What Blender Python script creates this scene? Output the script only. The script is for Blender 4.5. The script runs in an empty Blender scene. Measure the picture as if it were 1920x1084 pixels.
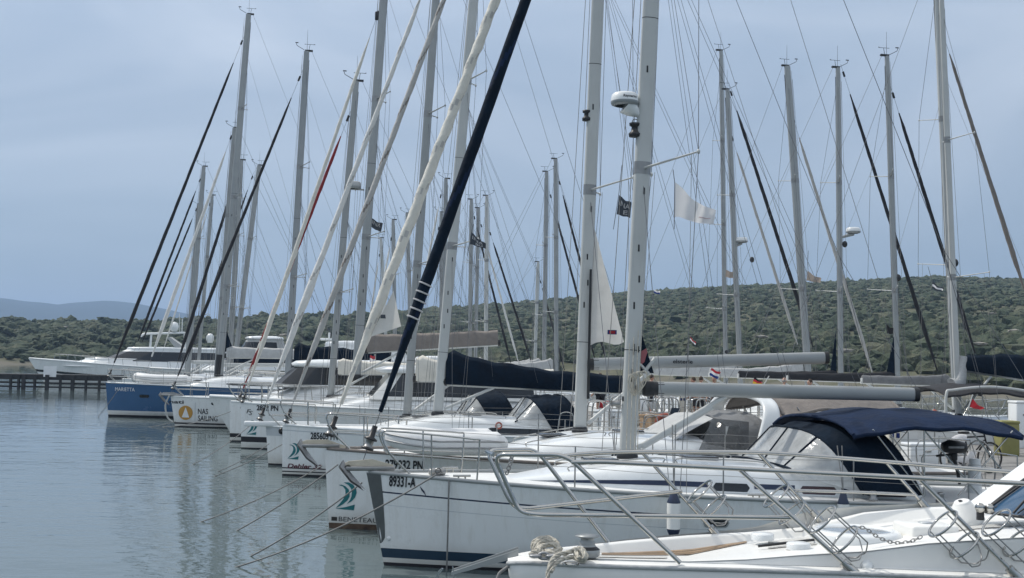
import bpy, bmesh, math, random
import numpy as np
from mathutils import Vector, Matrix, noise as mnoise
R = math.radians
random.seed(7)
rng = np.random.default_rng(11)
scene = bpy.context.scene
COL = scene.collection
V = Vector

# ------------------------------------------------------------------ camera
CAM_H, FPX, PITCH, ROLL = 3.1, 2200.0, math.atan((675 - 542) / 2200.0), 0.02
_f = V((0, math.cos(PITCH), math.sin(PITCH)))
_u0 = V((0, -math.sin(PITCH), math.cos(PITCH)))
_r0 = V((1, 0, 0))
CR_ = _r0 * math.cos(ROLL) + _u0 * math.sin(ROLL)
CU_ = _u0 * math.cos(ROLL) - _r0 * math.sin(ROLL)
CAMP = V((0, 0, CAM_H))
cam = bpy.data.cameras.new('camera')
cam.sensor_width = 36
cam.lens = 36 * FPX / 1920
cam.clip_start, cam.clip_end = 0.1, 20000
camo = bpy.data.objects.new('camera', cam)
COL.objects.link(camo)
mw = Matrix.Identity(4)
for i in range(3):
    mw[i][0], mw[i][1], mw[i][2], mw[i][3] = CR_[i], CU_[i], -_f[i], CAMP[i]
camo.matrix_world = mw
scene.camera = camo

# ------------------------------------------------------------------ sky, sun, exposure
SUN_EL, SUN_AZ = 50.0, -64.0          # azimuth measured from the view direction (+Y), negative = to the left
world = bpy.data.worlds.new('World')
scene.world = world
world.use_nodes = True
wn, wl = world.node_tree.nodes, world.node_tree.links
wn.clear()
wo = wn.new('ShaderNodeOutputWorld')
sky = wn.new('ShaderNodeTexSky')
sky.sky_type = 'NISHITA'
sky.sun_disc = False
sky.sun_elevation = R(SUN_EL)
sky.sun_rotation = R(SUN_AZ)
sky.air_density, sky.dust_density, sky.ozone_density = 1.0, 1.0, 3.0
bg = wn.new('ShaderNodeBackground')
bg.inputs['Strength'].default_value = 0.085
wl.new(sky.outputs[0], bg.inputs[0])
tc = wn.new('ShaderNodeTexCoord')
mp = wn.new('ShaderNodeMapping')
mp.inputs['Scale'].default_value = (1.0, 1.0, 3.2)
wl.new(tc.outputs['Generated'], mp.inputs[0])
nz = wn.new('ShaderNodeTexNoise')
nz.inputs['Scale'].default_value = 1.7
nz.inputs['Detail'].default_value = 4
nz.inputs['Roughness'].default_value = 0.52
nz.inputs['Distortion'].default_value = 0.9
wl.new(mp.outputs[0], nz.inputs[0])
rp = wn.new('ShaderNodeValToRGB')
rp.color_ramp.elements[0].position = 0.30
rp.color_ramp.elements[0].color = (0.02, 0.02, 0.02, 1)
rp.color_ramp.elements[1].position = 0.74
rp.color_ramp.elements[1].color = (0.95, 0.95, 0.95, 1)
wl.new(nz.outputs[0], rp.inputs[0])
# the high veil of cloud: blue-grey and thin towards the horizon, paler and brighter higher up
sx = wn.new('ShaderNodeSeparateXYZ')
wl.new(tc.outputs['Generated'], sx.inputs[0])
er = wn.new('ShaderNodeValToRGB')
els = er.color_ramp.elements
els[0].position, els[0].color = 0.0, (0.158, 0.222, 0.288, 1)
els[1].position, els[1].color = 1.0, (0.83, 0.84, 0.845, 1)
for p_, c_ in ((0.09, (0.160, 0.224, 0.300, 1)), (0.20, (0.195, 0.262, 0.350, 1)), (0.30, (0.235, 0.315, 0.420, 1)), (0.40, (0.42, 0.51, 0.63, 1)), (0.6, (0.69, 0.73, 0.77, 1))):
    e_ = els.new(p_)
    e_.color = c_
wl.new(sx.outputs['Z'], er.inputs[0])
mr = wn.new('ShaderNodeMapRange')
mr.inputs['From Min'].default_value, mr.inputs['From Max'].default_value = 0.0, 0.30
mr.inputs['To Min'].default_value, mr.inputs['To Max'].default_value = 0.16, 0.66
wl.new(sx.outputs['Z'], mr.inputs[0])
ml = wn.new('ShaderNodeMath')
ml.operation = 'MULTIPLY'
wl.new(rp.outputs[0], ml.inputs[0])
wl.new(mr.outputs[0], ml.inputs[1])
cm_ = wn.new('ShaderNodeMixRGB')
cm_.inputs[2].default_value = (0.66, 0.70, 0.755, 1)
wl.new(ml.outputs[0], cm_.inputs[0])
wl.new(er.outputs[0], cm_.inputs[1])
bg2 = wn.new('ShaderNodeBackground')
bg2.inputs['Strength'].default_value = 1.0
wl.new(cm_.outputs[0], bg2.inputs['Color'])
ms = wn.new('ShaderNodeMixShader')
ms.inputs[0].default_value = 0.82
wl.new(bg.outputs[0], ms.inputs[1])
wl.new(bg2.outputs[0], ms.inputs[2])
wl.new(ms.outputs[0], wo.inputs[0])

sun = bpy.data.lights.new('sun', 'SUN')
sun.energy = 2.1
sun.angle = R(1.5)
sun.color = (1.0, 0.95, 0.87)
suno = bpy.data.objects.new('sun', sun)
COL.objects.link(suno)
sd = V((math.sin(R(SUN_AZ)) * math.cos(R(SUN_EL)), math.cos(R(SUN_AZ)) * math.cos(R(SUN_EL)), math.sin(R(SUN_EL))))
suno.rotation_euler = (-sd).to_track_quat('-Z', 'Y').to_euler()
vs = scene.view_settings
vs.view_transform, vs.look, vs.gamma, vs.use_curve_mapping = 'Standard', 'None', 1.0, False
vs.exposure = 0.54
scene.cycles.max_bounces = 7
scene.cycles.transparent_max_bounces = 12
scene.cycles.volume_bounces = 0
scene.cycles.use_denoising = True

# ------------------------------------------------------------------ pixel -> world helpers (used to measure the photograph)
def ray(px, py):
    return _f + CR_ * ((px - 960) / FPX) + CU_ * ((542 - py) / FPX)
def P(px, py, Y):
    d = ray(px, py)
    return CAMP + d * (Y / d.y)
def Pz(px, py, z=0.0):
    d = ray(px, py)
    return CAMP + d * ((z - CAM_H) / d.z)

# ------------------------------------------------------------------ materials
def mat(name, col, rough=0.5, metal=0.0, var=0.10, vscale=3.0, bump=0.0, bscale=20.0, coat=0.0, alpha=1.0, detail=5, col2=None, spec=0.5, transl=0.0):
    m = bpy.data.materials.new(name)
    m.use_nodes = True
    n, l = m.node_tree.nodes, m.node_tree.links
    b = n['Principled BSDF']
    b.inputs['Roughness'].default_value = rough
    b.inputs['Metallic'].default_value = metal
    b.inputs['Coat Weight'].default_value = coat
    b.inputs['Coat Roughness'].default_value = 0.12
    b.inputs['Alpha'].default_value = alpha
    b.inputs['Specular IOR Level'].default_value = spec
    tcx = n.new('ShaderNodeTexCoord')
    nx = n.new('ShaderNodeTexNoise')
    nx.inputs['Scale'].default_value = vscale
    nx.inputs['Detail'].default_value = detail
    nx.inputs['Roughness'].default_value = 0.62
    l.new(tcx.outputs['Object'], nx.inputs['Vector'])
    cr = n.new('ShaderNodeValToRGB')
    cr.color_ramp.elements[0].position, cr.color_ramp.elements[1].position = 0.3, 0.7
    c1 = tuple(max(0, c * (1 - var)) for c in col) + (1,)
    c2 = tuple(min(1, c * (1 + var)) for c in (col2 or col)) + (1,)
    cr.color_ramp.elements[0].color, cr.color_ramp.elements[1].color = c1, c2
    l.new(nx.outputs[0], cr.inputs[0])
    l.new(cr.outputs[0], b.inputs['Base Color'])
    rr = n.new('ShaderNodeMapRange')
    rr.inputs['To Min'].default_value, rr.inputs['To Max'].default_value = max(0.02, rough * 0.8), min(1, rough * 1.25)
    l.new(nx.outputs[0], rr.inputs[0])
    l.new(rr.outputs[0], b.inputs['Roughness'])
    if transl:
        tr = n.new('ShaderNodeBsdfTranslucent'); l.new(cr.outputs[0], tr.inputs['Color'])
        mxs = n.new('ShaderNodeMixShader'); mxs.inputs[0].default_value = transl
        l.new(b.outputs[0], mxs.inputs[1]); l.new(tr.outputs[0], mxs.inputs[2])
        l.new(mxs.outputs[0], n['Material Output'].inputs['Surface'])
    if bump:
        nb = n.new('ShaderNodeTexNoise')
        nb.inputs['Scale'].default_value = bscale
        nb.inputs['Detail'].default_value = 4
        l.new(tcx.outputs['Object'], nb.inputs['Vector'])
        bp = n.new('ShaderNodeBump')
        bp.inputs['Strength'].default_value = bump
        bp.inputs['Distance'].default_value = 0.05
        l.new(nb.outputs[0], bp.inputs['Height'])
        l.new(bp.outputs[0], b.inputs['Normal'])
    return m

M = {}
def hull_mat(name, col, streak=(0.42, 0.39, 0.32)):
    m = mat(name, col, 0.27, var=0.03, vscale=0.8, coat=0.35)
    n, l = m.node_tree.nodes, m.node_tree.links
    b = n['Principled BSDF']
    src = b.inputs['Base Color'].links[0].from_socket
    tcx = n.new('ShaderNodeTexCoord')
    mp_ = n.new('ShaderNodeMapping'); mp_.inputs['Scale'].default_value = (5.0, 5.0, 0.35)
    l.new(tcx.outputs['Object'], mp_.inputs[0])
    ns = n.new('ShaderNodeTexNoise'); ns.inputs['Scale'].default_value = 1.6; ns.inputs['Detail'].default_value = 7; ns.inputs['Roughness'].default_value = 0.7
    l.new(mp_.outputs[0], ns.inputs['Vector'])
    r1 = n.new('ShaderNodeMapRange'); r1.inputs['From Min'].default_value, r1.inputs['From Max'].default_value = 0.50, 0.78; r1.inputs['To Max'].default_value = 0.34
    l.new(ns.outputs[0], r1.inputs[0])
    sz_ = n.new('ShaderNodeSeparateXYZ'); l.new(tcx.outputs['Object'], sz_.inputs[0])
    n3 = n.new('ShaderNodeTexNoise'); n3.inputs['Scale'].default_value = 3.0; n3.inputs['Detail'].default_value = 5
    l.new(tcx.outputs['Object'], n3.inputs['Vector'])
    md = n.new('ShaderNodeMath'); md.operation = 'MULTIPLY_ADD'; md.inputs[1].default_value = 0.35; l.new(n3.outputs[0], md.inputs[0])
    ng = n.new('ShaderNodeMath'); ng.operation = 'MULTIPLY'; ng.inputs[1].default_value = -1.0; l.new(sz_.outputs['Z'], ng.inputs[0]); l.new(ng.outputs[0], md.inputs[2])
    r2 = n.new('ShaderNodeMapRange'); r2.inputs['From Min'].default_value, r2.inputs['From Max'].default_value = -0.25, 0.12; r2.inputs['To Max'].default_value = 0.55
    l.new(md.outputs[0], r2.inputs[0])
    mxx = n.new('ShaderNodeMath'); mxx.operation = 'MAXIMUM'; l.new(r1.outputs[0], mxx.inputs[0]); l.new(r2.outputs[0], mxx.inputs[1])
    mc = n.new('ShaderNodeMixRGB'); mc.inputs[2].default_value = streak + (1,)
    l.new(mxx.outputs[0], mc.inputs[0]); l.new(src, mc.inputs[1]); l.new(mc.outputs[0], b.inputs['Base Color'])
    return m
M['hullgel'] = hull_mat('weathered_white_topsides', (0.76, 0.775, 0.77))
M['gel'] = mat('white_gelcoat', (0.74, 0.76, 0.76), 0.28, var=0.035, vscale=0.9, coat=0.35)
M['gel2'] = mat('cream_gelcoat', (0.78, 0.775, 0.745), 0.36, var=0.03, vscale=2.0, coat=0.15, bump=0.02, bscale=60)
M['deck'] = mat('nonskid_deck', (0.68, 0.69, 0.68), 0.7, var=0.06, vscale=4, bump=0.25, bscale=160)
M['greyhull'] = mat('grey_gelcoat', (0.50, 0.53, 0.55), 0.3, var=0.04, vscale=0.9, coat=0.3)
M['bluehull'] = mat('blue_gelcoat', (0.030, 0.10, 0.225), 0.25, var=0.07, vscale=0.8, coat=0.5)
M['navy'] = mat('navy_canvas', (0.0036, 0.0105, 0.0215), 0.85, var=0.3, vscale=3, bump=0.5, bscale=9, spec=0.15)
M['black'] = mat('black_canvas', (0.014, 0.015, 0.019), 0.8, var=0.25, vscale=6, bump=0.25, bscale=30)
M['darkblue'] = mat('dark_blue_canvas', (0.0058, 0.0165, 0.046), 0.8, var=0.28, vscale=3, bump=0.5, bscale=8, spec=0.2)
M['grey'] = mat('grey_canvas', (0.16, 0.165, 0.17), 0.85, var=0.18, vscale=5, bump=0.35, bscale=14)
M['lightgrey'] = mat('pale_grey_canvas', (0.40, 0.41, 0.41), 0.85, var=0.12, vscale=5, bump=0.4, bscale=12)
M['taupe'] = mat('taupe_canvas', (0.19, 0.17, 0.155), 0.85, var=0.15, vscale=4, bump=0.4, bscale=10)
M['sail'] = mat('cream_sailcloth', (0.60, 0.585, 0.53), 0.75, var=0.10, vscale=3, bump=0.45, bscale=9)
M['sailw'] = mat('white_sailcloth', (0.62, 0.62, 0.60), 0.75, var=0.08, vscale=3, bump=0.45, bscale=9)
M['sailt'] = mat('thin_sailcloth', (0.62, 0.61, 0.58), 0.75, var=0.08, vscale=3, bump=0.3, bscale=6, transl=0.45)
M['sailgrey'] = mat('grey_sailcloth', (0.40, 0.395, 0.38), 0.75, var=0.12, vscale=3, bump=0.45, bscale=9)
M['red'] = mat('dark_red_cloth', (0.20, 0.018, 0.02), 0.8, var=0.2, vscale=4, bump=0.2)
M['alu'] = mat('anodised_aluminium', (0.33, 0.345, 0.345), 0.42, metal=0.35, var=0.07, vscale=1.4, spec=0.4)
M['aluw'] = mat('white_painted_spar', (0.47, 0.485, 0.475), 0.4, var=0.05, vscale=1.4, coat=0.1)
M['aludark'] = mat('grey_spar', (0.29, 0.31, 0.32), 0.45, metal=0.3, var=0.07, vscale=1.4)
M['steel'] = mat('polished_steel', (0.44, 0.435, 0.415), 0.075, metal=1.0, var=0.06, vscale=9)
M['steeld'] = mat('dull_steel', (0.30, 0.30, 0.295), 0.38, metal=0.8, var=0.12, vscale=9)
M['wire'] = mat('rigging_wire', (0.14, 0.145, 0.155), 0.5, metal=0.4, var=0.1, vscale=2)
M['plastic'] = mat('black_plastic', (0.015, 0.016, 0.018), 0.45, var=0.25, vscale=9)
M['glass'] = mat('dark_window', (0.012, 0.014, 0.017), 0.08, var=0.3, vscale=2.5, coat=0.3)
M['glassb'] = mat('blue_window', (0.03, 0.075, 0.14), 0.08, var=0.3, vscale=1.5, coat=0.3)
M['glassr'] = mat('maroon_curtained_window', (0.045, 0.016, 0.018), 0.10, var=0.3, vscale=4, coat=0.4)
M['vinyl'] = mat('clear_vinyl', (0.62, 0.64, 0.64), 0.16, var=0.16, vscale=4, bump=0.5, bscale=6, alpha=0.55, coat=0.4)
M['vinyld'] = mat('smoky_vinyl', (0.10, 0.105, 0.11), 0.14, var=0.3, vscale=3, bump=0.5, bscale=5, alpha=0.8, coat=0.3)
M['stripe'] = mat('navy_stripe', (0.010, 0.020, 0.055), 0.3, var=0.12, vscale=3, coat=0.2)
M['bootblue'] = mat('blue_boot_stripe', (0.012, 0.034, 0.062), 0.35, var=0.15, vscale=2)
M['antifoul'] = mat('dark_antifouling', (0.018, 0.017, 0.022), 0.8, var=0.4, vscale=3)
M['antifoulr'] = mat('weedy_red_antifouling', (0.045, 0.026, 0.022), 0.85, var=0.5, vscale=5, col2=(0.11, 0.075, 0.05))
M['ink'] = mat('black_lettering', (0.012, 0.013, 0.018), 0.4, var=0.1)
M['inkmaroon'] = mat('maroon_lettering', (0.09, 0.018, 0.03), 0.4, var=0.1)
M['white'] = mat('white_lettering', (0.78, 0.79, 0.80), 0.4, var=0.04)
M['teal'] = mat('teal_emblem', (0.012, 0.15, 0.165), 0.4, var=0.08)
M['orange'] = mat('orange_emblem', (0.50, 0.27, 0.06), 0.4, var=0.06)
M['teak'] = mat('teak_deck', (0.30, 0.205, 0.125), 0.7, var=0.25, vscale=9, bump=0.2, bscale=40)
M['rope'] = mat('weathered_rope', (0.50, 0.47, 0.40), 0.9, var=0.28, vscale=14, bump=0.4, bscale=60)
M['ropeg'] = mat('grey_rope', (0.20, 0.20, 0.195), 0.9, var=0.25, vscale=8)
M['hypalon'] = mat('white_inflatable', (0.70, 0.705, 0.70), 0.5, var=0.05, vscale=3)
M['hypalong'] = mat('grey_inflatable', (0.36, 0.37, 0.375), 0.5, var=0.08, vscale=3)
M['galv'] = mat('galvanised_steel', (0.34, 0.345, 0.35), 0.5, metal=0.6, var=0.2, vscale=7)
M['anchorcream'] = mat('cream_anchor_paint', (0.55, 0.50, 0.40), 0.5, var=0.15, vscale=6)
M['concrete'] = mat('quay_concrete', (0.20, 0.195, 0.185), 0.9, var=0.22, vscale=2.2, bump=0.3, bscale=30)
M['wood'] = mat('dark_pier_wood', (0.035, 0.036, 0.038), 0.85, var=0.35, vscale=3, bump=0.3, bscale=20)
M['skin'] = mat('skin', (0.42, 0.25, 0.18), 0.6, var=0.08)
M['hair'] = mat('grey_hair', (0.28, 0.26, 0.24), 0.8, var=0.2, vscale=40)
M['hairb'] = mat('brown_hair', (0.05, 0.032, 0.022), 0.8, var=0.2, vscale=40)
M['shirtw'] = mat('white_shirt', (0.70, 0.71, 0.73), 0.85, var=0.06, bump=0.2)
M['shirtb'] = mat('blue_shirt', (0.06, 0.10, 0.2), 0.85, var=0.12, bump=0.2)
M['shirtd'] = mat('black_clothes', (0.014, 0.015, 0.02), 0.85, var=0.2, bump=0.2)
M['shirtr'] = mat('red_shirt', (0.34, 0.04, 0.05), 0.85, var=0.12, bump=0.2)
M['fred'] = mat('flag_red', (0.42, 0.03, 0.04), 0.8, var=0.08, transl=0.45)
M['fwhite'] = mat('flag_white', (0.74, 0.74, 0.75), 0.8, var=0.05, transl=0.5)
M['fblue'] = mat('flag_blue', (0.02, 0.045, 0.20), 0.8, var=0.1, transl=0.45)
M['fblack'] = mat('flag_black', (0.012, 0.012, 0.014), 0.8, var=0.1)
M['fgold'] = mat('flag_gold', (0.55, 0.33, 0.03), 0.8, var=0.08, transl=0.45)
M['fprint'] = mat('faded_flag_print', (0.60, 0.44, 0.46), 0.8, var=0.1, transl=0.4)
M['fgrey'] = mat('flag_dark_grey', (0.05, 0.06, 0.075), 0.8, var=0.1)
M['fpeach'] = mat('flag_faded_peach', (0.34, 0.29, 0.25), 0.8, var=0.1, transl=0.45)
M['yellow'] = mat('yellow_green_cover', (0.23, 0.22, 0.08), 0.7, var=0.15)
M['buoy'] = mat('orange_buoy', (0.30, 0.07, 0.04), 0.5, var=0.1)
M['pedestal'] = mat('pale_pedestal', (0.62, 0.60, 0.53), 0.5, var=0.05)
M['rubber'] = mat('rubber', (0.02, 0.02, 0.02), 0.8, var=0.2)

# ------------------------------------------------------------------ mesh builder
class MB:
    def __init__(self):
        self.v, self.f, self.m, self.s = [], [], [], []
    def add(self, vs_, fs_, mi=0, smooth=True):
        o = len(self.v)
        self.v.extend([tuple(p) for p in vs_])
        for k, f in enumerate(fs_):
            self.f.append(tuple(i + o for i in f))
            self.m.append(mi[k] if isinstance(mi, (list, tuple)) else mi)
            self.s.append(smooth)
        return self
    def grid(self, rows, mi=0, smooth=True, closed=False, fmat=None):
        nr, nc = len(rows), len(rows[0])
        fs_, ms_ = [], []
        for i in range(nr - 1):
            for j in range(nc if closed else nc - 1):
                k = (j + 1) % nc
                fs_.append((i * nc + j, i * nc + k, (i + 1) * nc + k, (i + 1) * nc + j))
                ms_.append(fmat(i, j) if fmat else mi)
        return self.add([p for r in rows for p in r], fs_, ms_, smooth)
    def tube(self, pts, r, n=8, mi=0, caps=True, prof=None, up=None, smooth=True, fmat=None):
        pts = [V(p) for p in pts]
        N = len(pts)
        rr = r if isinstance(r, (list, tuple)) else [r] * N
        t0 = (pts[1] - pts[0]).normalized()
        a = V(up) if up is not None else (V((0, 0, 1)) if abs(t0.z) < 0.9 else V((1, 0, 0)))
        nrm = (a - t0 * a.dot(t0)).normalized()
        rows = []
        for i in range(N):
            if i == 0: t = t0
            elif i == N - 1: t = (pts[-1] - pts[-2]).normalized()
            else:
                t = (pts[i + 1] - pts[i - 1])
                t = t.normalized() if t.length > 1e-9 else t0
            nrm = (nrm - t * nrm.dot(t))
            nrm = nrm.normalized() if nrm.length > 1e-9 else V((0, 0, 1))
            bn = t.cross(nrm)
            row = []
            for j in range(n):
                an = 2 * math.pi * j / n
                k1, k2 = (math.cos(an), math.sin(an)) if prof is None else prof(an, i / (N - 1))
                row.append(pts[i] + nrm * (rr[i] * k1) + bn * (rr[i] * k2))
            rows.append(row)
        self.grid(rows, mi, smooth, closed=True, fmat=fmat)
        if caps:
            self.add(rows[0], [tuple(range(n - 1, -1, -1))], mi, False)
            self.add(rows[-1], [tuple(range(n))], mi, False)
        return self
    def box(self, c, size, mi=0, rot=None, bev=0.0, smooth=False):
        c = V(c)
        Rm = rot if rot is not None else Matrix.Identity(3)
        if bev > 0:
            bm = bmesh.new()
            bmesh.ops.create_cube(bm, size=1.0)
            for v in bm.verts:
                v.co = V((v.co.x * size[0], v.co.y * size[1], v.co.z * size[2]))
            bmesh.ops.bevel(bm, geom=list(bm.edges), offset=min(bev, min(size) * 0.49), segments=2, affect='EDGES', profile=0.5)
            bm.verts.index_update()
            self.add([c + Rm @ v.co for v in bm.verts], [[v.index for v in f.verts] for f in bm.faces], mi, True)
            bm.free()
            return self
        h = [s / 2 for s in size]
        vs_ = [c + Rm @ V((x * h[0], y * h[1], z * h[2])) for x in (-1, 1) for y in (-1, 1) for z in (-1, 1)]
        return self.add(vs_, [(0, 1, 3, 2), (4, 6, 7, 5), (0, 4, 5, 1), (2, 3, 7, 6), (0, 2, 6, 4), (1, 5, 7, 3)], mi, smooth)
    def lathe(self, prof, c=(0, 0, 0), n=16, mi=0, axis=None, mats=None, smooth=True):
        c = V(c)
        q = V((0, 0, 1)).rotation_difference(V(axis).normalized()).to_matrix() if axis is not None else Matrix.Identity(3)
        rows = [[c + q @ V((max(r, 1e-4) * math.cos(2 * math.pi * j / n), max(r, 1e-4) * math.sin(2 * math.pi * j / n), z)) for j in range(n)] for r, z in prof]
        return self.grid(rows, mi, smooth, closed=True, fmat=(lambda i, j: mats[i]) if mats else None)
    def torus(self, c, Rr, r, axis=(0, 0, 1), n=20, k=6, mi=0, sq=1.0, arc=None):
        c = V(c)
        q = V((0, 0, 1)).rotation_difference(V(axis).normalized()).to_matrix()
        a1 = arc or 2 * math.pi
        N = n if arc is None else n + 1
        rows = []
        for i in range(N):
            a = a1 * i / n
            rows.append([c + q @ V(((Rr + r * math.cos(b)) * math.cos(a), (Rr + r * math.cos(b)) * math.sin(a) * sq, r * math.sin(b))) for b in [2 * math.pi * j / k for j in range(k)]])
        if arc is None: rows.append(rows[0])
        return self.grid(rows, mi, True, closed=True)
    def ell(self, c, r, nu=12, nv=8, mi=0):
        c = V(c)
        rows = [[c + V((r[0] * math.sin(th) * math.cos(2 * math.pi * j / nu), r[1] * math.sin(th) * math.sin(2 * math.pi * j / nu), r[2] * math.cos(th))) for j in range(nu)]
                for th in [0.001 + (math.pi - 0.002) * i / nv for i in range(nv + 1)]]
        return self.grid(rows, mi, True, closed=True)
    def slab(self, poly, ext, mi=0, smooth=False):
        poly = [V(p) for p in poly]
        e = V(ext)
        n = len(poly)
        vs_ = poly + [p + e for p in poly]
        fs_ = [tuple(range(n - 1, -1, -1)), tuple(range(n, 2 * n))] + [(i, (i + 1) % n, (i + 1) % n + n, i + n) for i in range(n)]
        return self.add(vs_, fs_, mi, smooth)
    def build(self, name, mats, parent=None, kind=None):
        me = bpy.data.meshes.new(name)
        me.from_pydata(self.v, [], self.f)
        mats = mats if isinstance(mats, (list, tuple)) else [mats]
        for m in mats:
            me.materials.append(M[m] if isinstance(m, str) else m)
        me.polygons.foreach_set('material_index', self.m)
        me.polygons.foreach_set('use_smooth', self.s)
        me.update()
        o = bpy.data.objects.new(name, me)
        COL.objects.link(o)
        if parent is not None: o.parent = parent
        if kind: o['kind'] = kind
        return o

def fix_normals(o):
    bm = bmesh.new()
    bm.from_mesh(o.data)
    bmesh.ops.recalc_face_normals(bm, faces=bm.faces)
    bm.to_mesh(o.data)
    bm.free()
    return o
def tag(o, label, cat, group=None):
    o['label'], o['category'] = label, cat
    if group: o['group'] = group
    return o
def empty(name, loc=(0, 0, 0), rz=0.0):
    o = bpy.data.objects.new(name, None)
    o.empty_display_size = 0.2
    COL.objects.link(o)
    o.location = loc
    o.rotation_euler = (0, 0, rz)
    return o
def smoothpath(pts, sub=6):
    pts = [V(p) for p in pts]
    out = []
    for i in range(len(pts) - 1):
        p0, p1, p2, p3 = pts[max(0, i - 1)], pts[i], pts[i + 1], pts[min(len(pts) - 1, i + 2)]
        for k in range(sub):
            t = k / sub
            out.append(0.5 * ((2 * p1) + (p2 - p0) * t + (2 * p0 - 5 * p1 + 4 * p2 - p3) * t * t + (3 * p1 - p0 - 3 * p2 + p3) * t ** 3))
    out.append(pts[-1])
    return out
def lerp(a, b, t): return a + (b - a) * t
def interp(x, xs, ys):
    return float(np.interp(x, xs, ys))
def sstep(t):
    t = max(0.0, min(1.0, t))
    return t * t * (3 - 2 * t)
_txt = {}
def text_geo(s, bold=0.0):
    if (s, bold) in _txt: return _txt[(s, bold)]
    cu = bpy.data.curves.new('txt', 'FONT')
    cu.body, cu.size, cu.offset, cu.fill_mode = s, 1.0, bold, 'FRONT'
    cu.dimensions = '2D'
    cu.resolution_u = 3
    ob = bpy.data.objects.new('txt', cu)
    COL.objects.link(ob)
    bpy.context.view_layer.update()
    me = bpy.data.meshes.new_from_object(ob.evaluated_get(bpy.context.evaluated_depsgraph_get()))
    bm = bmesh.new()
    bm.from_mesh(me)
    bmesh.ops.triangulate(bm, faces=bm.faces)
    vs_ = [(v.co.x, v.co.y) for v in bm.verts]
    bm.verts.index_update()
    fs_ = [[v.index for v in f.verts] for f in bm.faces]
    bm.free()
    bpy.data.objects.remove(ob)
    bpy.data.curves.remove(cu)
    bpy.data.meshes.remove(me)
    x0 = min(v[0] for v in vs_)
    vs_ = [(x - x0, y) for x, y in vs_]
    _txt[(s, bold)] = (vs_, fs_)
    return _txt[(s, bold)]
def text_on(s, fn, x0, z0, height, width=None, bold=0.0, slant=0.0):
    """letters of cap height `height`, width `width`, mapped by fn(u,v)->point"""
    vs_, fs_ = text_geo(s, bold)
    w = max(v[0] for v in vs_)
    k = height / 0.72
    kx = (width / w) if width else k
    mb = MB()
    mb.add([fn(x0 + x * kx + y * k * slant, z0 + y * k) for x, y in vs_], fs_, 0, False)
    return mb
# ------------------------------------------------------------------ the setting
def az_of_px(px): return math.atan((px - 960) / FPX)
AZX = [az_of_px(p) for p in (-500, 0, 300, 650, 750, 1000, 1200, 1400, 1600, 1750, 1920, 2400)]
RIDGE_E = [58, 56, 64, 80, 88, 112, 134, 149, 157, 164, 158, 150]      # pixels above the horizon
RIDGE_R = [460, 460, 465, 485, 500, 560, 600, 620, 620, 620, 620, 640]
SHORE_R = [285, 272, 262, 235, 228, 205, 185, 168, 155, 148, 142, 135]
SHB = [4.2, 4.2, 4.0, 3.0, 2.6, 2.0, 1.9, 1.8, 1.8, 1.8, 1.8, 1.8]       # height of the scrub on top
def terrain_z(a, r):
    sh, rr, e = interp(a, AZX, SHORE_R), interp(a, AZX, RIDGE_R), interp(a, AZX, RIDGE_E)
    sh += 6 * mnoise.noise(V((a * 18, 3.1, 0)))
    zt = CAM_H + rr * e / FPX - interp(a, AZX, SHB) * 0.9
    u = (r - sh) / (rr - sh)
    if u < 0: return max(-2.0, u * 40)
    if u > 1: return zt * (1 - 0.25 * min(1.5, u - 1))
    z = zt * (0.72 * u + 0.28 * sstep(u)) + 0.9 * (1 - u) * min(1, u * 30)
    x, y = r * math.sin(a), r * math.cos(a)
    return z + (1.6 * mnoise.noise(V((x * 0.012, y * 0.012, 1.0))) + 0.7 * mnoise.noise(V((x * 0.04, y * 0.04, 4.0)))) * min(1, u * 4) * (1 - 0.6 * u)

def node_mat(name):
    m = bpy.data.materials.new(name)
    m.use_nodes = True
    return m, m.node_tree.nodes, m.node_tree.links, m.node_tree.nodes['Principled BSDF']

# ground
gm, n, l, b = node_mat('hill_ground')
b.inputs['Roughness'].default_value = 0.95
b.inputs['Specular IOR Level'].default_value = 0.1
g = n.new('ShaderNodeNewGeometry')
n1 = n.new('ShaderNodeTexNoise'); n1.inputs['Scale'].default_value = 0.16; n1.inputs['Detail'].default_value = 8; n1.inputs['Roughness'].default_value = 0.7
l.new(g.outputs['Position'], n1.inputs['Vector'])
c1 = n.new('ShaderNodeValToRGB')
for k, (p_, c_) in enumerate(((0.30, (0.052, 0.060, 0.037, 1)), (0.52, (0.100, 0.102, 0.066, 1)))):
    c1.color_ramp.elements[k].position, c1.color_ramp.elements[k].color = p_, c_
e_ = c1.color_ramp.elements.new(0.70); e_.color = (0.15, 0.142, 0.105, 1)
l.new(n1.outputs[0], c1.inputs[0])
# bare pale stone along the shore
sz = n.new('ShaderNodeSeparateXYZ'); l.new(g.outputs['Position'], sz.inputs[0])
n2 = n.new('ShaderNodeTexNoise'); n2.inputs['Scale'].default_value = 0.25; n2.inputs['Detail'].default_value = 6
l.new(g.outputs['Position'], n2.inputs['Vector'])
ad = n.new('ShaderNodeMath'); ad.operation = 'MULTIPLY_ADD'; ad.inputs[1].default_value = -2.6
l.new(n2.outputs[0], ad.inputs[0]); l.new(sz.outputs['Z'], ad.inputs[2])
mr_ = n.new('ShaderNodeMapRange'); mr_.inputs['From Min'].default_value, mr_.inputs['From Max'].default_value = -1.1, -0.1
mr_.inputs['To Min'].default_value, mr_.inputs['To Max'].default_value = 1.0, 0.0
l.new(ad.outputs[0], mr_.inputs[0])
mx = n.new('ShaderNodeMixRGB'); mx.inputs[2].default_value = (0.145, 0.135, 0.11, 1)
l.new(mr_.outputs[0], mx.inputs[0]); l.new(c1.outputs[0], mx.inputs[1]); l.new(mx.outputs[0], b.inputs['Base Color'])

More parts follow.
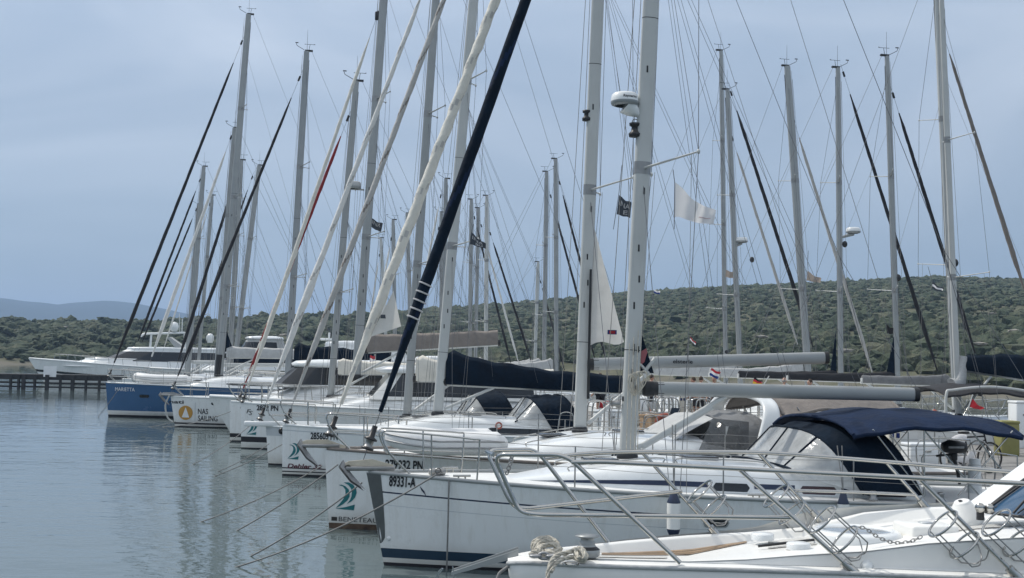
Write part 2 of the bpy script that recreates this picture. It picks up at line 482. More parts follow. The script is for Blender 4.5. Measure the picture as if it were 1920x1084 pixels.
mb = MB()
NA, NR = 120, 46
rows = []
for i in range(NA + 1):
    a = R(-38) + R(76) * i / NA
    sh, rr = interp(a, AZX, SHORE_R), interp(a, AZX, RIDGE_R)
    row = []
    for k in range(NR + 1):
        u = -0.06 + 1.9 * (k / NR) ** 1.25
        r_ = sh + (rr - sh) * u
        row.append((r_ * math.sin(a), r_ * math.cos(a), terrain_z(a, r_)))
    rows.append(row)
mb.grid(rows, 0, True)
fix_normals(mb.build('scrub_hillside', gm, kind='structure'))

# far blue hills
fm = mat('far_hills', (0.030, 0.045, 0.038), 0.95, var=0.25, vscale=0.01, spec=0.1)
mb = MB()
rows = []
FX = [-1400, -700, -300, 0, 60, 110, 190, 240, 300, 340, 420, 600, 1000]
FE = [60, 80, 96, 88, 85, 81, 91, 89, 81, 74, 60, 40, 20]
for i in range(141):
    px = -1400 + 2400 * i / 140
    a = az_of_px(px)
    row = []
    for k, (r_, q) in enumerate(((3000, 0), (3300, 0.42), (3700, 0.8), (4000, 1.0), (4400, 0.86), (5200, 0.3), (5600, 0.0))):
        hmax = (3 + 4000 * interp(px, FX, FE) / FPX)
        z = hmax * q * (1 + (0.10 * mnoise.noise(V((a * 22, k * 0.8, 0))) if 0 < q < 1 else 0.018 * mnoise.noise(V((a * 60, 9, 0))))) - (2 if q == 0 else 0)
        row.append((r_ * math.sin(a), r_ * math.cos(a), z))
    rows.append(row)
mb.grid(rows, 0, True)
fix_normals(mb.build('distant_hills', fm, kind='structure'))

# maquis scrub: thousands of bushes nobody could count
def ico(sub):
    bm = bmesh.new()
    bmesh.ops.create_icosphere(bm, subdivisions=sub, radius=1.0)
    bm.verts.index_update()
    v_ = np.array([v.co[:] for v in bm.verts]); f_ = np.array([[v.index for v in f.verts] for f in bm.faces])
    bm.free()
    return v_, f_
def scrub(count, sub, rmin_u, rmax_u, size, seed, px_range=(-120, 2040), thr=0.62):
    v0, f0 = ico(sub)
    rg = np.random.default_rng(seed)
    allv, allf, nb = [], [], 0
    tries = 0
    while nb < count and tries < count * 6:
        tries += 1
        a = az_of_px(rg.uniform(*px_range))
        sh, rr = interp(a, AZX, SHORE_R), interp(a, AZX, RIDGE_R)
        u = math.sqrt(rg.uniform(rmin_u ** 2, rmax_u ** 2))
        r_ = sh + (rr - sh) * u
        if u < 0.012: continue
        x, y = r_ * math.sin(a), r_ * math.cos(a)
        w = mnoise.noise(V((x * 0.03, y * 0.05, 7.0))) + 0.5 * mnoise.noise(V((x * 0.11, y * 0.14, 2.0)))
        if w > thr * 0.6 and rg.random() < 0.86: continue
        s = size * min(1.15, interp(a, AZX, SHB) / 2.2) * min(2.1, rg.lognormal(-0.08, 0.36)) * (1.25 - 0.25 * min(1, u * 5 + 0.3))
        z = terrain_z(a, r_)
        d = v0 * (1 + rg.normal(0, 0.20, (len(v0), 1)))
        d = d * np.array([s * rg.uniform(0.85, 1.5), s * rg.uniform(0.85, 1.3), s * rg.uniform(0.62, 0.95)])
        d[:, 2] = np.maximum(d[:, 2], -0.35 * s)
        d += np.array([x, y, z + 0.42 * s])
        allv.append(d); allf.append(f0 + nb * len(v0)); nb += 1
    return np.concatenate(allv), np.concatenate(allf)
def np_mesh(name, v_, f_, m, smooth=False):
    me = bpy.data.meshes.new(name)
    me.vertices.add(len(v_)); me.vertices.foreach_set('co', v_.astype(np.float32).ravel())
    me.loops.add(f_.size); me.loops.foreach_set('vertex_index', f_.astype(np.int32).ravel())
    me.polygons.add(len(f_)); me.polygons.foreach_set('loop_start', np.arange(0, f_.size, 3, dtype=np.int32))
    me.polygons.foreach_set('loop_total', np.full(len(f_), 3, dtype=np.int32))
    me.polygons.foreach_set('use_smooth', np.full(len(f_), smooth))
    me.materials.append(m)
    me.update(calc_edges=True)
    o = bpy.data.objects.new(name, me)
    COL.objects.link(o)
    return o
sm, n, l, b = node_mat('maquis_leaves')
b.inputs['Roughness'].default_value = 0.8
b.inputs['Specular IOR Level'].default_value = 0.15
g = n.new('ShaderNodeNewGeometry')
na_ = n.new('ShaderNodeTexNoise'); na_.inputs['Scale'].default_value = 0.14; na_.inputs['Detail'].default_value = 4
nb_ = n.new('ShaderNodeTexNoise'); nb_.inputs['Scale'].default_value = 2.4; nb_.inputs['Detail'].default_value = 6; nb_.inputs['Roughness'].default_value = 0.75
l.new(g.outputs['Position'], na_.inputs['Vector']); l.new(g.outputs['Position'], nb_.inputs['Vector'])
ca = n.new('ShaderNodeValToRGB')
for k, (p_, c_) in enumerate(((0.32, (0.045, 0.063, 0.042, 1)), (0.68, (0.128, 0.135, 0.092, 1)))):
    ca.color_ramp.elements[k].position, ca.color_ramp.elements[k].color = p_, c_
e_ = ca.color_ramp.elements.new(0.5); e_.color = (0.080, 0.100, 0.063, 1)
l.new(na_.outputs[0], ca.inputs[0])
cb = n.new('ShaderNodeValToRGB')
cb.color_ramp.elements[0].position, cb.color_ramp.elements[0].color = 0.35, (0.62, 0.62, 0.62, 1)
cb.color_ramp.elements[1].position, cb.color_ramp.elements[1].color = 0.65, (1.35, 1.35, 1.3, 1)
l.new(nb_.outputs[0], cb.inputs[0])
mu = n.new('ShaderNodeMixRGB'); mu.blend_type = 'MULTIPLY'; mu.inputs[0].default_value = 1.0
l.new(ca.outputs[0], mu.inputs[1]); l.new(cb.outputs[0], mu.inputs[2]); l.new(mu.outputs[0], b.inputs['Base Color'])
bp = n.new('ShaderNodeBump'); bp.inputs['Strength'].default_value = 1.0; bp.inputs['Distance'].default_value = 0.5
l.new(nb_.outputs[0], bp.inputs['Height']); l.new(bp.outputs[0], b.inputs['Normal'])
va, fa = scrub(24000, 1, 0.03, 1.06, 1.02, 5)
ve, fe_ = scrub(900, 1, 0.012, 0.10, 0.9, 21, px_range=(-120, 900), thr=2.0)
vb, fb_ = scrub(1900, 2, 0.0, 0.30, 1.2, 6, px_range=(700, 2040), thr=0.9)
def grove(count, seed, px_range):
    v0, f0 = ico(1)
    rg = np.random.default_rng(seed)
    allv, allf, nb = [], [], 0
    for _ in range(count):
        a = az_of_px(rg.uniform(*px_range))
        sh, rr = interp(a, AZX, SHORE_R), interp(a, AZX, RIDGE_R)
        u = math.sqrt(rg.uniform(0.004, 1.05))
        r_ = sh + (rr - sh) * u
        x, y = r_ * math.sin(a), r_ * math.cos(a)
        z = terrain_z(a, r_)
        H_ = rg.uniform(1.8, 4.4) * (1 if rg.random() < 0.8 else 1.25) * (0.55 if px_range[0] > 500 else 1)
        W_ = H_ * rg.uniform(0.55, 0.95)
        for k in range(int(10 + H_ * 3)):
            d = rg.normal(0, 1, 3); d /= np.linalg.norm(d); d[2] = abs(d[2]) * 0.95 - 0.15
            q = rg.uniform(0.55, 1.0)
            c = np.array([x + d[0] * W_ * q, y + d[1] * W_ * q, z + H_ * (0.42 + 0.5 * d[2] * q)])
            s = H_ * rg.uniform(0.12, 0.24)
            b_ = v0 * (1 + rg.normal(0, 0.24, (len(v0), 1))) * np.array([s * rg.uniform(1, 1.5), s * rg.uniform(1, 1.4), s * rg.uniform(0.7, 1.0)]) + c
            allv.append(b_); allf.append(f0 + nb * len(v0)); nb += 1
    return np.concatenate(allv), np.concatenate(allf)
vc, fc_ = grove(520, 9, (-120, 720))
vd, fd_ = grove(160, 10, (650, 2040))
vc, fc_ = np.concatenate([vc, vd]), np.concatenate([fc_, fd_ + len(vc)])
np_mesh('maquis_scrub', np.concatenate([va, vb, vc, ve]), np.concatenate([fa, fb_ + len(va), fc_ + len(va) + len(vb), fe_ + len(va) + len(vb) + len(vc)]), sm)['kind'] = 'stuff'

# pale limestone outcrops on the hillside
mb = MB()
rocks = [(492, 641, 300), (537, 632, 310), (123, 618, 330), (1583, 663, 190), (1838, 652, 200), (1430, 637, 230), (1862, 600, 300), (100, 640, 300), (1905, 632, 260)]
v0, f0 = ico(1)
for (px, py, r_) in rocks:
    a = az_of_px(px)
    best = min(np.linspace(interp(a, AZX, SHORE_R) + 4, interp(a, AZX, RIDGE_R), 60), key=lambda q: abs(CAM_H + (675 + 0.02 * (px - 960) - py) * q / FPX - terrain_z(a, q) - 2.2))
    c = V((best * math.sin(a), best * math.cos(a), terrain_z(a, best) + 2.6))
    s = random.uniform(0.5, 1.0)
    mb.add([c + V((p[0] * s * 2.0, p[1] * s, p[2] * s * 0.5)) * random.uniform(0.8, 1.2) for p in v0], [tuple(q) for q in f0], 0, False)
mb.build('limestone_outcrop', mat('limestone', (0.24, 0.225, 0.195), 0.9, var=0.25, vscale=1), kind='structure')

# water
wm, n, l, b = node_mat('harbour_water')
b.inputs['Base Color'].default_value = (0.092, 0.124, 0.128, 1)
b.inputs['Roughness'].default_value = 0.025
b.inputs['IOR'].default_value = 1.45
g = n.new('ShaderNodeNewGeometry')
def wnoise(scale, stretch, det, rough=0.5):
    mp_ = n.new('ShaderNodeMapping'); mp_.inputs['Scale'].default_value = stretch
    mp_.inputs['Rotation'].default_value = (0, 0, R(14))
    l.new(g.outputs['Position'], mp_.inputs[0])
    q = n.new('ShaderNodeTexNoise'); q.inputs['Scale'].default_value = scale; q.inputs['Detail'].default_value = det; q.inputs['Roughness'].default_value = rough
    l.new(mp_.outputs[0], q.inputs['Vector'])
    return q
w1, w2, w3 = wnoise(2.6, (1, 1.5, 1), 3), wnoise(0.5, (1, 2.0, 1), 2), wnoise(0.05, (1, 2.5, 1), 2)
bp1 = n.new('ShaderNodeBump'); bp1.inputs['Distance'].default_value = 0.05
bp2 = n.new('ShaderNodeBump'); bp2.inputs['Strength'].default_value = 0.16; bp2.inputs['Distance'].default_value = 0.16
mrw = n.new('ShaderNodeMapRange'); mrw.inputs['From Min'].default_value, mrw.inputs['From Max'].default_value = 0.38, 0.62
mrw.inputs['To Min'].default_value, mrw.inputs['To Max'].default_value = 0.04, 0.24
l.new(w3.outputs[0], mrw.inputs[0]); l.new(mrw.outputs[0], bp1.inputs['Strength'])
l.new(w1.outputs[0], bp1.inputs['Height']); l.new(w2.outputs[0], bp2.inputs['Height'])
l.new(bp2.outputs[0], bp1.inputs['Normal']); l.new(bp1.outputs[0], b.inputs['Normal'])
mb = MB()
mb.add([(-4500, -80, 0), (4500, -80, 0), (4500, 5900, 0), (-4500, 5900, 0)], [(0, 1, 2, 3)])
mb.build('harbour_water', wm, kind='structure')

# haze
hz = bpy.data.materials.new('haze_air')
hz.use_nodes = True
hn = hz.node_tree.nodes
hn.clear()
ho = hn.new('ShaderNodeOutputMaterial')
pv = hn.new('ShaderNodeVolumePrincipled')
pv.inputs['Color'].default_value = (0.48, 0.68, 1.0, 1)
pv.inputs['Density'].default_value = 0.00024
pv.inputs['Anisotropy'].default_value = 0.2
hz.node_tree.links.new(pv.outputs[0], ho.inputs['Volume'])
mb = MB()
mb.box((0, 2900, 114), (9400, 6200, 236))
mb.build('haze', hz, kind='stuff')

# wave-breaker pier, far left
pier = empty('breakwater_pier', (0, 0, 0))
tag(pier, 'dark low pier with open slatted side standing in the water beyond the blue hull', 'pier')
Yp = 93.0
def pp(px, py): return P(px, py, Yp)
dk = MB()
a0, a1 = pp(-160, 699), pp(212, 704)
dk.slab([a0, a1, a1 + V((0, 2.6, 0)), a0 + V((0, 2.6, 0))], (0, 0, -0.38))
dk.build('deck', 'wood', pier)
for k, yy in enumerate((710, 717.5, 725)):
    q0, q1 = pp(-160, yy - 4), pp(200, yy + 3)
    m_ = MB(); m_.box((q0 + q1) / 2 + V((0, 0.1, 0)), ((q1 - q0).length, 0.12, 0.13), rot=Matrix.Rotation(-math.atan2((q1 - q0).z, 1) * 0, 3, 'Y'))
    m_.build('rail_plank', 'wood', pier)
for px in (-120, -70, -30, -5, 22, 37, 46, 67, 90, 115, 138, 163, 188):
    q = pp(px, 700)
    m_ = MB(); m_.box((q.x, q.y - 0.12, 0.25), (0.26 if px in (46, 90, 138) else 0.16, 0.2, 1.9))
    m_.build('post', 'wood', pier)
m_ = MB(); q = pp(94, 692)
m_.box((q.x, q.y, q.z - 0.2), (1.0, 0.06, 0.85)); so = m_.build('notice_board', 'white', None)
tag(so, 'small pale notice board standing on the dark breakwater pier', 'notice board')

# the concrete quay that the sterns lie to
DD = V((-0.28, 0.96, 0)).normalized()
DN = V((DD.y, -DD.x, 0))
D0 = V((9.5, 20.5, 0))
DZ, DW = 0.85, 7.6
quay = empty('quay', D0)
quay['kind'] = 'structure'
for k in range(26):
    w0 = 0.0; w1 = DW + (4.6 if k < 7 else 0)
    m_ = MB()
    p0 = DD * (k * 2.5 - 3); p1 = DD * (k * 2.5 - 3 + 2.47)
    m_.slab([p0 + DN * w0 + V((0, 0, DZ - 0.45)), p0 + DN * w1 + V((0, 0, DZ - 0.45)), p1 + DN * w1 + V((0, 0, DZ - 0.45)), p1 + DN * w0 + V((0, 0, DZ - 0.45))], (0, 0, 0.45 + 0.008 * (k % 3)))
    fix_normals(m_.build('deck_slab', 'concrete', quay))
m_ = MB()
for k in range(14):
    for w_ in (0.6, DW - 0.6):
        q = DD * (k * 4.7) + DN * w_
        m_.lathe([(0.28, -1), (0.28, DZ - 0.46)], (q.x, q.y, 0), 10)
m_.build('pile', 'concrete', quay)
# ------------------------------------------------------------------ boats: shared pieces
class Hull:
    """x aft from the bow, y<0 is the near side when the bow points left, z up from the water"""
    def __init__(s, L, B, fb, fs, rake=0.15, p=2.2, pw=1.55, tm=0.56, st=0.86, wl=0.84, draft=0.5):
        s.L, s.B, s.fb, s.fs, s.rake, s.p, s.pw, s.tm, s.st, s.wlk, s.draft = L, B, fb, fs, rake, p, pw, tm, st, wl, draft
    def sheer(s, t): return s.fs + (s.fb - s.fs) * (1 - t) ** 1.35
    def F(s, t, p):
        if t < s.tm: return 1 - (1 - t / s.tm) ** p
        return 1 - (1 - s.st) * ((t - s.tm) / (1 - s.tm)) ** 2
    def bd(s, t): return max(0.02, s.B / 2 * s.F(t, s.p))
    def w(s, t, z):
        zs = s.sheer(t)
        bd, bw = s.bd(t), max(0.012, s.B / 2 * s.wlk * s.F(t, s.pw))
        if z >= 0: return bw + (bd - bw) * (max(0, z) / zs) ** 0.75
        return max(0.01, bw * (1 - 0.75 * (z / -s.draft) ** 2))
    def x(s, t, z):
        u = z / s.fb
        return t * s.L + s.rake * (1 - u) * (1 - t) ** 4 - s.rake
    def t_of(s, x, z):
        t = x / s.L
        for _ in range(8): t = max(0, (x + s.rake - s.rake * (1 - z / s.fb) * (1 - max(0, min(1, t))) ** 4) / s.L)
        return min(1, t)
    def side(s, x, z, off=0.007):
        t = s.t_of(x, z)
        return V((x, -s.w(t, z) - off, z))
    def edge(s, x, side=-1, inset=0.0):
        t = max(0, min(1, (x + s.rake) / s.L))
        return V((x, side * max(0.0, s.bd(t) - inset), s.sheer(t)))
    def zdeck(s, x): return s.sheer(max(0, min(1, (x + s.rake) / s.L))) - 0.01

def rows_for(h, bands):
    """bands from the bottom up: (kind, value, material of the band ABOVE this line)"""
    def zf(kind, val): return (lambda t: val) if kind == 'w' else ((lambda t: h.sheer(t) + val))
    rows = [(zf(k, v_), m_) for k, v_, m_ in bands]
    out = []
    for i, (f, m_) in enumerate(rows):
        out.append((f, m_))
        if i + 1 < len(rows) and bands[i][0] == 'w' and bands[i + 1][0] == 's':
            g_ = rows[i + 1][0]
            for k in (1, 2, 3):
                out.append(((lambda t, k=k, f=f, g_=g_: f(t) + (g_(t) - f(t)) * k / 4), m_))
    return out

def make_hull(h, bands, mats, root, NT=30):
    rows = rows_for(h, bands)
    ts = [(i / NT) ** 1.5 for i in range(NT + 1)]
    mb = MB()
    for side in (-1, 1):
        grid = [[(h.x(t, f(t)), side * h.w(t, f(t)), f(t)) for f, _ in rows] for t in ts]
        mb.grid(grid, 0, True, fmat=lambda i, j: rows[j][1])
    n = len(rows)
    mb.add([(h.x(0, f(0)), sd * h.w(0, f(0)), f(0)) for f, _ in rows for sd in (-1, 1)], [(2 * i, 2 * i + 1, 2 * i + 3, 2 * i + 2) for i in range(n - 1)], [rows[i][1] for i in range(n - 1)], True)
    mb.add([(h.x(1, f(1)), sd * h.w(1, f(1)), f(1)) for f, _ in rows for sd in (-1, 1)], [(2 * i, 2 * i + 1, 2 * i + 3, 2 * i + 2) for i in range(n - 1)], [rows[i][1] for i in range(n - 1)], False)
    o = mb.build('hull', mats, root)
    fix_normals(o)
    return o

def make_deck(h, root, m='deck', rail='gel', railr=0.03, NT=24):
    ts = [0.004 + 0.996 * (i / NT) ** 1.3 for i in range(NT + 1)]
    mb = MB()
    mb.grid([[(h.x(t, h.sheer(t)), (h.bd(t) - 0.012) * k, h.sheer(t) - 0.012 + 0.05 * (1 - k * k) * min(1, h.bd(t))) for k in (-1, -0.6, -0.2, 0.2, 0.6, 1)] for t in ts], 0, True)
    mb.build('deck', m, root)
    mb = MB()
    for sd in (-1, 1):
        mb.tube([(h.x(t, h.sheer(t)), sd * (h.bd(t) - 0.004), h.sheer(t) + railr * 0.35) for t in ts], railr, 6)
    mb.build('toe_rail', rail, root)

class Roof:
    """coachroof: x range, half width, height"""
    def __init__(s, h, xa, xb, hw, ht, front=1.8, k=1.0):
        s.h, s.xa, s.xb, s.hw, s.ht, s.front = h, xa, xb, hw, ht, front
    def W(s, x):
        t = (x + s.h.rake) / s.h.L
        return min(s.hw, max(0.12, s.h.bd(t) - 0.42)) * min(1, 0.35 + 0.65 * math.sqrt(max(0, (x - s.xa)) / s.front + 0.0001))
    def H(s, x): return s.ht * sstep(0.06 + 0.94 * (x - s.xa) / s.front) ** 0.8
    def pt(s, x, v, side=-1, off=0.0):
        W, H, zd = s.W(x), s.H(x), s.h.zdeck(x) + 0.015
        prof = [(1.0, -0.05), (0.965, 0.45), (0.90, 0.80), (0.80, 0.955), (0.45, 1.06), (0, 1.09)]
        v = max(0, min(1, v)) * 5
        i = min(4, int(v)); f = v - i
        y = lerp(prof[i][0], prof[i + 1][0], f) * W
        return V((x, side * (y + off), zd + lerp(prof[i][1], prof[i + 1][1], f) * H))
    def top(s, x): return s.h.zdeck(x) + 0.015 + 1.09 * s.H(x)
    def build(s, root, m='gel', name='coachroof'):
        xs = [s.xa + (s.xb - s.xa) * (i / 22) ** 1.25 for i in range(23)]
        mb = MB()
        vs_ = [0, .1, .2, .3, .4, .5, .6, .7, .8, .9, 1]
        rows = [[s.pt(x, v) for v in vs_] + [s.pt(x, v, 1) for v in vs_[-2::-1]] for x in xs]
        mb.grid(rows, 0, True)
        mb.add(rows[0], [tuple(range(len(rows[0])))], 0, False)
        mb.add(rows[-1], [tuple(range(len(rows[-1])))], 0, False)
        return fix_normals(mb.build(name, m, root))

def patch(fn, u0, u1, v0, v1, rnd=0.35, n=6, slant=0.0):
    """rounded panel on a surface fn(u,v)"""
    mb = MB()
    pts = []
    ru, rv = (v1 - v0) * rnd * 1.0, (v1 - v0) * rnd
    ru = min(ru * abs(u1 - u0) / max(abs(u1 - u0), 1e-6), abs(u1 - u0) * 0.45)
    for cu, cv, a0 in ((u1 - ru, v1 - rv, 0), (u0 + ru, v1 - rv, 90), (u0 + ru, v0 + rv, 180), (u1 - ru, v0 + rv, 270)):
        for k in range(n + 1):
            a = R(a0 + 90 * k / n)
            pts.append((cu + ru * math.cos(a), cv + rv * math.sin(a)))
    N = 14
    rows = []
    for i in range(N + 1):
        u = u0 + (u1 - u0) * i / N
        # top and bottom of the rounded outline at this u
        def edge_v(sign):
            d = max(0, (u0 + ru) - u, u - (u1 - ru))
            q = rv * (1 - math.sqrt(max(0, 1 - (d / max(ru, 1e-6)) ** 2)))
            return (v1 - q) if sign > 0 else (v0 + q)
        a, b_ = edge_v(-1), edge_v(1)
        rows.append([fn(u + slant * (lerp(a, b_, k / 4) - v0), lerp(a, b_, k / 4)) for k in range(5)])
    mb.grid(rows, 0, True)
    return mb

def furled(root, a, b, r0, r1, mats, twist=9, uv=None, name='furled_sail', bulge=None, fold=0.13, n=16):
    """a sail rolled round its stay from a (low) to b (high)"""
    a, b = V(a), V(b)
    N = 110
    pts, rr = [], []
    d = (b - a)
    side = d.cross(V((0, 1, 0))).normalized()
    ph = random.random() * 9
    for i in range(N + 1):
        t = i / N
        pts.append(a + d * t + side * (0.0015 * math.sin(t * 21 + ph)))
        r_ = lerp(r0, r1, t ** 0.85) * (0.35 + 0.65 * sstep(t / 0.16)) * (1 if t < 0.93 else lerp(1, 0.35, (t - 0.93) / 0.07))
        if bulge: r_ *= 1 + bulge[1] * math.exp(-((t - bulge[0]) / 0.05) ** 2)
        rr.append(r_ * (1 + 0.012 * math.sin(t * 47 + ph) + 0.02 * math.sin(t * 19 + ph)))
    mb = MB()
    def prof(an, t):
        u_ = (an / (2 * math.pi) - t * twist) % 1.0
        q = 1 - fold * 0.5 + fold * u_ + fold * 0.25 * math.cos(2 * an - t * twist * 4.2 * math.pi)
        return q * math.cos(an), q * math.sin(an)
    def fm(i, j):
        if uv is None: return 0
        q = ((j / n) - (i / N) * twist) % 1.0
        return 1 if q < uv[0] and uv[1] <= i / N <= uv[2] else 0
    mb.tube(pts, rr, n, 0, prof=prof, fmat=fm)
    return mb.build(name, mats, root)

def sprayhood(root, x0, x1, hw, z0, ht, can, win, name='sprayhood', lean=0.55, zb=None, side_win=True):
    """arched folding hood, front window panels clear"""
    zb = z0 if zb is None else zb
    def arch(xb, xt, h, w, k=16, base=None):
        out = []
        for i in range(k + 1):
            a = math.pi * i / k
            c, s_ = math.cos(a), math.sin(a)
            y = -w * (abs(c) ** 0.62) * (1 if c > 0 else -1)
            hh = abs(s_) ** 0.55
            out.append(V((lerp(xb, xt, hh), y, (base if base is not None else zb) + h * hh)))
        return out
    Ld = x1 - x0
    B_ = lambda q: lerp(x0, x1, q)
    A = [arch(x0, B_(0.06), 0.04, hw * 0.88, base=z0), arch(B_(lean), B_(lean * 0.48), ht * 0.90, hw * 0.97),
         arch(B_(lean + 0.13), B_(lean * 0.48 + 0.16), ht * 0.98, hw), arch(B_(0.9), B_(0.60), ht, hw), arch(x1, B_(0.74), ht * 0.985, hw)]
    rows = []
    for i in range(len(A) - 1):
        for k in range(4):
            t = k / 4
            rows.append([p.lerp(q, t) + V((0, 0, -0.025 * math.sin(math.pi * t) if i >= 1 else 0.0)) for p, q in zip(A[i], A[i + 1])])
    rows.append(A[-1])
    nr = len(rows)
    clear = lambda i, j: i < 4
    can_mb, win_mb, bar = MB(), MB(), MB()
    for i in range(nr - 1):
        for j in range(16):
            q = [rows[i][j], rows[i][j + 1], rows[i + 1][j + 1], rows[i + 1][j]]
            (win_mb if clear(i, j) else can_mb).add(q, [(0, 1, 2, 3)], 0, True)
    for rr_ in (rows[0], A[1]):
        can_mb.tube(rr_, 0.022, 6)
    can_mb.tube(A[-1], 0.022, 6)
    for j in (5, 8, 11):
        can_mb.tube([rows[i][j] + V((0, 0, 0.004)) for i in range(5)], 0.018, 5)
    o = can_mb.build(name, can, root)
    bm = bmesh.new(); bm.from_mesh(o.data); bmesh.ops.remove_doubles(bm, verts=bm.verts, dist=0.0005); bm.to_mesh(o.data); bm.free()
    w_ = win_mb.build('window', win, o)
    bm = bmesh.new(); bm.from_mesh(w_.data); bmesh.ops.remove_doubles(bm, verts=bm.verts, dist=0.0005); bm.to_mesh(w_.data); bm.free()
    return o

def bimini(root, x0, x1, hw, z, m, zbase, legs=True, camber=0.22, droop=0.18, name='bimini'):
    mb = MB()
    xs = [lerp(x0, x1, i / 14) for i in range(15)]
    rows = []
    for i, x in enumerate(xs):
        t = i / 14
        arch = 0.16 * math.sin(math.pi * min(1, max(0, t))) ** 0.7 + 0.02 * math.cos(t * 6 * math.pi)
        row = []
        for k in range(13):
            s_ = -1 + 2 * k / 12
            row.append((x, hw * s_, z + arch + camber * (1 - s_ * s_) - droop * (abs(s_) ** 6)))
        rows.append(row)
    low = [[(p[0], p[1], p[2] - 0.035) for p in r_] for r_ in rows]
    mb.grid(rows, 0, True)
    mb.grid(low, 0, True)
    for sd in (0, 12):
        mb.tube([V(r_[sd]) + V((0, 0, -0.03)) for r_ in rows], 0.035, 6)
    mb.tube(rows[0], 0.03, 6); mb.tube(rows[-1], 0.03, 6)
    o = mb.build(name, m, root)
    if legs:
        for sd in (-1, 1):
            for xa, xb in ((0.12, 0.42), (0.42, 0.42), (0.42, 0.75), (0.95, 0.62), (0.7, 1.0)):
                t_ = MB()
                t_.tube([(lerp(x0, x1, xb), sd * hw * 0.97, zbase), (lerp(x0, x1, xa), sd * hw * 0.97, z + 0.0)], 0.0135, 7)
                t_.build('frame_tube', 'steel', o)
    return o

def wheel(root, c, r=0.42, spokes=6, axis=(1, 0, 0)):
    mb = MB()
    mb.torus(c, r, 0.014, axis, 24, 6)
    c = V(c)
    for k in range(spokes):
        a = 2 * math.pi * k / spokes
        mb.tube([c, c + V((0, r * math.cos(a), r * math.sin(a)))], 0.007, 5)
    mb.ell(c, (0.05, 0.05, 0.05), 8, 6)
    return mb.build('steering_wheel', 'steeld', root)

def anchor_mesh(root, tip, ang=0.0, sc=1.0, m='galv', fl='galv'):
    """plough anchor lying in its roller: shank aft, fluke hanging ahead"""
    tip = V(tip)
    Ry = Matrix.Rotation(ang, 3, 'Y')
    g_ = lambda x, y, z: tip + Ry @ (V((x, y, z)) * sc)
    mb = MB()
    mb.slab([g_(0.05, -0.014, -0.03), g_(0.75, -0.014, 0.05), g_(0.78, -0.014, 0.11), g_(0.42, -0.014, 0.17), g_(0.05, -0.014, 0.10), g_(-0.06, -0.014, 0.03)], Ry @ V((0, 0.028 * sc, 0)), 0)
    o = mb.build('anchor', m, root)
    f_ = MB()
    L0 = [g_(-0.06, 0, 0.09), g_(-0.10, -0.12, -0.02), g_(0.10, -0.15, -0.22), g_(0.36, 0.0, -0.36), g_(0.10, 0.15, -0.22), g_(-0.10, 0.12, -0.02), g_(0.08, 0, -0.10)]
    f_.add(L0, [(0, 1, 6), (1, 2, 6), (2, 3, 6), (3, 4, 6), (4, 5, 6), (5, 0, 6)], 0, False)
    L1 = [p + V((0.02, 0, 0.02)) for p in L0]
    f_.add(L1, [(6, 1, 0), (6, 2, 1), (6, 3, 2), (6, 4, 3), (6, 5, 4), (6, 0, 5)], 0, False)
    f_.build('fluke', fl, o)
    return o

def hullpix(d, px, py):
    """point of the near side of the hull seen at a pixel"""
    h, bt = d['h'], d['bt']
    yl = -0.3
    for _ in range(12):
        q = bt.cp(px, py, yl)
        yl = -h.w(h.t_of(q.x, q.z), q.z)
    return q

class Boat:
    """places a boat by its bow on the water or by its mast, and measures points on its centre plane"""
    def __init__(s, yaw, flip, O):
        s.a = R(180 + yaw) if flip else R(yaw)
        s.flip = flip
        s.ex = V((math.cos(s.a), math.sin(s.a), 0)); s.ey = V((-math.sin(s.a), math.cos(s.a), 0))
        s.O = V(O)
    def cp(s, px, py, yl=0.0):
        d = ray(px, py)
        o = s.O + s.ey * yl
        k = (o - CAMP).dot(s.ey) / d.dot(s.ey)
        p = CAMP + d * k
        return V(((p - s.O).dot(s.ex), yl, p.z))
    def loc(s, p):
        p = V(p) - s.O
        return V((p.dot(s.ex), p.dot(s.ey), p.z))
    def world(s, p):
        return s.O + s.ex * p[0] + s.ey * p[1] + V((0, 0, p[2]))

def masthead(root, top, s_=1.0, ant=True, aft=1):
    mb = MB()
    t = V(top)
    mb.box(t + V((0.10 * aft, 0, 0.02)), (0.34, 0.10, 0.07))
    mb.tube([t + V((-0.1, 0, 0.05)), t + V((-0.42, 0, 0.22)), t + V((-0.46, 0, 0.32))], 0.012, 5)
    mb.box(t + V((-0.43, 0, 0.35)), (0.13, 0.03, 0.035))
    mb.tube([t + V((0.1, 0, 0.05)), t + V((0.14, 0, 0.30))], 0.010, 5)
    mb.slab([t + V((-0.10, 0, 0.30)), t + V((0.36, 0, 0.30)), t + V((0.36, 0, 0.34)), t + V((0.30, 0, 0.315)), t + V((-0.10, 0, 0.315))], (0, 0.01, 0))
    mb.build('wind_instruments', 'plastic', root)
    if ant:
        m_ = MB(); m_.tube([t + V((0.02, 0, 0.04)), t + V((0.02, 0, 0.95))], [0.009, 0.005], 5)
        m_.build('antenna', 'wire', root)

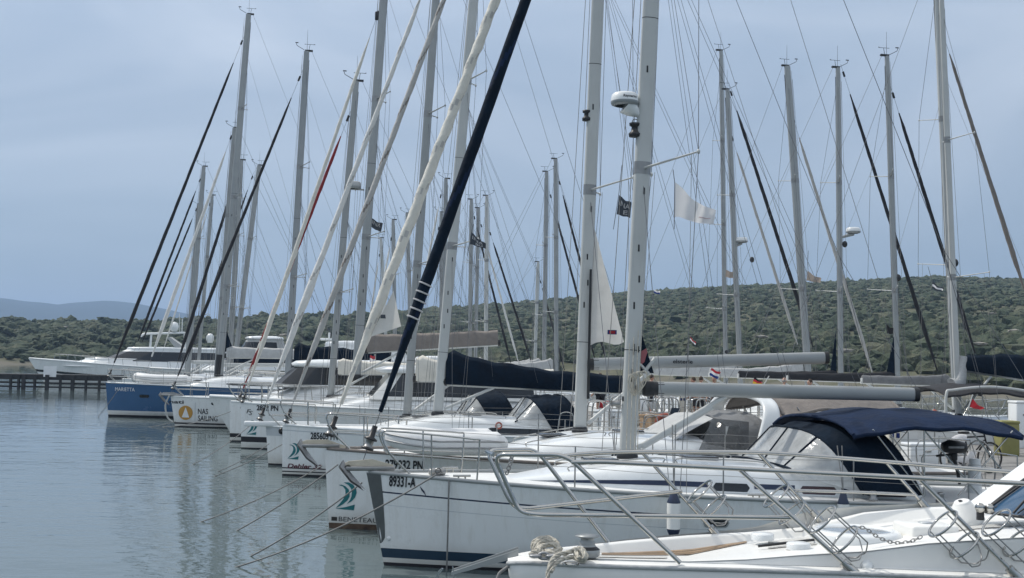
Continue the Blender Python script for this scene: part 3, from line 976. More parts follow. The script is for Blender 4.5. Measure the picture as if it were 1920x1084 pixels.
def rig(root, h, mast0, mast1, chord=0.24, mm='aluw', fs=None, fsrad=(0.09, 0.06), fsm=('sail', 'navy'), uv=None, spread=2, wr=0.0045, head=True, ant=True, sweep=0.45, fsfold=0.13, sp_len=None, radar=None, backstay=True, diam=True, bulge=None, twist=9, drum=True):
    m0, m1 = V(mast0), V(mast1)
    d = m1 - m0
    at = lambda z: m0 + d * ((z - m0.z) / d.z)
    mb = MB()
    N = 10
    pts = [m0 + d * (i / N) for i in range(N + 1)]
    rr = [1.0] * (N - 1) + [0.94, 0.8]
    c_, b_ = chord / 2, chord * 0.30
    def prof(an, t):
        cx, sx = math.cos(an), math.sin(an)
        return c_ * (abs(cx) ** 0.8) * (1 if cx > 0 else -1), b_ * (abs(sx) ** 0.8) * (1 if sx > 0 else -1)
    mb.tube(pts, rr, 16, 0, prof=prof, up=(1, 0, 0))
    mast = mb.build('mast', mm, root)
    Hm = m1.z - m0.z
    # sail groove on the after face and collar
    g_ = MB()
    g_.slab([at(m0.z + 0.9) + V((c_ * 0.90, -0.012, 0)), at(m0.z + 0.9) + V((c_ * 1.02, -0.012, 0)), at(m1.z - 0.4) + V((c_ * 0.97, -0.012, 0)), at(m1.z - 0.4) + V((c_ * 0.87, -0.012, 0))], (0, 0.024, 0))
    g_.build('sail_groove', 'plastic', mast)
    g_ = MB(); g_.lathe([(c_ * 1.25, -0.02), (c_ * 1.3, 0.03), (c_ * 1.05, 0.09)], m0, 14)
    g_.build('mast_collar', 'plastic', mast)
    lv = [(k + 1) / (spread + 1) * 0.98 for k in range(spread)]
    tips = []
    bmax = h.bd(min(1, (m0.x + h.rake) / h.L))
    for k, q in enumerate(lv):
        z = m0.z + Hm * q
        sl = (sp_len or min(1.15, bmax * 0.78)) * (1 - 0.24 * k)
        for sd in (-1, 1):
            a = at(z); b2 = a + V((sweep * sl, sd * sl, 0.10))
            s_ = MB()
            s_.tube([a + V((0.02, sd * b_ * 0.8, 0)), b2], [0.034, 0.022], 8, prof=lambda an, t: (math.cos(an) * 0.55, math.sin(an)), up=(0, 0, 1))
            s_.ell(b2, (0.03, 0.03, 0.04), 6, 4)
            s_.build('spreader', mm, mast)
            tips.append((sd, b2))
    for q in lv:
        s_ = MB(); s_.tube([at(m0.z + Hm * q - 0.10), at(m0.z + Hm * q + 0.10)], 1.04, 16, prof=prof, up=(1, 0, 0)); s_.build('spreader_bracket', 'steeld', mast)
    if diam:
        for q in (0.12, 0.5):
            s_ = MB(); s_.tube([at(m0.z + Hm * q - 0.006), at(m0.z + Hm * q + 0.006)], 1.02, 16, prof=prof, up=(1, 0, 0)); s_.build('mast_joint', 'plastic', mast)
        for q, dx in ((0.17, -0.3), (0.2, 0.15), (0.235, -0.1), (0.30, 0.2), (0.44, -0.2)):
            p_ = at(m0.z + Hm * q) + V((c_ * dx, -b_ * 0.99, 0)); s_ = MB(); s_.box(p_, (0.028, 0.012, 0.11), bev=0.005); s_.build('halyard_exit', 'plastic', mast)
    zt = m1.z - Hm * 0.04
    for sd in (-1, 1):
        T = [p for q_, p in tips if q_ == sd]
        cp_ = V((m0.x + 0.35, sd * (bmax - 0.10), h.zdeck(m0.x)))
        s_ = MB(); s_.tube([cp_] + T + [at(zt)], wr, 5); s_.build('shroud', 'wire', root)
        s_ = MB(); s_.tube([cp_ + V((-0.15, 0, 0)), at(T[0].z - 0.15)], wr, 5); s_.build('shroud', 'wire', root)
        if diam and len(T) > 1:
            s_ = MB(); s_.tube([T[0], at(T[1].z - 0.15)], wr * 0.8, 4); s_.build('shroud', 'wire', root)
    if backstay:
        top = m1 + V((0.22, 0, 0))
        sp_ = V((lerp(m0.x, h.L, 0.72), 0, lerp(m1.z, h.fs, 0.72)))
        s_ = MB(); s_.tube([top, sp_], wr, 5)
        for sd in (-1, 1): s_.tube([sp_, (h.L - 0.15, sd * h.bd(1) * 0.8, h.sheer(1))], wr, 5)
        s_.build('backstay', 'wire', root)
    # halyards down the front, topping lift
    s_ = MB()
    s_.tube([at(m1.z - 0.2) + V((-c_ - 0.03, -0.03, 0)), m0 + V((-c_ - 0.06, -0.04, 0.2))], wr, 4)
    s_.tube([at(m1.z - 0.6) + V((-c_ - 0.02, 0.03, 0)), m0 + V((-c_ - 0.25, 0.1, 0.1))], wr, 4)
    s_.build('halyard', 'ropeg', root)
    for sd in (-1, 1):
        T = [p for q_, p in tips if q_ == sd]
        s_ = MB(); s_.tube([T[0] - V((0.02, sd * 0.25, 0)), (m0.x + 0.5, sd * (bmax - 0.25), h.zdeck(m0.x))], wr * 0.75, 4); s_.build('flag_halyard', 'ropeg', root)
    if head: masthead(root, m1, ant=ant)
    if fs:
        a, b2 = V(fs[0]), V(fs[1])
        s_ = MB(); s_.tube([a + (a - b2).normalized() * 0.3, b2 + (b2 - a).normalized() * 0.5, ], 0.007, 5)
        s_.build('forestay', 'wire', root)
        furled(root, a + (b2 - a) * 0.035, a + (b2 - a) * 0.94, fsrad[0], fsrad[1], list(fsm), uv=uv, fold=fsfold, bulge=bulge, twist=twist)
        if drum:
            q = (b2 - a).normalized()
            s_ = MB(); s_.lathe([(0.03, -0.10), (0.095, -0.09), (0.095, -0.06), (0.06, -0.05), (0.06, 0.05), (0.10, 0.06), (0.10, 0.085), (0.045, 0.11), (0.04, 0.28)], a, 14, axis=q, mats=[0, 0, 0, 1, 1, 0, 0, 0])
            s_.build('furler_drum', ['plastic', 'steeld'], root)
        s_ = MB(); s_.tube([b2 + (b2 - a).normalized() * -0.05, b2 + (b2 - a).normalized() * 0.18], 0.045, 8)
        s_.build('furler_swivel', 'plastic', root)
    return mast, at

def add_boom(root, a, b, dep=0.2, m='aluw', cover=None, cov_h=(0.75, 0.25), lift=None, mast_at=None, name='boom', cap=True, sagk=0.0):
    a, b = V(a), V(b)
    mb = MB()
    def prof(an, t):
        cx, sx = math.cos(an), math.sin(an)
        return dep / 2 * (abs(cx) ** 0.7) * (1 if cx > 0 else -1), dep * 0.34 * (abs(sx) ** 0.75) * (1 if sx > 0 else -1)
    d = (b - a).normalized()
    mb.tube([a, a.lerp(b, 0.5), b], 1.0, 16, prof=prof, up=(0, 0, 1))
    o = mb.build(name, m, root)
    if cap:
        c_ = MB(); c_.tube([b - d * 0.04, b + d * 0.05], 1.03, 16, prof=prof, up=(0, 0, 1)); c_.build('end_cap', 'plastic', o)
        c_ = MB(); c_.tube([a - d * 0.12, a + d * 0.10], 1.0, 12, prof=prof, up=(0, 0, 1)); c_.build('gooseneck', 'plastic', o)
    if cover:
        rows = []
        N = 22
        for i in range(N + 1):
            t = i / N
            p = a.lerp(b, -0.01 + 1.0 * t)
            hh = cov_h[1] + (cov_h[0] - cov_h[1]) * (1 - t) ** 2.6
            if t < 0.03: hh *= 0.82
            hh *= 1 + 0.035 * math.sin(t * 40) + 0.03 * math.sin(t * 17 + 1)
            wd = dep * 0.60 + 0.010 * math.sin(t * 23)
            z0 = -dep * 0.30
            row = []
            for k in range(13):
                s_ = k / 12
                if s_ < 0.5: u = s_ * 2; y = -1
                else: u = (1 - s_) * 2; y = 1
                bulge = math.sin(math.pi * min(1, u * 0.9 + 0.05)) * 0.5 + 0.62 * (1 - u) + 0.02
                row.append(p + V((0, y * wd * bulge, z0 + (hh - z0) * u)))
            rows.append(row)
        cm = MB(); cm.grid(rows, 0, True)
        cm.add(rows[0], [tuple(range(13))], 0, False); cm.add(rows[-1], [tuple(range(13))], 0, False)
        cm.build('sail_cover', cover, root)
    if mast_at is not None:
        s_ = MB(); s_.tube([mast_at(b.z + 9.5 if lift is None else lift * 1.5) + V((0.12, 0, 0)), b + V((-0.05, 0, dep * 0.4))], 0.0045, 4); s_.build('topping_lift', 'ropeg', root)
    if mast_at is not None and lift:
        s_ = MB()
        for z_, ts in ((lift, (0.25, 0.5, 0.78)),):
            top = mast_at(z_)
            for sd in (-1, 1):
                for t in ts: s_.tube([top + V((0.1, 0.06 * sd, 0)), a.lerp(b, t) + V((0, sd * dep * 0.5, 0.1))], 0.0035, 4)
        s_.build('lazy_jack', 'wire', root)
    return o

def rails(root, h, xs, zt=0.62, pul=True, push=True, r=0.0125, xp=1.25, open_=True, nose=0.05, gate=None):
    def ed(x, sd, dz): 
        p = h.edge(x, sd, 0.07); return p + V((0, 0, dz))
    for x in xs:
        for sd in (-1, 1):
            s_ = MB(); s_.tube([ed(x, sd, 0), ed(x, sd, zt)], r * 0.9, 6); s_.build('stanchion', 'steeld', root)
    x1 = h.L - h.rake - 0.25 - (1.0 if push else 0)
    for dz in (zt, zt * 0.52):
        for sd in (-1, 1):
            s_ = MB(); pts = [ed(x, sd, dz) for x in [xp] + list(xs) + [x1]]
            q = []
            for i in range(len(pts) - 1):
                q += [pts[i], pts[i].lerp(pts[i + 1], 0.5) + V((0, 0, -0.025))]
            s_.tube(q + [pts[-1]], 0.0038, 4); s_.build('lifeline', 'steeld', root)
    if pul:
        mb = MB()
        for sd in (-1, 1):
            e0 = h.edge(0.25, sd, 0.02); e1 = h.edge(xp, sd, 0.06)
            tp = [e1 + V((0, 0, 0)), e1 + V((0.03, 0, zt * 0.9)), e1 + V((-0.05, 0, zt)), h.edge(0.6, sd, -0.02) + V((0, 0, zt + 0.02)), h.edge(0.1, sd, -0.14) + V((0, 0, zt + 0.03)), h.edge(-0.08, sd, -0.16) + V((-0.02, 0, zt)), h.edge(0.0, sd, -0.13) + V((0, 0, zt * 0.55)), e0 + V((0.1, 0, 0))]
            mb.tube(smoothpath(tp, 3), r * 1.15, 7)
            mb.tube([e1 + V((0, 0, zt * 0.52)), h.edge(0.05, sd, -0.13) + V((0, 0, zt * 0.52))], r * 0.9, 6)
            mb.tube([h.edge(0.62, sd, 0.03), h.edge(0.6, sd, -0.02) + V((0, 0, zt + 0.02))], r, 6)
        mb.tube([h.edge(-0.02, -1, -0.13) + V((0, 0, zt * 0.52)), h.edge(-0.02, 1, -0.13) + V((0, 0, zt * 0.52))], r, 6)
        mb.build('pulpit', 'steel', root)
    if push:
        xe = h.L - h.rake - 0.12
        for sd in (-1, 1):
            mb = MB()
            y_ = h.bd(1) - 0.08
            zz = h.sheer(1)
            pts = [V((xe - 1.1, sd * h.bd(0.9) * 0.96, zz)), V((xe - 1.1, sd * h.bd(0.9) * 0.96, zz + zt)), V((xe, sd * y_, zz + zt)), V((xe, sd * y_ * 0.35, zz + zt))]
            mb.tube(smoothpath(pts, 4), r * 1.1, 7)
            mb.tube([pts[1] + V((0, 0, -zt * 0.45)), pts[2] + V((0, 0, -zt * 0.45)), pts[3] + V((0, 0, -zt * 0.45))], r, 6)
            mb.tube([pts[3], (xe, sd * y_ * 0.35, zz)], r, 6)
            mb.tube([pts[2], (xe, sd * y_, zz)], r, 6)
            mb.build('pushpit', 'steel', root)

SWOOSH = [[(160, 237), (190, 232), (222, 245), (250, 270), (262, 305), (262, 340), (245, 375), (205, 415), (140, 455), (180, 405), (210, 360), (225, 315), (222, 275), (200, 248)],
          [(205, 210), (250, 207), (290, 225), (318, 262), (325, 300), (312, 345), (285, 380), (240, 410), (268, 370), (280, 335), (282, 300), (272, 262), (248, 232)],
          [(140, 458), (230, 439), (313, 411), (305, 465), (220, 462)]]
def logo(root, fn, x0, z0, hgt, name='hull_emblem', m='teal'):
    mb = MB()
    k = hgt / 258.0
    for poly in SWOOSH:
        pts = [V(((x - 140) * k, (465 - y) * k, 0)) for x, y in poly]
        bm = bmesh.new()
        f = bm.faces.new([bm.verts.new(p) for p in pts])
        bmesh.ops.triangulate(bm, faces=[f])
        bm.verts.index_update()
        mb.add([fn(x0 + v.co.x, z0 + v.co.y) for v in bm.verts], [[v.index for v in f.verts] for f in bm.faces], 0, False)
        bm.free()
    return mb.build(name, m, root)
def dome(root, c, r=0.3, m='gel', name='radar_dome', hgt=0.26):
    mb = MB()
    mb.lathe([(r * 0.70, -hgt * 0.55), (r * 0.94, -hgt * 0.46), (r, -hgt * 0.30), (r * 1.0, -hgt * 0.2), (r * 0.985, 0.0), (r * 0.93, hgt * 0.32), (r * 0.80, hgt * 0.46), (0.0, hgt * 0.5)], c, 28, mats=[1, 1, 1, 0, 0, 0, 0])
    return mb.build(name, [m, 'aludark'], root)
# ------------------------------------------------------------------ sailing yachts
B_WHITE = [('w', -0.5, 0), ('w', 0.04, 1), ('w', 0.12, 0), ('s', 0, 0)]
def sail(label, bow=None, mast=None, Y=None, L=11.0, Bm=3.5, fb=1.3, fs_=1.05, rake=0.15, yaw=11.0, flip=False, xm=None, ztop=None,
         bands=None, hmats=None, deckm='deck', railm='gel', roof=None, roofm='gel', wins=None, winm='glass', stay=None, stay_k=0.93, stayr=(0.085, 0.055),
         staym=('sail', 'navy'), uv=None, chord=0.26, mm='aluw', spread=2, boom=None, boomz=None, boomL=None, boomd=0.2, boomm='aluw', cover=None, cov_h=(0.75, 0.3),
         hood=None, hoodm=('navy', 'vinyl'), lod=1, wr=0.0055, group=None, head=True, ant=True, fold=0.13, name='sailing_yacht', twist=9, bulge=None, lift=0.55, p=2.2, rail_x=None, wheels=1, st=0.86, sweep=0.45, backstay=True, push=True, dz_mast=0.0):
    h = Hull(L, Bm, fb, fs_, rake, p=p, st=st)
    if bow is not None:
        O = Pz(bow[0], bow[1], 0.0)
    else:
        a = R(180 + yaw) if flip else R(yaw)
        q = P(mast[0][0], mast[0][1], Y)
        O = V((q.x, q.y, 0)) - V((math.cos(a), math.sin(a), 0)) * (xm if xm else 0.37 * L)
    bt = Boat(yaw, flip, O)
    root = empty(name, bt.O, bt.a)
    tag(root, label, 'sailing yacht', group)
    bands = bands or [('w', -0.5, 0), ('w', 0.05, 1), ('w', 0.14, 0), ('w', 0.17, 2), ('s', -0.02, 2), ('s', 0, 2)]
    hmats = hmats or ['antifoul', 'stripe', 'hullgel']
    make_hull(h, bands, hmats, root, NT=30 if lod == 1 else 16)
    make_deck(h, root, deckm, railm, NT=24 if lod == 1 else 12)
    rf = None
    if roof is None: roof = (0.24 * L, 0.72 * L, Bm * 0.31, 0.42, 2.0)
    if roof:
        rf = Roof(h, *roof)
        rf.build(root, roofm)
        for w_ in (wins if wins is not None else [(0.38 * L, 0.66 * L, 0.1, 0.19)]):
            patch(lambda u, v: rf.pt(u, v, -1, 0.006), *w_).build('window', winm, root)
            if lod == 1: patch(lambda u, v: rf.pt(u, v, 1, 0.006), *w_).build('window', winm, root)
        if lod == 1:
            for xx in (lerp(roof[0], roof[1], 0.25), lerp(roof[0], roof[1], 0.5)):
                m_ = MB(); m_.box((xx, 0, rf.top(xx) + 0.02), (0.5, 0.5, 0.05), bev=0.02)
                m_.build('hatch', 'glass', root)
                for sd in (-1, 1):
                    m_ = MB(); m_.tube(smoothpath([rf.pt(xx - 0.6, 0.7, sd, 0), rf.pt(xx - 0.5, 0.7, sd, 0) + V((0, 0, 0.07)), rf.pt(xx + 0.7, 0.7, sd, 0) + V((0, 0, 0.07)), rf.pt(xx + 0.8, 0.7, sd, 0)], 4), 0.012, 6)
                    m_.build('handrail', 'steel', root)
    # mast from its two measured points on the centre plane
    lb, lt = bt.cp(*mast[0]), bt.cp(*mast[1])
    zb = (rf.top(lb.x) if rf and rf.xa < lb.x < rf.xb else h.zdeck(lb.x)) + dz_mast
    d = (lt - lb)
    base = lb + d * ((zb - lb.z) / d.z)
    top = lt if ztop is None else lb + d * ((ztop - lb.z) / d.z)
    st_ = None
    if stay:
        s0, s1 = bt.cp(*stay[0]), bt.cp(*stay[1])
        dd = s1 - s0
        # where the stay meets the mast line
        if len(stay) > 2: hi = bt.cp(*stay[2])
        else:
            z_ = base.z + (top.z - base.z) * stay_k
            hi = base + d * ((z_ - base.z) / d.z) + V((-chord * 0.6, 0, 0))
        st_ = (s0, hi)
    mst, at = rig(root, h, base, top, chord, mm, st_, stayr, staym, uv, spread, wr, head=head, ant=ant, fsfold=fold, diam=(lod == 1), twist=twist, bulge=bulge, drum=(lod == 1), sweep=sweep, backstay=backstay)
    bo = None
    if boom is not False:
        if boom: a, b2 = bt.cp(*boom[0]), bt.cp(*boom[1])
        else:
            zb_ = zb + (boomz or 0.95)
            a = at(zb_) + V((chord * 0.9, 0, 0)); b2 = a + V((boomL or L * 0.36, 0, 0.06))
        bo = add_boom(root, a, b2, boomd, boomm, cover, cov_h, lift=(base.z + (top.z - base.z) * lift) if lod == 1 else None, mast_at=at, cap=(lod == 1))
        s_ = MB(); s_.tube([at(zb + 0.15) + V((chord * 0.6, 0, 0)), a.lerp(b2, 0.26) + V((0, 0, -boomd * 0.4))], 0.04, 8)
        s_.build('vang', 'aluw', root)
    if hood:
        sprayhood(root, hood[0], hood[1], hood[2], hood[3], hood[4], hoodm[0], hoodm[1], zb=hood[5] if len(hood) > 5 else None, side_win=(hoodm[0] != 'black'))
    if lod == 1:
        rails(root, h, rail_x or [2.6, 4.6, 6.4, 8.0], push=push)
        zc = h.sheer(0.9)
        for k in range(wheels):
            yw = 0 if wheels == 1 else (-0.75 + 1.5 * k)
            wheel(root, (L * 0.87, yw, zc + 0.45), 0.45)
            m_ = MB(); m_.tube([(L * 0.87 - 0.1, yw, zc - 0.2), (L * 0.87 - 0.08, yw, zc + 0.6)], [0.14, 0.09], 8); m_.build('binnacle', 'gel', root)
        for xx in (lerp(base.x, L, 0.45), lerp(base.x, L, 0.6)):
            for sd in (-1, 1):
                e = h.edge(xx, sd, 0.32)
                m_ = MB(); m_.lathe([(0.07, 0), (0.075, 0.03), (0.05, 0.06), (0.05, 0.11), (0.065, 0.13), (0.03, 0.15)], e + V((0, 0, 0.02)), 10); m_.build('winch', 'steeld', root)
    else:
        rails(root, h, [0.3 * L, 0.5 * L, 0.7 * L], push=push, r=0.016)
    return dict(root=root, h=h, bt=bt, rf=rf, base=base, top=top, at=at, mast=mst, boom=bo, stay=st_)

def num(bt_, s, px, py, hgt, width, m='ink', bold=0.02, name='hull_lettering', slant=0.0, pxy=None):
    """letters on the near side of a hull; px,py = lower left corner in the photograph"""
    h = bt_['h']; q = hullpix(bt_, px, py)
    return text_on(s, lambda u, v: h.side(u, v, 0.012), q.x, q.z, hgt, width, bold, slant).build(name, m, bt_['root'])

# --- A: the nearest yacht, registration 89331-A
A = sail('white yacht with navy canopy and navy rolled headsail, number 89331-A on its bow', bow=(720, 1060), L=11.3, Bm=3.55, fb=1.38, fs_=1.0, rake=0.30,
         bands=[('w', -0.5, 0), ('w', 0.05, 1), ('w', 0.12, 2), ('w', 0.26, 1), ('s', -0.47, 4), ('s', -0.46, 1), ('s', -0.285, 3), ('s', -0.262, 1), ('s', -0.07, 1), ('s', 0, 1)],
         hmats=['antifoul', 'hullgel', 'bootblue', 'stripe', 'greyhull'], railm='alu',
         roof=(1.7, 8.15, 1.12, 0.40, 2.6), wins=[], mast=((1176, 858), (1221, 0)), ztop=15.6, stay=((692, 832), (1010, 0)), stay_k=0.985,
         stayr=(0.092, 0.082), staym=('navy', 'darkblue'), uv=(0.12, 0.0, 1.0), chord=0.265, boom=((1232, 729), (1716, 740)), boomd=0.225, boomm='alu', rail_x=[2.6, 4.7, 6.7, 8.6], fold=0.09, twist=6, wheels=1, lift=0.6)
def a_extras():
    root, h, bt, rf, at = A['root'], A['h'], A['bt'], A['rf'], A['at']
    hp = lambda u, v: h.side(u, v)
    num(A, '89331-A', 729, 911, 0.155, 0.375, bold=0.03)
    # arrow in the sheer stripe
    q = hullpix(A, 786, 922)
    m_ = MB(); m_.add([hp(q.x, q.z + 0.09), hp(q.x + 0.07, q.z + 0.01), hp(q.x + 0.10, q.z - 0.06), hp(q.x + 0.03, q.z + 0.02)], [(0, 1, 2, 3)], 0, False); m_.build('hull_emblem', 'stripe', root)
    # stem fitting
    m_ = MB()
    zz = [1.37, 1.0, 0.6, 0.42, 0.33]
    ww = [0.20, 0.17, 0.12, 0.09, 0.03]
    m_.grid([[h.side(h.x(0, z) + w_ * k, z, 0.006) for k in (0.0, 0.35, 0.7, 1.0)] for z, w_ in zip(zz, ww)], 0, True)
    m_.grid([[V((p.x, -p.y, p.z)) for p in [h.side(h.x(0, z) + w_ * k, z, 0.006) for k in (0.0, 0.5, 1.0)]] for z, w_ in zip(zz, ww)], 0, True)
    m_.build('stem_plate', mat('brushed_stem_steel', (0.16, 0.165, 0.165), 0.30, metal=0.85, var=0.12, vscale=4), root)
    # coachroof stripe and three framed windows
    wx = [(1337, 1405), (1500, 1569), (1637, 1702)]
    xs = [(bt.cp(a, 912, -1.1).x, bt.cp(b, 912, -1.1).x) for a, b in wx]
    for (x0, x1), mt in zip(xs, ('glass', 'glassr', 'glassr')):
        patch(lambda u, v: rf.pt(u, v, -1, 0.010), x0 - 0.03, x1 + 0.03, 0.045, 0.205, 0.42).build('window_frame', 'gel', root)
        patch(lambda u, v: rf.pt(u, v, -1, 0.016), x0, x1, 0.065, 0.185, 0.42).build('window', mt, root)
    cuts = [bt.cp(970, 890, -0.7).x] + [q for a, b in xs for q in (a - 0.08, b + 0.08)] + [8.1]
    for k in range(0, len(cuts) - 1, 2):
        m_ = MB()
        N = 16
        rows = []
        for i in range(N + 1):
            u = lerp(cuts[k], cuts[k + 1], i / N)
            tk = 0.085 * (min(1, (u - cuts[0]) / 0.8) if k == 0 else 1)
            rows.append([rf.pt(u, 0.125 + tk * 0.5 - tk + 0.03, -1, 0.007), rf.pt(u, 0.125 + tk * 0.5 + 0.02, -1, 0.007)])
        m_.grid(rows, 0, True); m_.build('coachroof_stripe', 'stripe', root)
    # oval portlight in the topsides
    q = hullpix(A, 1343, 980)
    patch(hp, q.x - 0.19, q.x + 0.19, q.z - 0.075, q.z + 0.06, 0.5).build('portlight_frame', 'alu', root)
    patch(lambda u, v: h.side(u, v, 0.012), q.x - 0.165, q.x + 0.165, q.z - 0.055, q.z + 0.04, 0.5).build('portlight', 'glass', root)
    q = hullpix(A, 723, 1009)
    m_ = MB(); m_.ell(h.side(q.x + 0.05, q.z, 0.0), (0.035, 0.02, 0.035), 10, 6); m_.build('through_hull_fitting', 'gel', root)
    # radar on the front of the mast, deck light
    c = bt.cp(1169, 186)
    dm = dome(root, (c.x + 0.02, 0, c.z), 0.222, 'gel', 'radar_dome', 0.20)
    text_on('Raymarine', lambda u, v: V((c.x + 0.02 + 0.224 * math.sin(u / 0.224 + 0.12), -0.224 * math.cos(u / 0.224 + 0.12), c.z + v)), -0.11, -0.005, 0.042, 0.24, 0.02).build('lettering', 'ink', dm)
    m_ = MB(); m_.tube([(c.x + 0.05, 0, c.z - 0.09), (c.x + 0.15, 0, c.z - 0.17), at(c.z - 0.25) - V((0.1, 0, 0))], [0.17, 0.12, 0.04], 10); m_.build('radar_bracket', 'gel', root)
    m_ = MB(); m_.torus((c.x + 0.20, 0, c.z - 0.36), 0.05, 0.008, (0, 1, 0), 14, 5); m_.build('guard_ring', 'steeld', root)
    c = bt.cp(1190, 244)
    m_ = MB(); m_.lathe([(0.03, 0.11), (0.09, 0.11), (0.085, 0.07), (0.05, 0.05), (0.06, -0.02), (0.10, -0.06), (0.09, -0.11), (0.02, -0.12)], c, 12); m_.build('deck_light', 'plastic', root)
    # halyard slots and clutches low on the mast
    m_ = MB()
    for px, py, w_, hh in ((1197, 655, 0.03, 0.10), (1189, 652, 0.02, 0.12), (1188, 661, 0.02, 0.08), (1186, 700, 0.025, 0.14), (1193, 730, 0.035, 0.12), (1184, 712, 0.03, 0.07), (1168, 748, 0.03, 0.08)):
        p = bt.cp(px, py, -0.10); m_ = MB(); m_.box(p, (w_, 0.014, hh), bev=0.006); m_.build('halyard_slot', 'plastic', root)
    m_ = MB()
    q = A['base']
    for k, (dx, dy) in enumerate(((-0.10, -0.13), (-0.04, -0.15), (0.03, -0.14), (0.08, -0.13))):
        m_.tube(smoothpath([at(3.4 + 0.1 * k) + V((dx, dy, 0)), at(2.7) + V((dx + 0.01, dy - 0.02, 0)), q + V((dx + 0.03, dy - 0.05, 0.1))], 4), 0.007, 6)
    for k in range(4):
        c = at(2.75) + V((-0.02 + 0.04 * k, -0.16, 0.02 * k))
        m_.torus(c, 0.085, 0.008, (0.3 * k - 0.4, 1, 0.1), 16, 5, sq=2.0)
    m_.build('coiled_halyard', 'rope', root)
    m_ = MB(); m_.lathe([(0.065, 0), (0.07, 0.04), (0.045, 0.07), (0.05, 0.12), (0.06, 0.14)], at(2.45) + V((-0.17, 0, 0)), 12, axis=(-1, 0, 0)); m_.build('mast_winch', 'steeld', root)
    # furling mainsail corner showing behind the mast
    a, b2, c2 = bt.cp(1199, 612), bt.cp(1226, 700), bt.cp(1193, 698)
    m_ = MB(); m_.slab([a, b2, c2, V((c2.x - 0.05, 0, c2.z + 0.2))], (0, 0.02, 0)); s_ = m_.build('mainsail_corner', 'navy', root)
    p = bt.cp(1200, 660); m_ = MB(); m_.slab([p, p + V((0.10, -0.004, 0.06)), p + V((0.12, -0.004, 0.0)), p + V((0.07, -0.004, -0.16)), p + V((0.02, -0.004, -0.2))], (0, -0.004, 0)); m_.build('sail_emblem', mat('faded_red_print', (0.30, 0.10, 0.11), 0.8), s_)
    m_ = MB(); m_.tube([bt.cp(1209, 696), bt.cp(1228, 672)], 0.03, 6); m_.tube([bt.cp(1200, 683), bt.cp(1216, 700)], 0.025, 6); m_.build('batten_car', 'aluw', root)
    # gooseneck block, rigid vang up to the boom
    a, b2 = bt.cp(1203, 838), bt.cp(1335, 763)
    m_ = MB(); m_.tube([a, b2], 1, 10, prof=lambda an, t: (0.055 * math.cos(an), 0.045 * math.sin(an)), up=(0, 0, 1)); m_.build('vang_strut', 'aluw', root)
    m_ = MB(); m_.box(bt.cp(1216, 729), (0.20, 0.14, 0.24), bev=0.04); m_.build('gooseneck_casting', 'plastic', root)
    # sprayhood and bimini
    x0, x1 = bt.cp(1470, 850, -1.1).x, bt.cp(1738, 900, -1.1).x
    sprayhood(root, x0, x1 - 0.25, 1.38, h.zdeck(x0) + 0.40, 1.03, 'navy', 'vinyl', zb=h.zdeck(x1) + 0.14, lean=0.56)
    zb = bt.cp(1750, 790, -1.3).z
    xb0, xb1 = bt.cp(1690, 790, -1.5).x, bt.cp(1921, 800, -1.5).x
    bimini(root, xb0 - 0.75, xb1, 1.45, zb - 0.13, 'darkblue', h.sheer(0.9) + 0.15, camber=0.11, droop=0.10)
    # bow: roller, anchor, windlass, cleat
    m_ = MB(); m_.box((-0.25, 0, 1.44), (0.75, 0.16, 0.07), bev=0.02); m_.lathe([(0.05, -0.08), (0.035, 0), (0.05, 0.08)], (-0.58, 0, 1.45), 10, axis=(0, 1, 0)); m_.build('bow_roller', 'steeld', root)
    anchor_mesh(root, (-0.62, -0.02, 1.46), 0.10, 0.92, 'anchorcream', 'galv')
    m_ = MB(); m_.box((0.75, -0.1, 1.40), (0.26, 0.18, 0.10), bev=0.04); m_.lathe([(0.05, 0), (0.035, 0.03), (0.05, 0.06)], (0.75, -0.20, 1.42), 10, axis=(0, -1, 0)); m_.build('windlass', 'steeld', root)
    for x in (1.05, 5.2, 9.6):
        for sd in (-1, 1):
            m_ = MB(); e = h.edge(x, sd, 0.1); m_.tube([e + V((-0.13, 0, 0.07)), e + V((0.13, 0, 0.07))], 0.018, 7); m_.tube([e + V((-0.05, 0, 0)), e + V((-0.05, 0, 0.07))], 0.014, 6); m_.tube([e + V((0.05, 0, 0)), e + V((0.05, 0, 0.07))], 0.014, 6); m_.build('cleat', 'steel', root)
a_extras()

# --- B: second yacht, number 279932 PN
Bb = sail('white yacht with pale mainsheet arch, teal emblem low on its bow and number 279932 PN', bow=(617, 990), L=12.0, Bm=4.0, fb=1.42, fs_=1.15, rake=0.12,
          bands=[('w', -0.5, 0), ('w', 0.10, 1), ('s', -0.30, 1), ('s', -0.2, 1), ('s', -0.10, 1), ('s', 0, 1)], hmats=['antifoulr', 'hullgel'], railm='taupe',
          roof=(2.6, 8.6, 1.35, 0.46, 2.4), wins=[(4.9, 5.5, 0.09, 0.19), (5.65, 7.6, 0.09, 0.19)], mast=((1086, 832), (1121, 0)), ztop=15.9, stay=((620, 808), (930, 0)), stay_k=0.985,
          stayr=(0.098, 0.085), staym=('sail', 'sailgrey'), uv=(0.09, 0.0, 1.0), chord=0.245, boom=((1112, 683), (1548, 671)), boomd=0.235, boomm='alu', fold=0.22, twist=15, hood=(6.6, 8.2, 1.32, 1.60, 0.76, 1.44), hoodm=('grey', 'vinyld'), rail_x=[2.8, 4.8, 6.8, 8.8], wheels=2, lift=0.62)
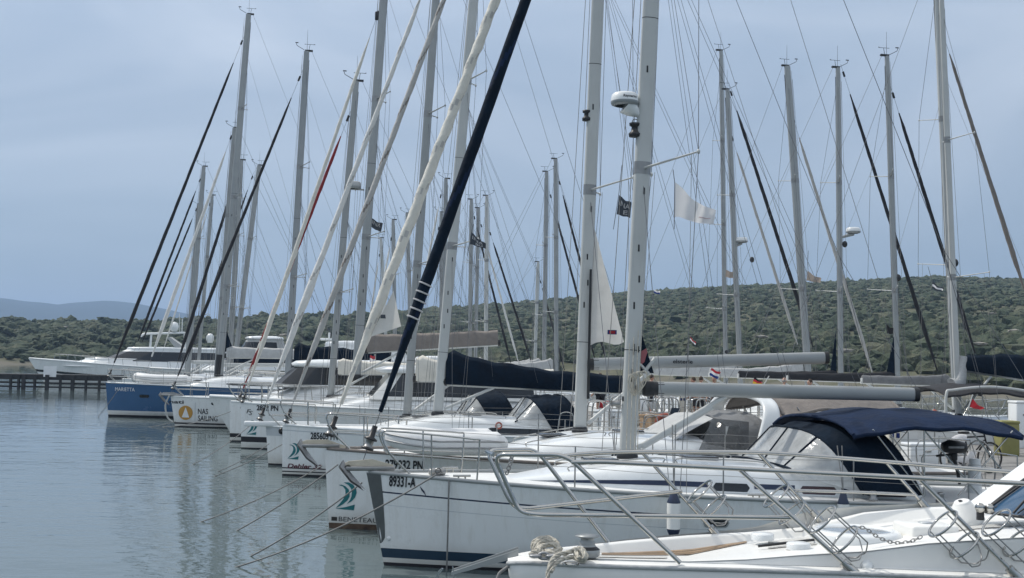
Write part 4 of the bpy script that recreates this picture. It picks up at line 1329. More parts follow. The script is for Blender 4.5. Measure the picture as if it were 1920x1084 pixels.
def b_extras():
    root, h, bt, rf, at = Bb['root'], Bb['h'], Bb['bt'], Bb['rf'], Bb['at']
    hp = lambda u, v: h.side(u, v)
    num(Bb, '279932 PN', 722, 878, 0.16, 0.64, bold=0.03)
    q = hullpix(Bb, 629, 955); logo(root, hp, q.x, q.z, 0.50)
    q = hullpix(Bb, 635, 977); text_on('BENETEAU', hp, q.x + 0.0, q.z, 0.085, 0.68, 0.0).build('hull_lettering', 'ink', root)
    q = hullpix(Bb, 618, 976)
    m_ = MB(); m_.grid([[hp(q.x + 0.03 + u, q.z + v) for v in (0, 0.07)] for u in (0, 0.05, 0.10)], 0, False); m_.build('hull_badge', mat('badge_brown', (0.03, 0.025, 0.022), 0.5), root)
    # main sheet arch
    xa = bt.cp(1420, 840, -1.4).x
    z0 = h.sheer(0.65)
    path = [V((xa - 0.02, -1.55, z0)), V((xa + 0.14, -1.52, z0 + 0.55)), V((xa + 0.26, -1.42, z0 + 0.98)), V((xa + 0.30, -1.12, z0 + 1.20)), V((xa + 0.30, -0.5, z0 + 1.29)), V((xa + 0.30, 0, z0 + 1.31)),
            V((xa + 0.30, 0.5, z0 + 1.29)), V((xa + 0.30, 1.12, z0 + 1.20)), V((xa + 0.26, 1.42, z0 + 0.98)), V((xa + 0.14, 1.52, z0 + 0.55)), V((xa - 0.02, 1.55, z0))]
    pts = smoothpath(path, 4)
    m_ = MB()
    def prof(an, t):
        k = 1 - 0.35 * math.sin(math.pi * t)
        return 0.055 * math.copysign(abs(math.sin(an)) ** 0.5, math.sin(an)), 0.20 * k * math.copysign(abs(math.cos(an)) ** 0.5, math.cos(an))
    rows = []
    for i, p in enumerate(pts):
        t = i / (len(pts) - 1)
        tn = (pts[min(i + 1, len(pts) - 1)] - pts[max(0, i - 1)]).normalized()
        bx = V((1, 0, 0)); bx = (bx - tn * bx.dot(tn)).normalized(); by = tn.cross(bx)
        row = []
        for j in range(14):
            an = 2 * math.pi * j / 14
            a_, b_ = prof(an, t)
            row.append(p + bx * b_ + by * a_)
        rows.append(row)
    m_.grid(rows, 0, True, closed=True); m_.build('sheet_arch', 'gel', root)
    m_ = MB(); m_.tube(smoothpath([(xa + 0.25, -1.62, z0 + 0.55), (xa + 0.45, -1.66, z0 + 0.62), (xa + 0.56, -1.66, z0 + 0.75)], 4), 0.03, 6); m_.tube([(xa + 0.0, -1.62, z0 + 0.50), (xa + 0.3, -1.64, z0 + 0.54)], 0.015, 6); m_.build('winch_handle', 'plastic', root)
    # cover over the cockpit behind the arch
    bimini(root, xa + 0.5, xa + 2.9, 1.4, z0 + 1.12, 'taupe', z0, camber=0.22, droop=0.16, name='cockpit_cover')
    # side screen between hood and arch
    m_ = MB()
    m_.grid([[(xa - 1.2 + 1.0 * i / 6 + 0.35 * (1 - i / 6) * k / 4, -1.36 - 0.02 * i, z0 + 0.12 + (0.78 - 0.05 * i / 6) * k / 4) for k in range(5)] for i in range(7)], 0, True); sc_ = m_.build('side_screen', 'vinyld', root)
    m_ = MB(); m_.slab([(xa - 0.62, -1.405, z0 + 0.40), (xa - 0.42, -1.41, z0 + 0.40), (xa - 0.36, -1.41, z0 + 0.76), (xa - 0.62, -1.405, z0 + 0.76)], (0, -0.012, 0)); m_.build('pocket', 'lightgrey', sc_)
    # windscreen cover in front of the hood
    m_ = MB(); m_.grid([[(6.1 + 0.80 * k / 5, -1.08 + 2.16 * j / 8, 1.64 + 0.46 * (k / 5) ** 0.85 + 0.05 * (1 - (j / 4 - 1) ** 2)) for j in range(9)] for k in range(6)], 0, True); m_.build('windscreen_cover', 'lightgrey', root)
    # mainsail corner out of the mast
    a = bt.cp(1114, 425); b2 = bt.cp(1170, 640); c2 = bt.cp(1106, 648)
    m_ = MB()
    rows = []
    for i in range(15):
        t = i / 14
        l_, r_ = a.lerp(c2, t), a.lerp(b2, t)
        rows.append([l_.lerp(r_, k / 6) + V((0, -0.10 * math.sin(math.pi * k / 6) * t, 0.05 * t * math.sin(k))) for k in range(7)])
    m_.grid(rows, 0, True); s_ = m_.build('mainsail_corner', 'sailt', root)
    q = bt.cp(1139, 627, -0.14); m_ = MB(); m_.slab([q, q + V((0.18, 0, 0)), q + V((0.18, 0, 0.085)), q + V((0, 0, 0.085))], (0, -0.006, 0)); lb = m_.build('sail_label', 'fblue', s_)
    m_ = MB(); m_.slab([q + V((0.03, -0.01, 0.015)), q + V((0.15, -0.01, 0.015)), q + V((0.15, -0.01, 0.07)), q + V((0.03, -0.01, 0.07))], (0, -0.003, 0)); m_.build('sail_label', 'fred', s_)
    q = bt.cp(1262, 681, -0.10); text_on('elsterle', lambda u, v: V((q.x + u, -0.092, q.z + v)), 0, 0, 0.075, 0.40, 0.015).build('boom_lettering', 'ink', root)
    a, b2, c2 = bt.cp(738, 545, -0.02), bt.cp(752, 612, -0.02), bt.cp(694, 632, -0.02)
    m_ = MB(); rows = []
    for i in range(11):
        t = i / 10
        l_, r_ = a.lerp(c2, t), a.lerp(b2, t)
        rows.append([l_.lerp(r_, k / 6) + V((0, -0.10 * math.sin(math.pi * k / 6) * t, 0.0)) for k in range(7)])
    m_.grid(rows, 0, True); s_ = m_.build('headsail_corner', 'sailt', root)
    q = bt.cp(713, 597, -0.14); m_ = MB(); m_.slab([q, q + V((0.10, 0, 0)), q + V((0.09, 0, 0.07)), q + V((0.01, 0, 0.07))], (0, -0.006, 0)); m_.build('sail_label', 'fgrey', s_)
    c = bt.cp(1100, 217); m_ = MB(); m_.lathe([(0.03, 0.10), (0.085, 0.10), (0.08, 0.06), (0.05, 0.045), (0.055, -0.02), (0.09, -0.05), (0.085, -0.10), (0.02, -0.11)], c, 12); m_.build('deck_light', 'plastic', root)
    m_ = MB(); m_.box((-0.20, 0, 1.48), (0.7, 0.15, 0.07), bev=0.02); m_.build('bow_roller', 'steeld', root)
    anchor_mesh(root, (-0.52, -0.02, 1.49), 0.16, 1.0, 'anchorcream', 'galv')
    m_ = MB(); m_.slab([bt.cp(1099, 838, -0.15) + V((0, 0, 0.9)), bt.cp(1104, 838, -0.15) + V((0, 0, 0.9)), bt.cp(1110, 505, -0.15), bt.cp(1106, 505, -0.15)], (0, 0.02, 0)); m_.build('mast_slot', 'plastic', root)
b_extras()

# --- C: number 285605 PN, navy sail cover
Cc = sail('white yacht with black window band, number 285605 PN and dark sail cover on its boom', bow=(529, 892), L=10.6, Bm=3.3, fb=1.30, fs_=1.05, rake=0.03,
          bands=[('w', -0.5, 0), ('w', 0.05, 1), ('w', 0.10, 0), ('w', 0.13, 1), ('w', 0.19, 0), ('w', 0.22, 1), ('s', -0.14, 2), ('s', -0.11, 1), ('s', 0, 1)], hmats=['antifoul', 'hullgel', 'greyhull'],
          roof=(2.2, 7.6, 1.1, 0.42, 2.2), wins=[(5.1, 7.35, 0.04, 0.20)], mast=((820, 782), (888, 0)), ztop=15.4, stay=((538, 786), (840, 0)), stay_k=0.985, stayr=(0.085, 0.07), staym=('sailgrey', 'taupe'), uv=(0.10, 0.0, 1.0),
          chord=0.27, boom=((838, 716), (1170, 733)), boomd=0.22, cover='navy', cov_h=(0.86, 0.42), hood=(5.9, 7.75, 1.15, 1.5, 0.92, 1.28), hoodm=('navy', 'vinyl'), lift=0.6)
def c_extras():
    root, h, bt = Cc['root'], Cc['h'], Cc['bt']
    hp = lambda u, v: h.side(u, v)
    num(Cc, '285605 PN', 582, 823, 0.17, 0.68, bold=0.03)
    num(Cc, '2902', 622, 846, 0.17, 0.36, bold=0.0)
    q = hullpix(Cc, 539, 877); text_on('Dehler 32', hp, q.x, q.z, 0.11, 0.85, 0.03, 0.25).build('hull_lettering', 'inkmaroon', root)
    q = hullpix(Cc, 539, 861); logo(root, hp, q.x, q.z, 0.42)
    m_ = MB(); m_.torus((5.45, -1.13, 1.40), 0.075, 0.022, (0, 1, 0), 18, 6); m_.build('lifebuoy', 'buoy', root)
    # side gate hoops
    for xx in (6.9, 9.2):
        m_ = MB(); e = h.edge(xx, -1, 0.08)
        m_.tube(smoothpath([e, e + V((0.06, 0, 0.55)), e + V((0.15, 0, 0.66)), e + V((0.32, 0, 0.66)), e + V((0.42, 0, 0.55)), e + V((0.46, 0, 0))], 4), 0.016, 7); m_.build('gate_hoop', 'steel', root)
c_extras()

# --- D: grey bow with a bowsprit beam
Dd = sail('pale grey yacht with a long white bowsprit beam and cream headsail', bow=(503, 872), L=11.4, Bm=3.4, fb=1.08, fs_=1.0, rake=0.10, bands=[('w', -0.5, 0), ('w', 0.05, 1), ('s', -0.25, 2), ('s', 0, 2)], hmats=['antifoul', 'hullgel', 'greyhull'],
          roof=(2.6, 7.6, 1.05, 0.4, 2.0), wins=[(4.0, 6.8, 0.06, 0.19)], mast=((764, 765), (817, 0)), ztop=15.0, stay=((489, 782), (780, 0)), stay_k=0.985, stayr=(0.095, 0.06), staym=('sailw', 'sailgrey'), uv=(0.10, 0.0, 1.0),
          chord=0.245, mm='alu', boomz=1.1, cover='sail', cov_h=(0.7, 0.3), hood=(5.3, 7.0, 1.12, 1.42, 0.92, 1.25), hoodm=('navy', 'vinyl'), bulge=(0.26, 0.35), fold=0.15)
m_ = MB(); m_.box((0.35, 0, 1.16), (2.1, 0.30, 0.14), bev=0.03); m_.build('bowsprit', 'gel', Dd['root'])
m_ = MB(); m_.lathe([(0.06, -0.12), (0.10, -0.1), (0.05, 0), (0.10, 0.1), (0.06, 0.12)], (0.35, -0.26, 0.98), 10, axis=(0, 1, 0)); m_.build('bow_reel', 'plastic', Dd['root'])

# --- E: deck saloon, 2872 and teal emblem
E = sail('white deck-saloon yacht with a dark wraparound window and number 2872 on its bow', bow=(452, 841), L=11.5, Bm=3.5, fb=1.50, fs_=1.3, rake=0.06,
         bands=[('w', -0.5, 0), ('w', 0.04, 1), ('w', 0.22, 0), ('w', 0.40, 1), ('s', -0.2, 1), ('s', 0, 1)], hmats=['antifoul', 'hullgel'], roof=(2.9, 10.2, 1.35, 0.5, 2.2), wins=[],
         mast=((669, 690), (719, 0)), ztop=17.0, stay=((456, 750), (703, 46), (707, 30)), stayr=(0.085, 0.05), staym=('sail', 'sailw'), chord=0.30, mm='alu', boom=((690, 657), (935, 643)), boomd=0.22, cover='taupe', cov_h=(0.55, 0.45), head=False, dz_mast=0.75, wheels=2)
def e_extras():
    root, h, bt, rf = E['root'], E['h'], E['bt'], E['rf']
    hp = lambda u, v: h.side(u, v)
    num(E, '2872 PN', 481, 769, 0.17, 0.70, bold=0.03)
    num(E, 'F', 462, 775, 0.14, 0.10, bold=0.0, slant=0.3); num(E, 'S', 466, 778, 0.14, 0.10, bold=0.0, slant=0.3)
    q = hullpix(E, 462, 815); logo(root, hp, q.x, q.z, 0.48)
    # pilot house: sloped screen, dark band, thick white roof
    x0, x1 = 4.1, 9.6
    zb = h.zdeck(4.5) + 0.42
    m_ = MB()
    st = [(x0, 1.02), (x0 + 0.5, 1.2), (x0 + 1.2, 1.28), (x0 + 3, 1.32), (x1, 1.25)]
    def ring(z, dx, kw, xs=None):
        near = [V((x + dx * (1 - i / 4) , -w_ * kw, z)) for i, (x, w_) in enumerate(st)]
        far = [V((p.x, -p.y, p.z)) for p in near[::-1]]
        return near + far
    r0, r1 = ring(zb - 0.1, 0, 1.0), ring(zb + 0.78, 0.75, 0.9)
    m_.grid([r0, [a.lerp(b, 0.12) for a, b in zip(r0, r1)], r1], 0, False, closed=True, fmat=lambda i, j: 0 if (i == 0 or j in (0, 8)) else 1)
    m_.build('pilothouse', ['gel2', 'glass'], root)
    m_ = MB(); z2 = zb + 0.78
    rr = [ring(z2, 0.45, 1.0), ring(z2 + 0.10, 0.25, 1.04), ring(z2 + 0.20, 0.6, 0.98), ring(z2 + 0.25, 1.2, 0.6)]
    m_.grid(rr, 0, True, closed=True); m_.add(rr[0], [tuple(range(10))], 0, False); m_.add(rr[-1], [tuple(range(10))], 0, False); fix_normals(m_.build('pilothouse_roof', 'gel', root))
    for i in (2, 3):
        m_ = MB(); m_.tube([r0[i] + V((0, -0.012, 0.12)), r1[i] + V((0, -0.012, 0))], 0.02, 6); m_.build('window_post', 'plastic', root)
    # radar on the mast
    c = bt.cp(664, 347); dome(root, (c.x, 0, c.z), 0.24, 'lightgrey', 'radar_dome', 0.24)
    m_ = MB(); m_.tube([(c.x, 0, c.z - 0.14), bt.cp(683, 356)], 0.03, 6); m_.build('radar_bracket', 'alu', root)
    c = bt.cp(708, 30); m_ = MB(); m_.box(c, (0.18, 0.1, 0.3), bev=0.03); m_.build('mast_fitting', 'plastic', root)
e_extras()

# --- F: white yacht with red and cream headsail
Ff = sail('slim white yacht showing only its bow edge, with a dark red rolled headsail', bow=(431, 828), L=10.5, Bm=2.9, fb=1.42, fs_=1.2, rake=0.05, bands=[('w', -0.5, 0), ('w', 0.05, 1), ('w', 0.16, 0), ('w', 0.30, 1), ('s', 0, 1)], hmats=['antifoul', 'hullgel'],
          mast=((624, 690), (668, 152)), stay=((449, 747), (650, 228), (651, 225)), stayr=(0.07, 0.055), staym=('red', 'sail'), uv=(0.35, 0.0, 0.6), chord=0.25, mm='alu', boomz=0.9, cover='sail', cov_h=(0.5, 0.35), boomL=4.1)
# --- G: white hull with the orange disc
G = sail('white yacht with an orange disc and black lettering on its hull', bow=(328, 800), L=12.4, Bm=3.9, fb=1.27, fs_=1.15, rake=0.22, bands=[('w', -0.5, 0), ('w', 0.04, 1), ('w', 0.12, 0), ('w', 0.19, 1), ('s', -0.2, 1), ('s', 0, 1)], hmats=['antifoul', 'hullgel'],
         mast=((540, 700), (575, 96)), stay=((325, 726), (557, 158), (560, 150)), stayr=(0.085, 0.055), staym=('black', 'navy'), chord=0.29, mm='aludark', boomz=1.0, cover='navy', cov_h=(1.0, 0.75), boomL=4.2)
def g_extras():
    root, h, bt = G['root'], G['h'], G['bt']
    hp = lambda u, v: h.side(u, v, 0.015)
    q = hullpix(G, 348, 774)
    m_ = MB(); N = 28; r = 0.30
    ring = [hp(q.x + r * math.cos(2 * math.pi * k / N), q.z + r * math.sin(2 * math.pi * k / N)) for k in range(N)]
    m_.add([hp(q.x, q.z)] + ring, [(0, k + 1, (k + 1) % N + 1) for k in range(N)]); m_.build('hull_emblem', 'orange', root)
    m_ = MB(); h2 = lambda u, v: h.side(u, v, 0.024)
    m_.add([h2(q.x - 0.16, q.z - 0.20), h2(q.x + 0.16, q.z - 0.20), h2(q.x, q.z + 0.24)], [(0, 1, 2)]); m_.build('hull_emblem', 'white', root)
    num(G, 'NAS', 371, 776, 0.23, 0.42, bold=0.012); num(G, 'SAILING', 371, 789, 0.23, 0.82, bold=0.012)
    num(G, 'nati', 317, 756, 0.14, 0.62, bold=0.02)
    q = hullpix(G, 365, 790); m_ = MB(); m_.grid([[h2(q.x + u, q.z + v) for v in (0, 0.4, 0.8)] for u in (0, 0.02)], 0, False); m_.build('emblem_divider', 'greyhull', root)
    m_ = MB(); q = hullpix(G, 405, 757); patch(hp, q.x - 0.2, q.x + 0.25, q.z - 0.06, q.z + 0.06, 0.3).build('portlight', 'glass', root)
    m_ = MB(); m_.box((-0.2, 0, 1.33), (0.8, 0.2, 0.09), bev=0.02); m_.build('bow_roller', 'steeld', root)
    anchor_mesh(root, (-0.6, 0, 1.34), 0.15, 1.1, 'galv', 'galv')
    for k in range(2):
        m_ = MB(); y = -0.16 + 0.32 * k; m_.tube(smoothpath([(-0.25, y, 1.35), (-0.42, y, 0.9), (-0.32, y, 0.4), (-0.1, y, 0.2)], 4), 0.02, 6); m_.build('boarding_ladder', 'aluw', root)
    b_ = G['boom']
    c = G['at'](0)
    q = bt.cp(553, 695, -0.22); m_ = MB(); m_.slab([q, q + V((0.24, 0, 0)), q + V((0.24, 0, 0.28)), q + V((0, 0, 0.28))], (0, -0.02, 0)); m_.build('cover_badge', 'white', root)
g_extras()
# --- H: the blue hull
H = sail('long blue-hulled yacht with white name lettering near its bow', bow=(203, 781), L=14.5, Bm=4.3, fb=1.62, fs_=1.4, rake=0.18, bands=[('w', -0.5, 0), ('w', 0.10, 1), ('w', 0.30, 2), ('s', -0.12, 2), ('s', 0, 2)], hmats=['antifoul', 'hullgel', 'bluehull'],
         mast=((411, 718), (466, 27)), stay=((205, 703), (448, 92), (452, 82)), stayr=(0.10, 0.06), staym=('black', 'navy'), chord=0.32, mm='alu', spread=3, boomz=1.0, cover='lightgrey', cov_h=(0.5, 0.4), roof=(3.4, 10.5, 1.3, 0.5, 2.4), boomL=5.2)
def h_extras():
    root, h, bt = H['root'], H['h'], H['bt']
    hp = lambda u, v: h.side(u, v, 0.02)
    num(H, 'MARIETTA', 216, 733, 0.18, 0.95, m='white', bold=0.0)
    q = hullpix(H, 270, 743); patch(hp, q.x - 0.22, q.x + 0.24, q.z - 0.07, q.z + 0.07, 0.3).build('portlight', 'glass', root)
    q = bt.cp(408, 705); m_ = MB(); m_.tube([q, bt.cp(412, 665)], 0.17, 8); m_.build('mast_boot', 'plastic', root)
    a, b2, c2 = bt.cp(425, 620), bt.cp(438, 658), bt.cp(420, 660)
    m_ = MB(); m_.slab([a, b2, c2], (0, 0.03, 0)); m_.build('mainsail_corner', 'navy', root)
h_extras()

# --- yachts further down the left-hand row, behind the blue hull
LG = 'yachts moored beyond the blue hull'
sail('yacht with a pale rolled headsail beside the blue hull', mast=((407, 690), (440, 240)), Y=63, L=12, Bm=3.8, stay=((279, 684), (430, 268), (432, 260)), stayr=(0.11, 0.07), staym=('sailw', 'sail'), chord=0.3, mm='alu', lod=2, wr=0.008, group=LG, xm=4.3)
sail('yacht with a slim black headsail slanting past the blue hull mast', mast=((430, 690), (452, 300)), Y=68, L=12, Bm=3.8, stay=((330, 690), (440, 345), (442, 335)), stayr=(0.11, 0.08), staym=('black', 'black'), chord=0.3, mm='alu', lod=2, wr=0.008, group=LG, xm=4.3, cover='navy')
sail('yacht with twin bright spreaders on its mast behind the blue hull', mast=((444, 650), (486, 310)), Y=74, L=12, Bm=3.8, stay=((345, 690), (470, 345), (472, 335)), stayr=(0.07, 0.05), staym=('black', 'black'), chord=0.32, mm='alu', lod=2, wr=0.008, group=LG, xm=4.0, cover='lightgrey')
sail('yacht with a very thin dark headsail in front of the satellite dome', mast=((356, 655), (382, 312)), Y=80, L=12, Bm=3.8, stay=((255, 650), (372, 350), (374, 340)), stayr=(0.10, 0.06), staym=('black', 'black'), chord=0.32, mm='alu', lod=2, wr=0.008, group=LG, xm=4.2)
sail('shorter-masted yacht left of the blue hull mast, thin dark headsail', mast=((352, 655), (372, 383)), Y=86, L=11, Bm=3.6, stay=((263, 650), (366, 400), (367, 395)), stayr=(0.09, 0.06), staym=('black', 'black'), chord=0.26, mm='alu', lod=2, wr=0.008, group=LG, xm=4.0)
sail('yacht with a radar dome low on its mast behind the blue hull', mast=((374, 655), (398, 366)), Y=92, L=12, Bm=3.8, stay=((305, 660), (392, 395), (393, 385)), stayr=(0.07, 0.05), staym=('sailw', 'sail'), chord=0.28, mm='alu', lod=2, wr=0.008, group=LG, xm=4.0)

# --- masts seen far off between the nearer rigs
CG = 'distant yachts seen between the nearer masts'
far_c = [('far yacht with a grey mast between cream and navy headsails', ((741, 640), (737, 412)), 84, False, ((690, 690), (733, 450)), 'alu'),
         ('far yacht whose bare mast top shows beside a cream twisted headsail', ((771, 640), (763, 400)), 80, False, ((690, 690), (756, 440)), 'alu'),
         ('far yacht with a short thin mast behind the dark banner flag', ((724, 640), (714, 446)), 100, False, ((680, 690), (711, 480)), 'aluw'),
         ('far yacht with a dark rigging top behind the white mast', ((832, 650), (836, 335)), 72, False, ((760, 700), (826, 370)), 'aludark'),
         ('far yacht with a slender mast just left of the white mast', ((829, 650), (827, 398)), 82, False, ((765, 690), (822, 430)), 'alu'),
         ('far yacht right of the navy headsail, first of three close masts', ((881, 650), (884, 374)), 78, True, ((960, 690), (890, 410)), 'alu'),
         ('far yacht right of the navy headsail, second of three close masts', ((892, 650), (897, 390)), 86, True, ((975, 690), (903, 425)), 'alu'),
         ('far yacht right of the navy headsail, third of three close masts', ((911, 650), (913, 367)), 76, True, ((1000, 690), (920, 440)), 'aluw'),
         ('far yacht with a short mast carrying a white radar left of the tall pair', ((1003, 680), (1009, 491)), 92, True, ((1060, 700), (1014, 530)), 'aluw'),
         ('far yacht with a tall slim mast, left one of the tall pair', ((1020, 680), (1025, 322)), 72, True, ((1120, 690), (1033, 370)), 'alu'),
         ('far yacht with a tall slim mast, right one of the tall pair', ((1043, 680), (1042, 298)), 68, True, ((1140, 690), (1050, 345)), 'alu')]
for lb, ms_, Y_, fl, sy, mm_ in far_c:
    dark = lb.endswith(('pair', 'masts')) and 'second' not in lb
    sail(lb, mast=ms_, Y=Y_, L=11, Bm=3.6, flip=fl, stay=(sy[0], sy[1], sy[1]), stayr=(0.085, 0.06), staym=('black', 'black') if dark else ('sailw', 'sail'), chord=0.27, mm=mm_, lod=2, wr=0.008, group=CG, xm=4.0, cover='lightgrey' if fl else 'grey', ant=False)

# --- the row on the far side of the quay, bows to the right
RG = 'yachts on the far side of the quay with bows to the right'
Rr = []
def right(label, ms_, Y_, sy, **k):
    o = sail(label, mast=ms_, Y=Y_, flip=True, stay=(sy[0], sy[1], sy[1]), lod=2, wr=0.007, group=RG, **{**dict(L=12, Bm=3.7, xm=4.6, chord=0.28, mm='alu', stayr=(0.095, 0.07), staym=('black', 'navy')), **k})
    Rr.append(o)
    return o
R1 = right('yacht with paired mast, taller and left of the two close masts', ((1360, 668), (1352, 95)), 58, ((1500, 660), (1374, 262)), spread=3, chord=0.23, cover='grey', staym=('sailgrey', 'sailgrey'), stayr=(0.08, 0.06))
R2 = right('yacht with paired mast, lower and right of the two close masts, dark headsail', ((1386, 668), (1364, 168)), 55, ((1530, 668), (1372, 178)), cover='lightgrey', stayr=(0.10, 0.07), chord=0.26)
R3 = right('yacht with a leaning mast and a pale grey rolled headsail', ((1512, 660), (1476, 124)), 52, ((1643, 722), (1489, 228)), staym=('sailgrey', 'sailw'), chord=0.34, cover='lightgrey', stayr=(0.09, 0.06))
R4 = right('yacht with a white radar on its mast and dark headsail to the right', ((1576, 715), (1571, 127)), 49, ((1764, 716), (1583, 142)), chord=0.24, cover='black', cov_h=(0.4, 0.22), stayr=(0.095, 0.06))
R5 = right('yacht with a small dark flag low on its rigging and a slack dark headsail', ((1683, 722), (1663, 105)), 45, ((1834, 680), (1676, 182)), chord=0.225, cover='black', cov_h=(0.4, 0.22), stayr=(0.09, 0.06))
R6 = right('tall-masted yacht nearest on the far side of the quay with taupe headsail', ((1790, 690), (1757, -20)), 40, ((1926, 560), (1771, 72)), chord=0.30, staym=('taupe', 'taupe'), stayr=(0.095, 0.05), ztop=17, mm='aluw', cover='grey', cov_h=(0.35, 0.2), boomL=3.2)
def r_corner(o, pts, m='navy', name='mainsail_corner'):
    q = [o['bt'].cp(*p) for p in pts]
    m_ = MB(); m_.slab(q, (0, 0.03, 0)); return m_.build(name, m, o['root'])
r_corner(R4, [(1567, 620), (1568, 716), (1554, 716)])
r_corner(R5, [(1676, 628), (1677, 722), (1658, 720)])
for o, px, py in ((R4, 1600, 432), (R2, 1390, 450), (Ff, 1, 1)):
    if px > 1:
        c = o['bt'].cp(px, py); dome(o['root'], c, 0.30, 'gel', 'radar_dome', 0.24)
        m_ = MB(); m_.tube([c + V((0, 0, -0.14)), o['at'](c.z - 0.35)], [0.09, 0.04], 8); m_.build('radar_bracket', 'alu', o['root'])
for o, pts in ((R1, ((1361, 660),)), (R2, ((1410, 487),)), (R4, ((1584, 458),)), (R5, ((1684, 521),)), (R6, ((1791, 493),))):
    for p in pts:
        c = o['bt'].cp(*p); m_ = MB(); m_.ell(c, (0.12, 0.10, 0.14), 8, 6); m_.build('deck_light', 'plastic', o['root'])
# the boat moored between the near yacht and that row: navy boom cover, white-edged hard bimini
S = sail('yacht with a white-edged dark bimini and navy covered boom behind the near canopy', mast=((1796, 742), (1772, 160)), Y=37, L=11.5, Bm=3.7, xm=4.4, yaw=11, stay=False, chord=0.2, mm='aluw', boom=((1806, 690), (2010, 722)), boomd=0.24, cover='navy', cov_h=(0.35, 0.75), boomm='aludark', lod=2, wr=0.006, ztop=15, ant=False, backstay=False)
def s_extras():
    root, h, bt = S['root'], S['h'], S['bt']
    z = bt.cp(1780, 741, -1.3).z
    x0, x1 = bt.cp(1772, 745, -1.3).x, bt.cp(1935, 740, -1.3).x
    o = bimini(root, x0, x1, 1.35, z, 'black', h.sheer(0.8), camber=0.18, droop=0.05)
    m_ = MB()
    m_.tube(smoothpath([(x0, -1.36, z - 0.9), (x0, -1.37, z + 0.02), (x0 + 0.25, -1.37, z + 0.16), (lerp(x0, x1, .5), -1.37, z + 0.27), (x1 - 0.25, -1.37, z + 0.16), (x1, -1.37, z + 0.02), (x1, -1.36, z - 0.9)], 5), 0.045, 7)
    m_.build('edge_frame', 'aluw', o)
    q = bt.cp(1806, 690, 0); m_ = MB(); m_.tube([bt.cp(1786, 722), bt.cp(1800, 715), bt.cp(1806, 668)], [0.25, 0.2, 0.12], 8); m_.build('mast_cover', 'lightgrey', root)
s_extras()
# ------------------------------------------------------------------ motor yachts behind
def motor(label, O, yaw, L, Bm, fb, fs_, levels, hullm=('antifoul', 'hullgel', 'glass'), wband=None, name='motor_yacht', flip=False, p=1.9, rake=0.9, group=None):
    """levels: list of (x0, x1, halfwidth, z0, z1, front slope, rear slope, wall material, glass v range or None, roof overhang)"""
    h = Hull(L, Bm, fb, fs_, rake, p=p, pw=1.5, wl=0.88)
    bt = Boat(yaw, flip, O)
    root = empty(name, bt.O, bt.a)
    tag(root, label, 'motor yacht', group)
    bands = [('w', -0.5, 0), ('w', 0.08, 1)] + ([('s', -wband[1], 2), ('s', -wband[0], 1)] if wband else []) + [('s', -0.02, 1), ('s', 0, 1)]
    make_hull(h, bands, list(hullm), root, NT=18)
    make_deck(h, root, 'deck', 'gel', railr=0.06)
    for k, (x0, x1, hw, z0, z1, fr, re, wm_, gv, ov) in enumerate(levels):
        m_ = MB()
        NS = 9
        def ring(t):
            z = lerp(z0, z1, t)
            xa, xb = x0 + fr * t, x1 - re * t
            w_ = hw * (1 - 0.10 * t)
            near = [V((lerp(xa, xb, (i / NS) ** 1.4), -w_ * min(1, 0.45 + 0.55 * (i / NS * 3.2) ** 0.6), z)) for i in range(NS + 1)]
            return near + [V((q.x, -q.y, q.z)) for q in near[::-1]]
        ts = [0, gv[0], gv[1], 1] if gv else [0, 0.5, 1]
        rows = [ring(t) for t in ts]
        m_.grid(rows, 0, False, closed=True, fmat=lambda i, j: 1 if (gv and i == 1 and j < NS - 1 or gv and i == 1 and NS * 1 + 2 < j) else 0)
        m_.build('cabin', [wm_, 'glass' if wm_ != 'darkblue' else 'glassb'], root)
        m_ = MB()
        a, b_ = ring(1.0), ring(1.0)
        up = lambda r_, dz, k_, dx: [V((lerp((x0 + fr + x1 - re) / 2, q.x, k_) + dx, q.y * k_, z1 + dz)) for q in r_]
        rr = [up(a, -0.04, 1 + ov, -ov * 0.5), up(a, 0.05, 1 + ov * 1.2, -ov * 0.7), up(a, 0.15, 1.0, 0), up(a, 0.22, 0.6, 0.1)]
        m_.grid(rr, 0, True, closed=True); m_.add(rr[0], [tuple(range(len(a)))], 0, False); m_.add(rr[-1], [tuple(range(len(a)))], 0, False)
        fix_normals(m_.build('roof', 'gel', root))
    m_ = MB()
    xs = [0.05 * L + 0.42 * L * i / 7 for i in range(8)]
    for sd in (-1, 1):
        tp = [h.edge(x, sd, 0.12) + V((0, 0, 0.62)) for x in xs]
        m_.tube(tp, 0.022, 6)
        for x in xs: e = h.edge(x, sd, 0.1); m_.tube([e, e + V((-0.08, 0, 0.62))], 0.018, 5)
    m_.build('bow_rail', 'steel', root)
    return dict(root=root, h=h, bt=bt)

def mast_post(root, c, z1, m='gel'):
    m_ = MB(); m_.tube([c, V((c[0] + 0.2, c[1], z1))], [0.10, 0.06], 8); m_.build('radar_mast', m, root)

